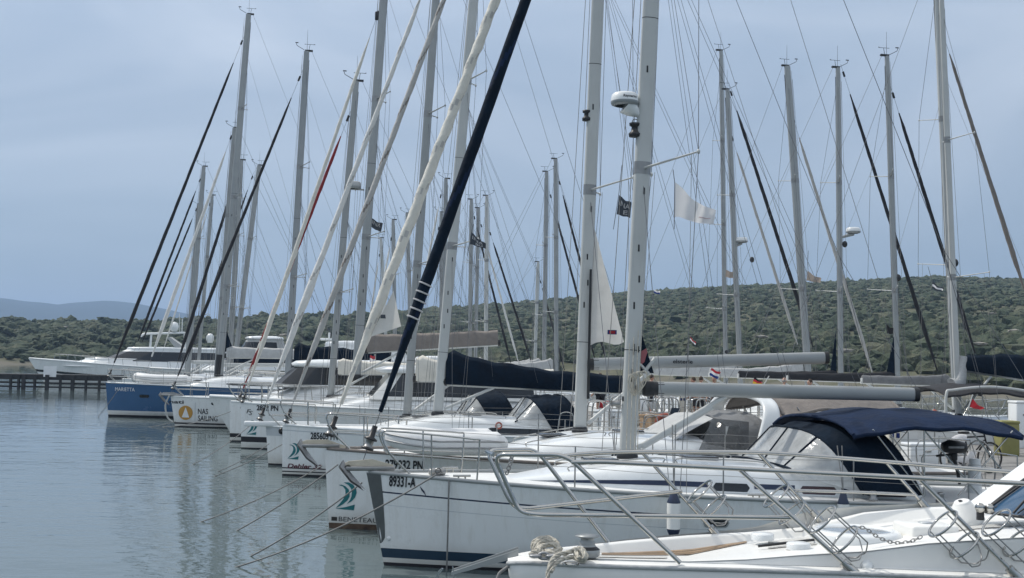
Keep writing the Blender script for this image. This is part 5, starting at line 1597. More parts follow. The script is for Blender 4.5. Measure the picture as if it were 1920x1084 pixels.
# big open motor yacht beyond the pier
o_ = P(84, 712, 112.0)
MY1 = motor('long white motor yacht with swept dark windows beyond the breakwater pier', (o_.x, o_.y, 0), 6, 22, 5.4, 2.35, 1.35,
            [(1.6, 17.5, 2.0, 1.7, 2.35, 2.2, 0.3, 'gel', None, 0.0), (4.2, 21, 1.9, 1.8, 3.45, 3.6, 0.2, 'gel', (0.28, 0.84), 0.02)], wband=(1.02, 1.25), rake=1.6)
m_ = MB(); q = lambda px, py: MY1['bt'].cp(px, py, -1.2)
m_.tube([q(264, 631), q(270, 626), q(345, 624), q(352, 628)], 0.10, 8); m_.tube([q(281, 660), q(284, 626)], 0.10, 8); m_.tube([q(348, 660), q(346, 626)], 0.10, 8); m_.build('targa_arch', 'gel', MY1['root'])
c = q(327, 612); m_ = MB(); m_.lathe([(0.2, -0.5), (0.38, -0.3), (0.42, 0.0), (0.30, 0.32), (0.0, 0.44)], c, 14); m_.build('satellite_dome', 'gel', MY1['root'])
m_ = MB(); m_.tube([q(337, 624), q(336, 588)], 0.03, 5); m_.tube([q(341, 624), q(342, 598)], 0.05, 5); m_.build('antenna', 'gel', MY1['root'])
m_ = MB(); m_.slab([q(312, 632), q(318, 632), q(346, 652), q(330, 654)], (0, 1.5, 0)); m_.build('flybridge_screen', 'lightgrey', MY1['root'])
o_ = P(300, 705, 100.0)
MY4 = motor('white flybridge motor yacht with a satellite dome behind the row of masts', (o_.x, o_.y, 0), 8, 15, 4.6, 1.8, 1.5,
            [(3.5, 12.5, 1.8, 1.8, 2.9, 2.2, 0.3, 'gel', (0.3, 0.85), 0.06), (6.3, 10.6, 1.5, 2.95, 4.5, 0.9, 0.5, 'lightgrey', (0.15, 0.8), 0.08)])
c = MY4['bt'].cp(394, 633, -0.6); m_ = MB(); m_.lathe([(0.2, -0.45), (0.30, -0.2), (0.30, 0.1), (0.2, 0.3), (0, 0.36)], c, 14); m_.build('satellite_dome', 'gel', MY4['root'])
o_ = P(436, 742, 46.0)
MY2 = motor('white motor cruiser with blue tinted windows behind the red and cream headsail', (o_.x, o_.y, 0), 11, 10.5, 3.4, 1.45, 1.2,
            [(1.3, 8.5, 1.3, 1.4, 1.95, 1.2, 0.2, 'gel', None, 0.0), (0.3 + 1.2, 6.5, 1.2, 1.9, 2.75, 0.9, 0.2, 'gel', (0.1, 0.9), 0.06)])
MY2['root'].location.z = 0
o_ = P(445, 735, 60.0)
MY3 = motor('white flybridge cruiser with a radar mast behind the navy boom cover', (o_.x, o_.y, 0), 11, 13.0, 4.0, 1.6, 1.4,
            [(2.4, 10, 1.6, 1.6, 2.9, 1.4, 0.3, 'gel', (0.25, 0.85), 0.06), (3.9, 8.6, 1.4, 2.95, 3.7, 0.5, 0.4, 'gel', None, 0.02)])
for px, py, y0 in ((624, 655, 690), (572, 678, 700)):
    c = MY3['bt'].cp(px, py, 0.0); b_ = MY3['bt'].cp(px - 3, y0, 0)
    m_ = MB(); m_.tube([b_, c], [0.28 if px > 600 else 0.08, 0.10 if px > 600 else 0.05], 8); m_.build('radar_mast', 'gel', MY3['root'])
    dome(MY3['root'], c + V((0, 0, 0.15)), 0.30 if px > 600 else 0.2, 'gel', 'radar_dome', 0.3)
c = MY3['bt'].cp(617, 640, 0.0)
m_ = MB(); m_.tube([c + V((0, 0, -0.5)), c + V((0, 0, 0.45))], 0.05, 6); m_.box(c + V((0, 0, 0.1)), (0.9, 0.15, 0.12), bev=0.04); m_.build('radar_scanner', 'gel', MY3['root'])
o_ = P(560, 742, 56.0)
MY5 = motor('white cruiser with a grey tarpaulin half hidden behind the deck-saloon yacht', (o_.x, o_.y, 0), 11, 11.0, 3.6, 1.5, 1.3,
            [(2.0, 9, 1.4, 1.5, 2.3, 1.4, 0.3, 'gel', (0.3, 0.85), 0.05), (4.0, 9.4, 1.35, 2.35, 3.0, 1.6, 1.2, 'grey', None, 0.0)])

# ------------------------------------------------------------------ the motor boat in the foreground
FG = empty('motor_boat', (0.6, 8.6, 0))
tag(FG, 'white motor boat bow with polished rails, rope and windlass nearest the camera', 'motor boat')
FO = V((0.6, 8.6, 0))
def fp(px, py, Y): return P(px, py, Y) - FO
SX = [952, 975, 1010, 1085, 1180, 1290, 1400, 1500, 1620, 1740, 1860, 2040, 2300]
def col_(ys, Ys):
    return lambda x: (interp(x, SX, ys), interp(x, SX, Ys))
near_g = col_([1052, 1051, 1052, 1056, 1059, 1062, 1065, 1068, 1072, 1077, 1081, 1088, 1098], [8.62, 8.5, 8.42, 8.28, 8.18, 8.1, 8.05, 8.0, 7.97, 7.95, 7.93, 7.9, 7.88])
near_i = col_([1050, 1047, 1047, 1050, 1053, 1056, 1059, 1062, 1066, 1071, 1075, 1082, 1092], [8.64, 8.55, 8.5, 8.38, 8.28, 8.2, 8.15, 8.10, 8.07, 8.05, 8.03, 8.0, 7.98])
cab_t = col_([1049, 1045, 1045, 1048, 1051, 1054, 1050, 1042, 1035, 1020, 1012, 1002, 990], [8.66, 8.6, 8.55, 8.44, 8.33, 8.22, 8.162, 8.112, 8.082, 8.062, 8.042, 8.012, 7.992])
cab_m = col_([1048.5, 1043, 1043, 1046, 1049, 1051, 1036, 1026, 1018, 1002, 992, 980, 968], [8.68, 8.65, 8.62, 8.56, 8.5, 8.46, 8.52, 8.56, 8.58, 8.62, 8.64, 8.65, 8.65])
cab_f = col_([1048, 1042, 1040, 1041, 1042, 1042, 1019, 1009, 1001, 985, 974, 962, 950], [8.7, 8.7, 8.72, 8.80, 8.86, 8.94, 9.02, 9.05, 9.08, 9.10, 9.12, 9.14, 9.15])
far_d = col_([1048, 1041, 1039, 1039, 1037, 1032, 1016, 1007, 986, 972, 964, 952, 942], [8.72, 8.74, 8.80, 8.9, 9.0, 9.12, 9.22, 9.27, 9.3, 9.33, 9.35, 9.37, 9.38])
far_i = col_([1047, 1040, 1034, 1027, 1017, 1008, 1002, 993, 965, 955, 952, 946, 938], [8.73, 8.76, 8.82, 8.94, 9.05, 9.17, 9.27, 9.32, 9.36, 9.40, 9.42, 9.44, 9.45])
far_g = col_([1046.5, 1039, 1032, 1024, 1014, 1004.5, 998.5, 989.5, 961, 951.5, 948.5, 942.5, 934.5], [8.74, 8.79, 8.88, 9.02, 9.13, 9.25, 9.35, 9.40, 9.44, 9.48, 9.50, 9.52, 9.53])
XS = [952, 960, 975, 990, 1010, 1045, 1085, 1130, 1180, 1235, 1290, 1345, 1400, 1450, 1500, 1560, 1620, 1680, 1740, 1800, 1860, 1940, 2040, 2170, 2300]
def fgp(fn, x): y_, Y_ = fn(x); return fp(x, y_, Y_)
rows = []
m_ = MB()
for x in XS:
    g0 = fgp(near_g, x); f0 = fgp(far_g, x)
    kk = sstep((x - 952) / 90)
    k0 = V((lerp(g0.x, f0.x, 0.5) + 0.25 * (1 - kk) + 0.12, lerp(g0.y, f0.y, 0.5), 0))
    rows.append([V((g0.x + 0.42, lerp(k0.y, g0.y, 0.6) , 0.05)), V((g0.x + 0.25, lerp(k0.y, g0.y, 0.85), 0.75)), V((g0.x + 0.06, lerp(k0.y, g0.y, 0.97), 1.42)), g0 + V((0.01, -0.015, -0.10)), g0 + V((0, -0.02, -0.025)), g0])
rowsf = [[V((r_[k].x, 2 * lerp(fgp(near_g, x).y, fgp(far_g, x).y, 0.5) - r_[k].y, r_[k].z + (fgp(far_g, x).z - fgp(near_g, x).z))) if k > 2 else V((r_[k].x, 2 * lerp(fgp(near_g, x).y, fgp(far_g, x).y, 0.5) - r_[k].y, r_[k].z)) for k in range(6)] for r_, x in zip(rows, XS)]
m_.grid(rows, 0, True); m_.grid(rowsf, 0, True)
m_.add(rows[0] + rowsf[0][::-1], [tuple(range(12))], 0, True)
hull_o = m_.build('hull', 'gel2', FG); fix_normals(hull_o)
m_ = MB()
rows = []
for x in XS:
    G0, I0, T0, Mm, Ff_, D0_, Fi, Fg_ = [fgp(f, x) for f in (near_g, near_i, cab_t, cab_m, cab_f, far_d, far_i, far_g)]
    r_ = [G0, G0.lerp(I0, 0.5) + V((0, 0, 0.012)), I0, I0.lerp(T0, 0.12), I0.lerp(T0, 0.88), T0, T0.lerp(Mm, 0.10) + V((0, 0, 0.008)), Mm, Mm.lerp(Ff_, 0.9), Ff_, Ff_.lerp(D0_, 0.8), D0_, D0_.lerp(Fi, 0.1), D0_.lerp(Fi, 0.9), Fi, Fi.lerp(Fg_, 0.5) + V((0, 0, 0.01)), Fg_]
    rows.append(r_)
m_.grid(rows, 0, True)
dko = m_.build('deck', 'gel2', FG)
bm = bmesh.new(); bm.from_mesh(dko.data); bmesh.ops.recalc_face_normals(bm, faces=bm.faces); bm.to_mesh(dko.data); bm.free()
# teak planks in the far side deck
for k in range(6):
    t0, t1 = (k + 0.04) / 6, (k + 0.96) / 6
    m_ = MB()
    rr = []
    for x in [1128 + (1400 - 1128) * i / 8 for i in range(9)]:
        a, b_ = fgp(cab_f, x), fgp(far_d, x)
        rr.append([a.lerp(b_, t0) + V((0, 0, 0.007)), a.lerp(b_, t1) + V((0, 0, 0.007))])
    m_.grid(rr, 0, False); m_.build('plank', 'teak', FG)

# non-slip panels and moulded seams on the coachroof top
nsm = mat('nonskid_panel', (0.60, 0.60, 0.575), 0.8, var=0.05, vscale=6, bump=0.5, bscale=240)
for x0_, x1_, a0, a1 in ((1440, 1530, 0.10, 0.42), (1440, 1530, 0.55, 0.92), (1550, 1690, 0.08, 0.26), (1770, 1920, 0.08, 0.42), (1100, 1250, 0.25, 0.75)):
    m_ = MB(); rr = []
    for i in range(9):
        x = lerp(x0_, x1_, i / 8); a, b_ = fgp(cab_m, x), fgp(cab_f, x)
        rr.append([a.lerp(b_, lerp(a0, a1, k / 3)) + V((0, 0, 0.006)) for k in range(4)])
    m_.grid(rr, 0, True); m_.build('nonskid_panel', nsm, FG)
for off, name_ in ((near_i, 'deck_seam'), (cab_t, 'deck_seam')):
    m_ = MB(); m_.tube([fgp(off, x) + V((0, -0.002, 0.001)) for x in (1060, 1180, 1290, 1400, 1500, 1620, 1740, 1860, 2040)], 0.0035, 5); m_.build(name_, 'aludark', FG)
m_ = MB(); m_.tube([fgp(near_g, x) + V((0, -0.022, -0.012)) for x in XS], 0.016, 8); m_.build('rub_rail', 'lightgrey', FG)
RN, RF = 0.0165, 0.0165
def tube_part(name, pix, r, m='steel', sub=5, n=10, parent=None, straight=False):
    pts = [fp(*p) for p in pix]
    m_ = MB(); m_.tube(pts if straight else smoothpath(pts, sub), r, n)
    return m_.build(name, m, parent or FG)
def bent(pix, bend=0.12):
    """polyline with small rounded corners"""
    pts = [fp(*p) for p in pix]
    out = [pts[0]]
    for i in range(1, len(pts) - 1):
        a, b_, c_ = pts[i - 1], pts[i], pts[i + 1]
        la, lc = min(bend, (a - b_).length * 0.45), min(bend, (c_ - b_).length * 0.45)
        p0, p2 = b_ + (a - b_).normalized() * la, b_ + (c_ - b_).normalized() * lc
        for k in range(7):
            t = k / 6
            out.append(p0 * (1 - t) ** 2 + b_ * 2 * t * (1 - t) + p2 * t * t)
    out.append(pts[-1])
    return out
def rail_(name, pix, r, bend=0.12, m='steel'):
    m_ = MB(); m_.tube(bent(pix, bend), r, 10); return m_.build(name, m, FG)
# near side rail
rail_('pulpit_rail', [(1276, 1056, 8.12), (1062, 853, 8.30), (925, 852, 8.60), (972, 957, 8.66), (1000, 965, 8.55), (1490, 971, 8.08)], RN, 0.10)
rail_('top_rail', [(1072, 867, 8.29), (1130, 866, 8.24), (1500, 885, 8.06), (1925, 907, 7.92), (2200, 922, 7.9)], RN, 0.05)
for a, b_ in (((1384, 878, 8.12), (1602, 1073, 7.99)), ((1722, 896, 8.0), (1912, 1086, 7.93))):
    tube_part('stanchion', [a, b_], RN * 0.92, straight=True)
    q = fp(*b_); m_ = MB(); d_ = (fp(*a) - q).normalized(); m_.tube([q - d_ * 0.02, q + d_ * 0.10], 0.031, 10); m_.build('stanchion_foot', 'steel', FG)
# far side rail
rail_('pulpit_rail', [(1142, 1019, 9.12), (1006, 843, 9.18), (911, 844, 8.90), (958, 946, 8.86), (980, 955, 8.92), (1278, 921, 9.28)], RF, 0.10)
rail_('top_rail', [(1022, 860, 9.17), (1085, 851, 9.20), (1172, 847, 9.26), (1440, 848, 9.38), (1920, 887, 9.5), (2200, 906, 9.5)], RF, 0.3)
for a, b_ in (((1204, 848, 9.28), (1346, 1004, 9.30)), ((1423, 850, 9.38), (1536, 973, 9.40)), ((1660, 865, 9.45), (1738, 953, 9.47))):
    tube_part('stanchion', [a, b_], RF * 0.9, straight=True)
    q = fp(*b_); m_ = MB(); d_ = (fp(*a) - q).normalized(); m_.tube([q - d_ * 0.02, q + d_ * 0.09], 0.030, 10); m_.build('stanchion_foot', 'steel', FG)
tube_part('middle_rail', [(1490, 920, 9.39), (1600, 923, 9.42), (1714, 928, 9.46)], RF * 0.8)
tube_part('bow_cross_rail', [(913, 847, 8.88), (919, 850, 8.74), (926, 853, 8.62)], RN)
tube_part('bow_cross_rail', [(968, 950, 8.86), (978, 958, 8.76), (990, 963, 8.62)], RN)
# wire fender baskets on the rail
def basket(c1, c2, Y, r=0.118, far=False, rodlen=0.30, m='steel', tail=None):
    A_, B_ = fp(c1[0], c1[1], Y), fp(c2[0], c2[1], Y)
    ax = (B_ - A_).normalized()
    nrm = (ax + V((0.0, 0.03, 0.0))).normalized()
    m_ = MB()
    for c in (A_, B_): m_.torus(c, r, 0.0085, nrm, 30, 6)
    o = m_.build('fender_basket', m, FG)
    e1 = nrm.cross(V((0, 0, 1))).normalized(); e2 = nrm.cross(e1)
    rods = []
    for k in range(4):
        a = R(45 + 90 * k)
        d_ = (e1 * math.cos(a) + e2 * math.sin(a)) * r
        m_ = MB(); m_.tube([A_ + d_, B_ + d_ + ax * 0.10], 0.0048, 6); m_.build('basket_rod', 'steeld', o)
        rods.append(B_ + d_ + ax * 0.10)
    for k in (0, 1):
        a_, b_ = rods[k], rods[k + 2]
        mid = (a_ + b_) / 2 + ax * 0.05
        m_ = MB(); m_.tube(smoothpath([a_, a_.lerp(mid, 0.6) + ax * 0.02, mid, b_.lerp(mid, 0.6) + ax * 0.02, b_], 4), 0.0048, 6); m_.build('basket_rod', 'steeld', o)
    return o
basket((1542, 974), (1583, 1012), 8.02)
basket((1768, 982), (1808, 1022), 7.95)
basket((1868, 980), (1908, 1018), 7.94)
basket((1312, 922), (1338, 950), 9.25, r=0.125)
basket((1455, 930), (1484, 962), 9.34, r=0.125)

def chain(name, pts, link=0.05, wire=0.006, parent=None, m='galv'):
    pts = [V(p) for p in pts]
    L_ = [0]
    for a, b_ in zip(pts, pts[1:]): L_.append(L_[-1] + (b_ - a).length)
    n = max(2, int(L_[-1] / (link * 0.72)))
    m_ = MB()
    for i in range(n):
        s_ = L_[-1] * (i + 0.5) / n
        k = max(j for j in range(len(L_)) if L_[j] <= s_)
        k = min(k, len(pts) - 2)
        p = pts[k].lerp(pts[k + 1], (s_ - L_[k]) / max(1e-6, L_[k + 1] - L_[k]))
        t = (pts[k + 1] - pts[k]).normalized()
        up = V((0, -1, 0)) if i % 2 else V((0, 0, 1))
        nn = (up - t * up.dot(t)).normalized()
        bn = t.cross(nn)
        loop = [p + t * (link / 2 * math.cos(a)) + bn * (link * 0.30 * math.sin(a)) for a in [2 * math.pi * j / 10 for j in range(11)]]
        m_.tube(loop, wire, 5, caps=False)
    return m_.build(name, m, parent)
c_ = chain('rail_chain', [fp(1606, 988, 8.2), fp(1622, 990, 8.2)] + [fp(1625 + (1728 - 1625) * t, 992 + 14 * t + 74 * t * (1 - t), 8.2) for t in [i / 14 for i in range(15)]], 0.036, 0.0040, FG, 'steeld')
chain('rail_chain', [fp(961, 851, 8.75), fp(957, 869, 8.78), fp(950, 889, 8.82)], 0.045, 0.006, FG)
chain('anchor_chain', [fp(997 + 45 * t, 1042.5 - 0.5 * t, 8.36) for t in [i / 6 for i in range(7)]], 0.075, 0.011, FG)
# coiled rope and bollard rope, twisted strands
def strands(name, pts, r, parent=None, m='rope', turns=None, sub=10):
    P_ = smoothpath(pts, sub)
    length = sum((b_ - a).length for a, b_ in zip(P_, P_[1:]))
    turns = turns or length / (r * 9)
    m_ = MB()
    for s_ in range(3):
        out = []
        for i, p in enumerate(P_):
            t = (P_[min(i + 1, len(P_) - 1)] - P_[max(0, i - 1)]).normalized()
            n_ = t.cross(V((0.3, 0.9, 0.31))).normalized(); b_ = t.cross(n_)
            a = 2 * math.pi * (turns * i / (len(P_) - 1) + s_ / 3)
            out.append(p + (n_ * math.cos(a) + b_ * math.sin(a)) * r * 0.5)
        m_.tube(out, r * 0.56, 6)
    return m_.build(name, m, parent)
def fq(px, py, Y): return P(px, py, Y)
rp1 = empty('mooring_rope', fq(1075, 1040, 8.3))
tag(rp1, 'thick pale twisted rope looped over the capstan of the foreground motor boat', 'rope')
ro = V(rp1.location)
def rq(px, py, Y): return P(px, py, Y) - ro
strands('loop', [rq(1026, 1095, 8.10), rq(1029, 1070, 8.12), rq(1036, 1050, 8.16), rq(1048, 1040, 8.22), rq(1066, 1036, 8.3), rq(1080, 1030, 8.34), rq(1091, 1030, 8.30), rq(1099, 1042, 8.26), rq(1094, 1052, 8.24), rq(1084, 1048, 8.28), rq(1078, 1036, 8.32)], 0.017, rp1, sub=14)
strands('loop', [rq(1034, 1072, 8.10), rq(1041, 1058, 8.16), rq(1056, 1048, 8.22), rq(1074, 1045, 8.3), rq(1088, 1050, 8.25), rq(1096, 1044, 8.22), rq(1090, 1031, 8.27), rq(1080, 1033, 8.3), rq(1086, 1047, 8.22)], 0.016, rp1, sub=14)
rp2 = empty('rope_coil', fq(1022, 1035, 8.55))
tag(rp2, 'heap of pale coiled rope lying on the foreground boat by its chain', 'rope')
ro = V(rp2.location)
random.seed(5)
for k in range(4):
    cx, cy = 1022 + 3 * k, 1024 + 2 * k
    w_, h_ = 22 - 1.5 * k, 17 - 2 * k
    pts = [rq(cx + w_ * math.cos(a) * (1 if math.sin(a) < 0.2 else 1.05) , cy - h_ * max(math.sin(a), -0.6) + random.uniform(-2, 2), 8.55 - 0.03 * k + 0.04 * math.sin(a)) for a in [2 * math.pi * j / 9 + 0.6 * k for j in range(10)]]
    strands('loop', pts, 0.019, rp2, sub=8)
strands('loop', [rq(994, 1040, 8.50), rq(1004, 1034, 8.48), rq(1024, 1036, 8.46), rq(1046, 1035, 8.46), rq(1052, 1028, 8.5)], 0.016, rp2)
# capstan
c = fp(1101, 1032, 8.42)
m_ = MB(); m_.lathe([(0.075, -0.045), (0.09, -0.03), (0.09, 0.01), (0.062, 0.03), (0.055, 0.045), (0.060, 0.055), (0.048, 0.065), (0.045, 0.085), (0.085, 0.098), (0.088, 0.104), (0.02, 0.108), (0, 0.112)], c, 22, mats=[0, 0, 1, 0, 0, 0, 0, 0, 0, 0, 0]); m_.build('capstan', ['alu', 'plastic'], FG)
m_ = MB(); m_.torus(fp(1070, 1057, 8.26), 0.055, 0.006, (0, 0, 1), 22, 5); m_.build('deck_ring', 'steel', FG)
# bow roller channel and anchor launching arm
m_ = MB()
a, b_ = fp(846, 1076, 8.8), fp(972, 1043, 8.72)
m_.slab([a, b_, b_ + V((0, 0, 0.05)), a + V((0, 0, 0.012))], (0, 0.012, 0)); m_.slab([a + V((0, 0.12, 0)), b_ + V((0, 0.12, 0)), b_ + V((0, 0.12, 0.05)), a + V((0, 0.12, 0.012))], (0, 0.012, 0))
m_.slab([a, b_, b_ + V((0, 0.12, 0)), a + V((0, 0.12, 0))], (0, 0, -0.01)); m_.build('bow_roller_channel', 'alu', FG)
m_ = MB(); m_.slab([fp(816, 1086, 8.8), fp(821, 1072, 8.8), fp(828, 1066, 8.8), fp(831, 1067, 8.8), fp(823, 1078, 8.8), fp(822, 1090, 8.8)], (0, 0.03, 0)); m_.build('anchor', 'steel', FG)
m_ = MB(); m_.slab([fp(848, 1063, 8.8), fp(850, 1064, 8.8), fp(853, 1090, 8.8), fp(850, 1090, 8.8)], (0, 0.02, 0)); m_.build('anchor_guard', 'steel', FG)
m_ = MB(); m_.tube(smoothpath([fp(932, 1090, 8.55), fp(936, 1076, 8.56), (fp(948, 1066, 8.58)), fp(960, 1058, 8.6)], 4), 0.012, 6); m_.build('safety_line', 'ropeg', FG)
# hatch, box, vents, lamp, fittings on the coachroof
c = fp(1604, 1003, 8.75)
m_ = MB(); m_.lathe([(0.33, -0.06), (0.33, 0.015), (0.31, 0.035), (0.27, 0.045), (0.255, 0.03)], c, 36); m_.build('hatch_ring', 'gel', FG)
m_ = MB(); m_.lathe([(0.255, 0.030), (0.2, 0.036), (0, 0.04)], c, 36); m_.build('hatch_lens', mat('pale_hatch_lens', (0.30, 0.33, 0.36), 0.1, var=0.08, coat=0.5), FG)
c = fp(1735, 1000, 8.75)
m_ = MB(); m_.box(c, (0.36, 0.34, 0.15), rot=Matrix.Rotation(0.12, 3, 'Z'), bev=0.02); m_.build('locker_box', 'gel2', FG)
m_ = MB(); m_.lathe([(0.05, 0.07), (0.055, 0.082), (0.0, 0.084)], c, 16); m_.build('filler_cap', 'greyhull', FG)
for px, py, Y_ in ((1497, 1025, 8.45), (1430, 1007, 8.9)):
    m_ = MB(); m_.lathe([(0.085, -0.02), (0.085, 0.02), (0.075, 0.03), (0, 0.034)], fp(px, py, Y_), 20); m_.build('deck_pad', 'gel', FG)
m_ = MB(); m_.lathe([(0.02, -0.03), (0.02, 0.0), (0.045, 0.01), (0.03, 0.03), (0, 0.035)], fp(1625, 1061, 8.08), 12, axis=(0, -0.8, 0.6)); m_.build('vent_fitting', 'gel', FG)
m_ = MB(); m_.torus(fp(1680, 1020, 8.5), 0.09, 0.012, (0, 0, 1), 20, 6); m_.build('recessed_ring', 'greyhull', FG)
for a, b_ in (((1422, 1024, 8.6), (1545, 1010, 8.7)),):
    tube_part('grab_rail', [a, b_], 0.010, 'plastic')
c = fp(1806, 952, 8.95)
m_ = MB(); m_.lathe([(0.135, -0.11), (0.13, -0.075), (0.118, -0.06), (0.068, 0.035), (0.060, 0.042), (0.058, 0.050), (0.050, 0.055), (0.0, 0.057)], c, 28, axis=(-0.30, -0.18, 1)); m_.build('vent_cowl', 'gel2', FG)
m_ = MB(); m_.ell(c + V((-0.03, -0.02, 0.054)), (0.018, 0.013, 0.007), 8, 5); m_.build('vent_plug', 'plastic', FG)
c = fp(1838, 962, 8.7)
m_ = MB(); m_.tube([c + V((0, 0, -0.05)), c + V((0, 0, 0.02))], 0.028, 10); m_.build('horn_base', 'plastic', FG)
m_ = MB(); m_.lathe([(0.02, -0.04), (0.03, -0.02), (0.03, 0.02), (0.036, 0.03), (0.0, 0.03)], c + V((-0.01, -0.03, 0.045)), 12, axis=(-0.6, -1, 0)); m_.lathe([(0.02, -0.04), (0.03, -0.02), (0.03, 0.02), (0.036, 0.03), (0.0, 0.03)], c + V((0.06, -0.03, 0.04)), 12, axis=(-0.6, -1, 0)); m_.build('horn', 'steel', FG)
# windscreen, its white pillar and wipers
m_ = MB()
pl = [fp(1826, 953, 8.95), fp(1845, 958, 8.85), fp(1950, 874, 8.9), fp(1950, 862, 9.0)]
m_.slab(pl, (0.0, 0.10, 0.03)); fix_normals(m_.build('windscreen_pillar', 'gel', FG))
m_ = MB(); rr = []
for i in range(7):
    t = i / 6
    a = fp(lerp(1850, 1990, t), lerp(959, 975, t), lerp(8.82, 8.2, t ** 0.8)); b_ = fp(lerp(1956, 2080, t), lerp(880, 890, t), lerp(8.9, 8.3, t ** 0.8))
    rr.append([a.lerp(b_, k / 4) + V((0, 0, 0.02 * math.sin(math.pi * k / 4))) for k in range(5)])
m_.grid(rr, 0, True); m_.build('windscreen', 'glassb', FG)
tube_part('windscreen_seal', [(1848, 957, 8.84), (1905, 912, 8.86), (1960, 872, 8.88)], 0.016, 'plastic')
tube_part('windscreen_seal', [(1848, 960, 8.82), (1890, 966, 8.6), (1990, 978, 8.18)], 0.012, 'plastic')
for a, b_ in (((1846, 958, 8.80), (1925, 902, 8.80)), ((1900, 962, 8.5), (1945, 912, 8.55))):
    m_ = MB(); m_.tube([fp(*a), fp(*b_)], 0.010, 6); m_.tube([fp(*a) + V((0.02, -0.02, 0.0)), fp(*b_) + V((0.06, -0.03, -0.04))], 0.006, 5); m_.build('wiper', 'plastic', FG)
# ------------------------------------------------------------------ things on, beside and between the boats
# inflatable dinghies lying on foredecks
def dinghy(label, root_loc, rz, L_, W_, r, m, ms, pitch=0.0):
    d_ = empty('inflatable_dinghy', root_loc, rz)
    d_.rotation_euler = (0, pitch, rz)
    tag(d_, label, 'dinghy')
    w2 = W_ / 2 - r
    pts = [V((L_, -w2, r)), V((L_ * 0.93, -w2, r))] + [V((L_ * (0.85 - 0.5 * i / 5), -w2, r)) for i in range(6)]
    pts += [V((L_ * 0.18, -w2 * 0.85, r + 0.03)), V((L_ * 0.06, -w2 * 0.5, r + 0.07)), V((0.0, 0, r + 0.09))]
    pts = pts + [V((p.x, -p.y, p.z)) for p in pts[-2::-1]]
    sp = smoothpath(pts, 3)
    n = len(sp)
    rr = [r * (0.35 + 0.65 * min(1, min(i, n - 1 - i) / 4)) for i in range(n)]
    mb = MB(); mb.tube(sp, rr, 14); mb.build('tube', m, d_)
    for dz in (0.05, -0.06):
        s_ = MB()
        out = []
        for i, p in enumerate(sp[2:-2]):
            t = (sp[i + 3] - sp[i + 1]).normalized(); nn = V((t.y, -t.x, 0)).normalized()
            c = V((L_ * 0.5, 0, r))
            if (p - c).dot(nn) < 0: nn = -nn
            out.append(p + nn * r * (0.99 - abs(dz) * 0.25) + V((0, 0, dz)))
        s_.tube(out, 0.016, 6); s_.build('rubbing_strake', ms, d_)
    f_ = MB(); f_.grid([[(L_ * (0.15 + 0.8 * i / 6), w2 * (k / 2 - 1), r * 1.25 + 0.10 * (1 - (k / 2 - 1) ** 2)) for k in range(5)] for i in range(7)], 0, True); f_.build('floor', m, d_)
    h_ = MB(); h_.tube(smoothpath([(0.12, -w2 * 0.5, r * 1.9), (0.2, -w2 * 0.65, r * 2.12), (0.34, -w2 * 0.8, r * 1.95)], 4), 0.02, 6); h_.build('handle', 'plastic', d_)
    return d_
q = P(752, 838, 21.2); dinghy('white inflatable dinghy with grey strakes lying on the second yacht foredeck', (q.x, q.y - 0.9, 1.46), R(11), 1.85, 1.35, 0.205, 'hypalon', 'galv', 0.0)
q = P(262, 718, 57.5); dinghy('grey-white inflatable dinghy lying on the blue-hulled yacht foredeck', (q.x, q.y - 0.4, 1.64), R(11), 2.5, 1.5, 0.2, 'hypalon', 'hypalong', 0.0)

# fenders
def fender(label, bt, px, py, Hh, r, ropes, body='gel2', cap='stripe', yl=-1.85):
    c = bt['bt'].world(bt['bt'].cp(px, py, yl))
    f_ = empty('fender', c); tag(f_, label, 'fender')
    mb = MB(); mb.lathe([(0.03, -Hh / 2 - 0.09), (0.05, -Hh / 2 - 0.06), (r * 0.9, -Hh / 2 + 0.02), (r, -Hh / 2 + 0.05), (r, -Hh / 2 + 0.06), (r * 1.01, 0), (r, Hh / 2 - 0.08), (r * 0.98, Hh / 2 - 0.06), (r * 0.7, Hh / 2), (0.05, Hh / 2 + 0.05), (0.03, Hh / 2 + 0.09)], (0, 0, 0), 18, mats=[1, 1, 1, 1, 0, 0, 1, 1, 1, 1])
    mb.build('body', [body, cap], f_)
    for a, b_ in ropes:
        t_ = MB(); t_.tube([(0, 0, Hh / 2 + 0.07), V((a, 0.25, b_))], 0.008, 5); t_.build('rope', 'ropeg', f_)
    return f_
fender('white cylindrical fender with navy ends hanging upright against the nearest hull', A, 1263, 966, 0.50, 0.095, [(0.0, 1.25), (0.05, 1.25)], yl=-1.88)
fender('partly hidden white fender with a pointed navy cap near the foreground wire basket', A, 1581, 962, 0.42, 0.085, [(-0.02, 0.95), (0.05, 0.95)], yl=-1.9)

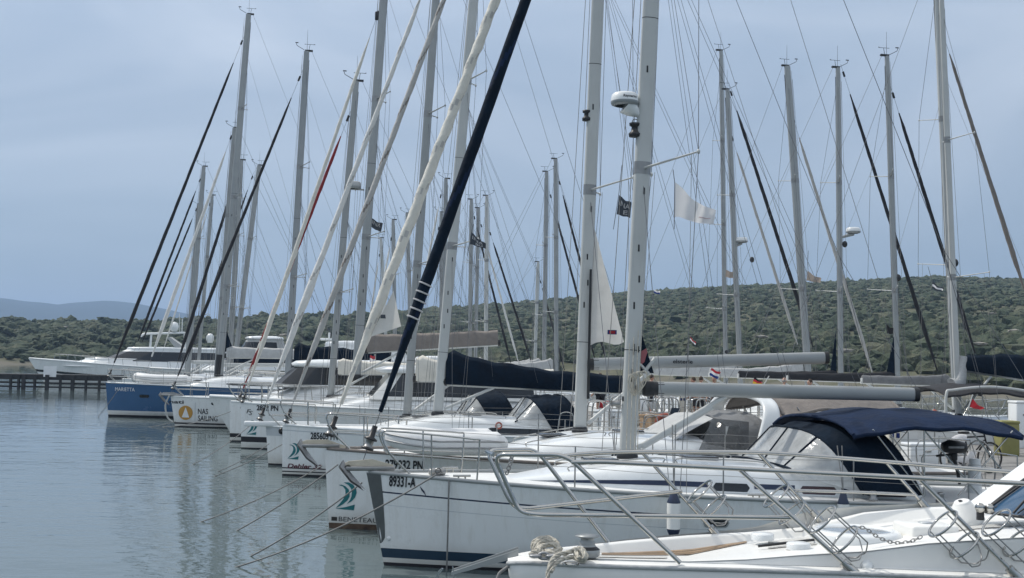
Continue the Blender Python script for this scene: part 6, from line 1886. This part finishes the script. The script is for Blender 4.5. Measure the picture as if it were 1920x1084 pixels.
# mooring lines running down into the water
def mline(label, a, b, sag=0.12, r=0.012, m='ropeg', name='mooring_line', mid=None):
    a, b = V(a), V(b)
    o = empty(name, a)
    pts = [(a.lerp(b, t) - a) + V((0, 0, -sag * 4 * t * (1 - t))) for t in [i / 14 for i in range(15)]]
    mb = MB(); mb.tube(pts, r, 6)
    bpy.data.objects.remove(o)
    ob = mb.build(name, m); ob.location = a
    return tag(ob, label, 'mooring line', 'mooring lines slanting from the bows into the water')
LN = [('mooring line from the nearest yacht side deck, lowest of the slanting lines', (818, 890, 17.0), (436, 1063), .12, 0.012),
      ('mooring line from the nearest yacht bow roller, second lowest of the slanting lines', (679, 905, 17.9), (466, 1043), .06, 0.012),
      ('mooring line from the second yacht bow anchor, third lowest of the slanting lines', (634, 871, 21.0), (441, 995), .05, 0.012),
      ('long mooring line passing in front of the Dehler-type number hull, upper of a pair', (604, 873, 23.0), (370, 979), .08, 0.011),
      ('mooring line from the grey yacht bowsprit down to the left', (578, 803, 31.5), (398, 893), .10, 0.012),
      ('mooring line from the grey yacht bow reel, steeper than its neighbour', (505, 832, 32.0), (405, 884), .06, 0.011),
      ('mooring line from the deck-saloon yacht bow to the water', (478, 790, 37.5), (357, 872), .10, 0.012),
      ('mooring line from the slim yacht bow edge to the water', (432, 772, 41.0), (303, 800), .12, 0.012),
      ('mooring line from the orange-disc yacht stem, short and pale', (330, 790, 49.0), (275, 800), .04, 0.012),
      ('mooring line from the blue hull bow, pale and steep', (222, 730, 56.0), (183, 782), .04, 0.014)]
LN[3] = ('long mooring line reaching the water left of the second yacht bow', (604, 873, 23.0), (370, 979), .08, 0.011)
for lb, a, b_, sg, r_ in LN:
    mline(lb, P(*a), Pz(b_[0], b_[1], 0.0) + V((0, 0, -0.02)), sg, r_)
a = A['bt'].world(A['h'].side(A['bt'].cp(848, 890, -0.95).x, A['h'].zdeck(1.3) - 0.01, 0.012))
pts = [V((0, 0.12, 0.06)), V((0, 0.02, 0.05)), V((0, -0.02, -0.02)), V((0.0, -0.015, -0.6)), V((-0.01, 0.1, -1.25)), V((-0.02, 0.2, -1.6))]
m_ = MB(); m_.tube(smoothpath(pts, 5), 0.014, 6); ob = m_.build('hanging_rope', 'ropeg'); ob.location = a
tag(ob, 'grey rope hanging straight down the side of the nearest hull into the water', 'rope')

# flags
def flag(label, tl, bl, tr, br, Y, rows_m, wave=0.06, n=12, hal=None, staff=None, name='flag', text=None, tm='fwhite', waves=1.5, hm='wire'):
    o = V(P(*tl, Y))
    f_ = empty(name, o); tag(f_, label, 'flag')
    TL, BL, TR, BR = [P(*q, Y) - o for q in (tl, bl, tr, br)]
    nr = len(rows_m) * 3
    W0 = (TR - TL).length
    def pt(u, v): return TL.lerp(TR, u).lerp(BL.lerp(BR, u), v) + V((0, -wave * math.sin(u * waves * 2 * math.pi + v * 1.6) * u, 0.25 * wave * math.sin(u * 9 + v) - 0.07 * W0 * math.sin(math.pi * u) * (1 - v) + 0.03 * W0 * math.sin(2 * math.pi * u) * v))
    mb = MB(); mb.grid([[pt(j / n, i / nr) for j in range(n + 1)] for i in range(nr + 1)], 0, True, fmat=lambda i, j: i // 3)
    mb.build('cloth', list(rows_m), f_)
    if text:
        for s_, u0, v0, hh, ww in text:
            W_ = (TR - TL).length; H_ = (BL - TL).length
            t_ = text_on(s_, lambda u, v: pt(min(1, max(0, u / W_)), min(1, max(0, 1 - v / H_))) + V((0, -0.012, 0)), u0 * W_, v0 * H_, hh * H_, ww * W_, 0.01); t_.build('lettering', tm, f_)
    if hal:
        t_ = MB(); t_.tube([P(*q, Y) - o for q in hal], 0.006 if Y < 30 else 0.009, 5); t_.build('halyard', hm, f_)
    if staff:
        t_ = MB(); t_.tube([P(*q, Y) - o for q in staff], 0.018, 6); t_.build('staff', 'aluw', f_)
    return f_
flag('large white pennant flag with a faded red mark hanging right of the nearest spreader', (1266, 342), (1264, 409), (1341, 396), (1337, 421), 17.6, ['fwhite'], 0.07, n=20, hal=[(1262, 318), (1265, 342), (1264, 430)], text=[('~', 0.62, 0.22, 0.25, 0.28)], tm='fprint', waves=2.2)
flag('dark square banner with white letters between the two nearest masts', (1161, 366), (1156, 403), (1184, 380), (1182, 408), 20.0, ['fgrey'], 0.03, hal=[(1166, 310), (1160, 366), (1150, 430)], text=[('INA', 0.08, 0.50, 0.30, 0.8), ('E', 0.45, 0.12, 0.26, 0.3)])
flag('small dark banner with white letters left of the cream twisted headsail', (697, 409), (694, 426), (718, 419), (714, 435), 41, ['fgrey'], 0.05, hal=[(699, 360), (697, 409), (692, 470)], text=[('INA', 0.12, 0.45, 0.4, 0.75)])
flag('dark banner with white letters flying under the spreader right of the navy headsail', (884, 435), (881, 459), (911, 457), (911, 466), 30, ['fgrey'], 0.04, hal=[(888, 420), (884, 435), (876, 480)], text=[('INA', 0.1, 0.5, 0.3, 0.7), ('BO', 0.35, 0.12, 0.28, 0.45)])
flag('faded peach courtesy flag under the spreader of the pale-headsail yacht', (1514, 508), (1512, 527), (1540, 522), (1539, 530), 50, ['fpeach'], 0.06, hal=[(1516, 470), (1513, 508), (1505, 560)])
flag('small peach flag against the pair of close masts', (1361, 506), (1360, 520), (1378, 510), (1377, 522), 56, ['fpeach'], 0.05)
flag('small dark flag with white pattern high on the right rigging', (1748, 528), (1747, 542), (1769, 540), (1768, 548), 42, ['fgrey', 'fwhite', 'fgrey'], 0.06, hal=[(1740, 500), (1748, 528), (1747, 560)])
flag('little black skull-style flag low in the rigging left of a mast', (1661, 608), (1663, 626), (1675, 616), (1676, 626), 44, ['fblack'], 0.05, hal=[(1656, 590), (1662, 610), (1672, 660)])
flag('striped courtesy flag, red white and blue, on a short staff above the long boom', (1334, 690), (1330, 704), (1352, 698), (1348, 712), 40, ['fred', 'fwhite', 'fblue'], 0.04, staff=[(1355, 684), (1345, 716)])
flag('black red and gold flag drooping above the long boom', (1414, 707), (1411, 720), (1431, 714), (1428, 722), 44, ['fblack', 'fred', 'fgold'], 0.04, staff=[(1442, 705), (1422, 738)])
flag('red white and blue ensign hanging beside the deck-saloon roof', (694, 666), (693, 682), (704, 668), (705, 688), 45, ['fred', 'fwhite', 'fblue'], 0.03, staff=[(703, 664), (705, 700)])
flag('small red and white flag high between the rigging wires on the hill', (1294, 631), (1293, 637), (1305, 642), (1304, 647), 42, ['fred', 'fwhite'], 0.03, hal=[(1310, 590), (1294, 633), (1283, 670)])
flag('tiny blue and red flag right of the nearest mast on the hillside', (1226, 543), (1226, 550), (1238, 546), (1237, 552), 38, ['fwhite', 'fblue'], 0.03)
flag('dark red triangular ensign behind the near canopy', (1821, 746), (1816, 764), (1846, 766), (1840, 768), 33, ['fred'], 0.04, staff=[(1824, 740), (1815, 768)])
flag('red ensign drooping beside the sprayhood of the nearest yacht', (1650, 788), (1664, 790), (1668, 806), (1671, 812), 24, ['fred'], 0.03)
flag('dark pennant behind the navy headsail lashings', (789, 541), (791, 556), (799, 550), (798, 560), 40, ['fblack'], 0.03)

# lashings round the nearest navy headsail and a pale sheet bundle
lash = empty('sail_lashing', P(790, 590, 17.4))
for k, (px, py) in enumerate(((790, 580), (784, 597), (780, 608), (775, 619), (770, 629))):
    q0 = A['bt'].cp(692, 832); q1 = A['stay'][1]
    t = k
    p = q0.lerp(q1, 0.178 - 0.0095 * k); w_ = A['bt'].world(p)
    d_ = (A['bt'].world(q1) - A['bt'].world(q0)).normalized()
    m_ = MB(); m_.torus(w_ - V(lash.location), 0.096, 0.014, d_ + V((0.08, 0, 0.12 * (k % 2))), 18, 6); m_.build('band', 'fwhite', lash)
tag(lash, 'pale lashings wound round the lower part of the navy rolled headsail', 'lashing')

# ------------------------------------------------------------------ the quay: pedestals, rails, people, bicycle
def quay_pt(px, Y, z=DZ): p = P(px, 600, Y); return V((p.x, p.y, z))
ped0 = None
PG = 'service pedestals on the quay'
for k, (px, Y_, lb) in enumerate(((1675, 24.5, 'tall pale service pedestal beside the near sprayhood'), (1487, 34, 'pale service pedestal behind the arch yacht cockpit'), (1281, 46, 'pale service pedestal seen beneath the boom, left of the vang strut'), (1352, 41, 'pale service pedestal seen between arch and vang strut'))):
    if ped0 is None:
        pd = empty('service_pedestal', quay_pt(px, Y_))
        m_ = MB(); m_.box((0, 0, 0.62), (0.26, 0.22, 1.25), bev=0.03); m_.build('post', 'pedestal', pd)
        m_ = MB(); m_.box((0, 0, 1.29), (0.30, 0.26, 0.10), bev=0.03); m_.build('cap', 'alu', pd)
        for s_ in (-1, 1):
            m_ = MB(); m_.box((0.06 * s_, -0.118, 0.85), (0.07, 0.03, 0.1), bev=0.01); m_.build('socket', 'fblue', pd)
        ped0 = pd
    else:
        pd = ped0.copy(); COL.objects.link(pd); pd.location = quay_pt(px, Y_)
        for ch in list(ped0.children):
            c2 = ch.copy(); COL.objects.link(c2); c2.parent = pd
    tag(pd, lb, 'pedestal', PG)

def rail_gate(label, px, Y, w, hgt, rz=0.0):
    g_ = empty('gangway_rail', quay_pt(px, Y), rz); tag(g_, label, 'gangway rail', 'gangway rails on the quay edge')
    for y_ in (-0.25, 0.25):
        m_ = MB(); m_.tube(smoothpath([(0, y_, 0), (0.0, y_, hgt * 0.8), (0.1, y_, hgt), (w - 0.1, y_, hgt), (w, y_, hgt * 0.8), (w, y_, 0)], 5), 0.022, 7); m_.build('hoop', 'steel', g_)
    m_ = MB(); m_.box((w / 2, 0, 0.06), (w + 0.5, 0.5, 0.06)); m_.build('tread', 'wood', g_)
    m_ = MB(); m_.tube([(0, -0.25, hgt * 0.5), (w, -0.25, hgt * 0.5)], 0.014, 6); m_.build('rung', 'steel', g_)
for lb, px, Y_ in (('arched steel gangway rail right of the nearest mast foot', 1222, 40), ('arched steel gangway rail beneath the gooseneck end of the long boom', 1238, 37), ('arched steel gangway rail left of the person in the white shirt', 1292, 44), ('arched steel gangway rail behind the second yacht mast', 1148, 46), ('arched steel gangway rail between the two nearest masts', 1162, 42)):
    rail_gate(lb, px, Y_, 0.55, 1.15, R(11))

random.seed(3)
for k in range(11):
    g_px, g_Y = 1112 + 31 * k + random.uniform(-6, 6), 34 + (k * 5) % 13
    rail_gate('arched steel gangway rail in the crowded quay row under the booms, %s from the left' % ('first second third fourth fifth sixth seventh eighth ninth tenth eleventh'.split()[k]), g_px, g_Y, 0.5, 1.1, R(11) + random.uniform(-0.3, 0.3))

def skin_mesh(name, verts, edges, radii, m, parent, sub=1):
    me = bpy.data.meshes.new(name)
    me.from_pydata([tuple(v) for v in verts], edges, [])
    ob = bpy.data.objects.new(name, me)
    COL.objects.link(ob)
    ob.modifiers.new('s', 'SKIN')
    for i, r_ in enumerate(radii):
        sv = me.skin_vertices[0].data[i]
        sv.radius = (r_, r_) if not isinstance(r_, tuple) else r_
        sv.use_root = (i == 0)
    md = ob.modifiers.new('u', 'SUBSURF'); md.levels = sub; md.render_levels = sub
    bpy.context.view_layer.update()
    nm = bpy.data.meshes.new_from_object(ob.evaluated_get(bpy.context.evaluated_depsgraph_get()))
    bpy.data.objects.remove(ob)
    nm.materials.clear(); nm.materials.append(M[m])
    for p in nm.polygons: p.use_smooth = True
    o = bpy.data.objects.new(name, nm); COL.objects.link(o)
    o.parent = parent
    return o
def person(label, loc, rz, shirt='shirtw', shorts='shirtd', hair='hair', bald=False, bend=0.0, hgt=1.75):
    p_ = empty('person', loc, rz); tag(p_, label, 'person')
    k = hgt / 1.75
    S_ = lambda x, y, z: V((x * k, y * k, z * k))
    # facing +x
    J = [S_(0, 0, 0.95), S_(0, 0, 1.15), S_(0.01, 0, 1.36), S_(0.01, 0, 1.49), S_(0.03, 0, 1.56),
         S_(0.01, 0.19, 1.42), S_(0.02, 0.25, 1.14), S_(0.16, 0.24, 0.94), S_(0.24, 0.22, 0.90),
         S_(0.01, -0.19, 1.42), S_(-0.02, -0.26, 1.14), S_(0.10, -0.26, 0.92), S_(0.17, -0.25, 0.86),
         S_(0.0, 0.10, 0.88), S_(0.03, 0.11, 0.50), S_(0.0, 0.11, 0.09), S_(0.15, 0.12, 0.04),
         S_(0.0, -0.10, 0.88), S_(0.0, -0.11, 0.50), S_(-0.04, -0.11, 0.09), S_(0.11, -0.12, 0.04)]
    E_ = [(0, 1), (1, 2), (2, 3), (3, 4), (2, 5), (5, 6), (6, 7), (7, 8), (2, 9), (9, 10), (10, 11), (11, 12), (0, 13), (13, 14), (14, 15), (15, 16), (0, 17), (17, 18), (18, 19), (19, 20)]
    rad = [.13, .125, .13, .06, .055, .065, .045, .034, .03, .065, .045, .034, .03, .085, .058, .04, .035, .085, .058, .04, .035]
    skin_mesh('body', J, E_, rad, 'skin', p_, 2)
    hd = MB()
    c = S_(0.05, 0, 1.65)
    rows = []
    for i in range(13):
        th = 0.02 + (math.pi - 0.04) * i / 12
        row = []
        for j in range(18):
            ph = 2 * math.pi * j / 18
            x, y, z = math.sin(th) * math.cos(ph), math.sin(th) * math.sin(ph), math.cos(th)
            rx, ry, rz_ = 0.098, 0.076 * (1 - 0.18 * max(0, -z)), 0.118
            nose = 0.026 * math.exp(-((z + 0.08) / 0.16) ** 2 - (y / 0.16) ** 2) if x > 0.5 else 0
            eye = -0.012 * math.exp(-((z - 0.12) / 0.10) ** 2 - ((abs(y) - 0.36) / 0.16) ** 2) if x > 0.3 else 0
            row.append(c + V((x * rx + nose + eye, y * ry, z * rz_)) * k)
        rows.append(row)
    hd.grid(rows, 0, True, closed=True)
    for s_ in (-1, 1): hd.ell(c + V((-0.01, s_ * 0.08, -0.01)), (0.022, 0.012, 0.033), 8, 6)
    hd.build('head', 'skin', p_)
    for s_ in (-1, 1):
        e_ = MB(); e_.ell(c + V((0.084, s_ * 0.03, 0.014)), (0.012, 0.013, 0.009), 8, 5); e_.build('eye', 'ink', p_)
    m_ = MB(); m_.box(c + V((0.088, 0, -0.055)), (0.012, 0.045, 0.009), bev=0.003); m_.build('mouth', 'red', p_)
    hm = MB()
    rows = []
    for i in range(8):
        th = 0.02 + (1.75 if not bald else 1.2) * i / 7
        rows.append([c + V((-0.012 + math.sin(th) * math.cos(ph) * 0.106 * (1 if math.cos(ph) < 0.2 else 0.93 - 0.25 * max(0, i - 4) / 3), math.sin(th) * math.sin(ph) * 0.086, 0.012 + math.cos(th) * 0.122)) * 1.0 for ph in [2 * math.pi * j / 18 for j in range(18)]])
    if not bald: hm.grid(rows, 0, True, closed=True); hm.build('hair', hair, p_)
    else:
        hm.tube([c + V((0.0, 0.082, 0.0)), c + V((-0.07, 0.06, 0.0)), c + V((-0.1, 0, 0.0)), c + V((-0.07, -0.06, 0.0)), c + V((0.0, -0.082, 0.0))], [0.012, 0.03, 0.035, 0.03, 0.012], 8); hm.build('hair', hair, p_)
    sj = [J[0] + V((0, 0, -0.04)), J[1], J[2], S_(0.01, 0, 1.45), J[5], S_(0.02, 0.235, 1.22), J[9], S_(-0.01, -0.245, 1.22)]
    skin_mesh('shirt', sj, [(0, 1), (1, 2), (2, 3), (2, 4), (4, 5), (2, 6), (6, 7)], [.155, .15, .152, .085, .085, .07, .085, .07], shirt, p_, 2)
    qj = [J[0] + V((0, 0, 0.03)), J[13], S_(0.03, 0.11, 0.56), J[17], S_(0.0, -0.11, 0.56)]
    skin_mesh('shorts', qj, [(0, 1), (1, 2), (0, 3), (3, 4)], [.15, .108, .088, .108, .088], shorts, p_, 2)
    for y_, dx in ((0.115, 0.05), (-0.115, 0.01)):
        m_ = MB(); m_.box(S_(dx + 0.02, y_, 0.04), (0.27, 0.10, 0.08), bev=0.03); m_.build('shoe', 'fwhite', p_)
        for f_ in range(4):
            pass
    for (wr_, s_) in ((J[8], 1), (J[12], -1)):
        hb = MB()
        hb.ell(wr_ + V((0.03, 0, -0.02)), (0.045, 0.022, 0.035), 8, 6)
        for f_ in range(4):
            a = wr_ + V((0.06, 0.0, 0.005 - 0.018 * f_))
            hb.tube([a, a + V((0.04 - 0.004 * abs(f_ - 1), 0.004 * s_, -0.012)), a + V((0.055 - 0.005 * abs(f_ - 1), 0.0, -0.04))], [0.010, 0.009, 0.007], 6)
        hb.tube([wr_ + V((0.02, 0.0, 0.012)), wr_ + V((0.05, 0.02 * s_, 0.035)), wr_ + V((0.075, 0.016 * s_, 0.03))], [0.012, 0.010, 0.008], 6)
        hb.build('hand', 'skin', p_)
    return p_
person('person with bald head and white shirt standing behind the long near boom', quay_pt(1471, 42, 0.87), R(70), 'shirtw', 'shirtd', 'hair', bald=True, hgt=1.78)
person('person with brown hair, only the head showing above the boom end', quay_pt(1521, 43, 0.87), R(200), 'shirtb', 'shirtd', 'hairb', hgt=1.72)
person('person in a white shirt and black shorts on the quay below the boom', quay_pt(1315, 45, 0.87), R(60), 'shirtw', 'shirtd', 'hairb', hgt=1.72)
person('person in black clothes on the quay beside the arch of the second yacht', quay_pt(1341, 43, 0.87), R(240), 'shirtd', 'shirtd', 'hairb', hgt=1.78)
person('person in a red shirt on the quay next to the person in black shorts', quay_pt(1303, 46, 0.87), R(150), 'shirtr', 'shirtd', 'hairb', hgt=1.68)

# outboard motor clamped on the pushpit of the nearest yacht
q = P(1789, 838, 19.6)
ob = empty('outboard_motor', q); tag(ob, 'black covered outboard motor hung on the stern rail of the nearest yacht', 'outboard motor')
m_ = MB()
rows = []
for x, hw_, z0, z1 in ((-0.20, 0.05, -0.04, 0.03), (-0.19, 0.10, -0.09, 0.07), (-0.08, 0.13, -0.11, 0.12), (0.05, 0.13, -0.11, 0.11), (0.17, 0.11, -0.10, 0.08), (0.20, 0.06, -0.06, 0.03)):
    rows.append([V((x, hw_ * math.cos(a) * (1 if abs(math.sin(a)) < 0.8 else 0.9), lerp(z0, z1, 0.5 + 0.5 * math.copysign(abs(math.sin(a)) ** 0.6, math.sin(a))))) for a in [2 * math.pi * k / 14 for k in range(14)]])
m_.grid(rows, 0, True, closed=True); m_.add(rows[0], [tuple(range(14))], 0, True); m_.add(rows[-1], [tuple(range(14))], 0, True); fix_normals(m_.build('cowl', 'plastic', ob))
m_ = MB(); m_.box((-0.01, -0.125, 0.0), (0.26, 0.02, 0.035), bev=0.008); m_.build('cowl_stripe', 'galv', ob)
m_ = MB(); m_.box((0.0, 0, -0.16), (0.10, 0.09, 0.14), bev=0.03); m_.tube([(0.0, 0, -0.2), (0.06, 0, -0.42), (0.09, 0, -0.62)], [0.035, 0.03, 0.025], 8); m_.build('leg', 'plastic', ob)
m_ = MB(); m_.tube([(0, 0.03, -0.12), (-0.28, 0.05, -0.16)], 0.02, 6); m_.build('tiller', 'plastic', ob)
m_ = MB(); m_.box((-0.02, 0.1, -0.2), (0.1, 0.06, 0.16), bev=0.02); m_.build('clamp', 'steeld', ob)

# a bicycle leaning on the quay, boxes and a covered locker
bc = empty('bicycle', quay_pt(1820, 25.5), R(20)); tag(bc, 'bicycle standing on the quay behind the outboard motor', 'bicycle')
for x in (-0.5, 0.5):
    m_ = MB(); m_.torus((x, 0, 0.34), 0.32, 0.022, (0, 1, 0), 26, 6)
    w_ = m_.build('wheel', 'rubber', bc)
    m_ = MB()
    for k in range(10):
        a = math.pi * 2 * k / 10; m_.tube([(x, 0, 0.34), (x + 0.31 * math.cos(a), 0, 0.34 + 0.31 * math.sin(a))], 0.003, 4)
    m_.build('spokes', 'steel', w_)
m_ = MB()
for a, b_ in (((-0.5, 0, 0.34), (-0.05, 0, 0.32)), ((-0.05, 0, 0.32), (-0.18, 0, 0.82)), ((-0.18, 0, 0.78), (0.35, 0, 0.80)), ((-0.05, 0, 0.32), (0.36, 0, 0.72)), ((0.5, 0, 0.34), (0.33, 0, 0.92)), ((-0.5, 0, 0.34), (-0.17, 0, 0.75))): m_.tube([a, b_], 0.018, 6)
m_.build('frame', 'fblack', bc)
m_ = MB(); m_.box((-0.2, 0, 0.88), (0.24, 0.12, 0.05), bev=0.02); m_.build('saddle', 'rubber', bc)
m_ = MB(); m_.tube(smoothpath([(0.22, -0.28, 0.98), (0.32, -0.2, 0.97), (0.34, 0, 0.95), (0.32, 0.2, 0.97), (0.22, 0.28, 0.98)], 3), 0.014, 6); m_.build('handlebar', 'steel', bc)
def chest(label, px, Y, size, m, rz=0.2, lid='gel', z=DZ, name='dock_box', cat='dock box'):
    b_ = empty(name, quay_pt(px, Y, z), rz); tag(b_, label, cat)
    m_ = MB(); m_.box((0, 0, size[2] / 2), size, bev=0.04); m_.build('box', m, b_)
    m_ = MB(); m_.box((0, 0, size[2] + 0.03), (size[0] * 1.05, size[1] * 1.05, 0.08), bev=0.03); m_.build('lid', lid, b_)
    m_ = MB(); m_.box((0, -size[1] / 2 - 0.01, size[2] * 0.75), (0.12, 0.03, 0.05), bev=0.01); m_.build('latch', 'steeld', b_)
chest('low white dock box on the quay beneath the near canopy', 1730, 27.5, (0.9, 0.5, 0.45), 'gel')
chest('yellow-green covered box standing on the quay right of the canopy struts', 1886, 31.0, (0.5, 0.45, 0.85), 'yellow', 0.1, 'yellow')
chest('white upright cabinet behind the yellow-green box', 1912, 34.0, (0.5, 0.5, 1.3), 'gel', 0.1, 'gel', name='cabinet', cat='cabinet')
chest('grey dock box at the foot of the arch yacht stern', 1545, 31.0, (1.0, 0.55, 0.5), 'lightgrey')
for k, (px, Y_, lb) in enumerate(((1722, 23.2, 'steel mooring bollard on the quay left of the dock box'), (1745, 29.2, 'steel mooring bollard on the quay right of the white dock box'))):
    m_ = MB(); m_.lathe([(0.14, 0), (0.14, 0.03), (0.09, 0.05), (0.08, 0.22), (0.13, 0.26), (0.12, 0.31), (0, 0.33)], (0, 0, 0), 14)
    b_ = m_.build('bollard', 'steel'); b_.location = quay_pt(px, Y_); tag(b_, lb, 'bollard', 'bollards on the quay')
by = MB(); by.lathe([(0.02, -0.14), (0.08, -0.11), (0.12, 0), (0.08, 0.11), (0.02, 0.16)], (0, 0, 0), 16)
b_ = by.build('buoy', 'buoy'); b_.location = quay_pt(1752, 33, DZ + 0.95); 
m_ = MB(); m_.tube([(0, 0, -0.95), (0, 0, 0.25)], 0.02, 6); m_.build('rod', 'steeld', b_); tag(b_, 'orange buoy on a rod standing on the quay', 'buoy')

# things hung on the sterns of the yachts at the quay
def outboard(label, loc, rz, m='plastic', sc=1.0):
    o = ob.copy(); COL.objects.link(o); o.location = loc; o.rotation_euler = (0, 0, rz); o.scale = (sc,) * 3
    for ch in list(ob.children):
        c2 = ch.copy(); COL.objects.link(c2); c2.parent = o
    tag(o, label, 'outboard motor')
    return o
for d_, lb, y_ in ((Cc, 'small black outboard motor on the stern rail of the black-banded yacht', -1.0), (Dd, 'small black outboard motor on the stern rail of the grey yacht', -0.9)):
    h = d_['h']; outboard(lb, d_['bt'].world((h.L - 0.25, y_, h.sheer(1) + 0.55)), d_['bt'].a + 1.2, sc=0.9)
def horseshoe(label, d_, x, y_, z, m='buoy'):
    o = empty('horseshoe_buoy', d_['bt'].world((x, y_, z)), d_['bt'].a); tag(o, label, 'lifebuoy')
    mb = MB(); mb.torus((0, 0, 0), 0.21, 0.075, (0.15, 1, 0), 18, 8, arc=math.pi * 1.55); mb.build('float', m, o)
    mb = MB(); mb.tube([(0.1, -0.02, -0.22), (0.0, -0.06, -0.3), (-0.1, -0.02, -0.22)], 0.02, 6); mb.build('strap', 'black', o)
    return o
horseshoe('pale horseshoe lifebuoy on the stern rail of the second yacht', Bb, 11.6, -1.62, 1.6, 'fwhite')
horseshoe('dull orange horseshoe lifebuoy on the stern rail of the black-banded yacht', Cc, 9.9, -1.25, 1.5)
horseshoe('pale horseshoe lifebuoy on the stern rail of the grey yacht', Dd, 10.9, -1.2, 1.4, 'fwhite')
# folding chairs, crates and bags on the quay
def chair(label, px, Y, rz, m):
    o = empty('folding_chair', quay_pt(px, Y), rz); tag(o, label, 'chair', 'folding chairs on the quay')
    for sd in (-1, 1):
        for a, b_ in (((-0.22, 0.22 * sd, 0), (0.24, 0.22 * sd, 0.9)), ((0.24, 0.24 * sd, 0), (-0.24, 0.24 * sd, 0.46))):
            mb = MB(); mb.tube([a, b_], 0.014, 6); mb.build('leg', 'steeld', o)
    mb = MB(); mb.box((0, 0, 0.44), (0.46, 0.44, 0.025), bev=0.01); mb.build('seat', m, o)
    mb = MB(); mb.box((0.2, 0, 0.76), (0.03, 0.44, 0.26), rot=Matrix.Rotation(0.3, 3, 'Y'), bev=0.01); mb.build('backrest', m, o)
chair('dark folding chair on the quay seen between mast and boom strut', 1258, 36, 0.5, 'navy')
chair('red folding chair on the quay seen between the two nearest masts', 1135, 41, 1.2, 'fred')
chair('pale folding chair on the quay left of the dark one', 1236, 41, 2.2, 'lightgrey')
chest('dark crate on the quay under the boom strut', 1275, 33, (0.8, 0.6, 0.5), 'rubber', 0.4, 'rubber', name='crate', cat='crate')
chest('brown wooden crate on the quay right of the nearest mast', 1226, 34, (0.6, 0.5, 0.7), 'teak', 0.7, 'teak', name='crate', cat='crate')
chest('white dock box on the quay between the two nearest masts', 1146, 39, (1.1, 0.6, 0.6), 'gel', 0.3)
chest('pale dock box on the quay behind the pale folding chair', 1190, 50, (1.2, 0.6, 0.7), 'gel', 0.3)
person('person in a blue shirt on the quay between the two nearest masts', quay_pt(1128, 47, 0.87), R(120), 'shirtb', 'shirtd', 'hairb', hgt=1.75)
person('person in a red shirt behind the navy mainsail corner', quay_pt(1222, 48, 0.87), R(20), 'shirtr', 'shirtd', 'hairb', hgt=1.72)
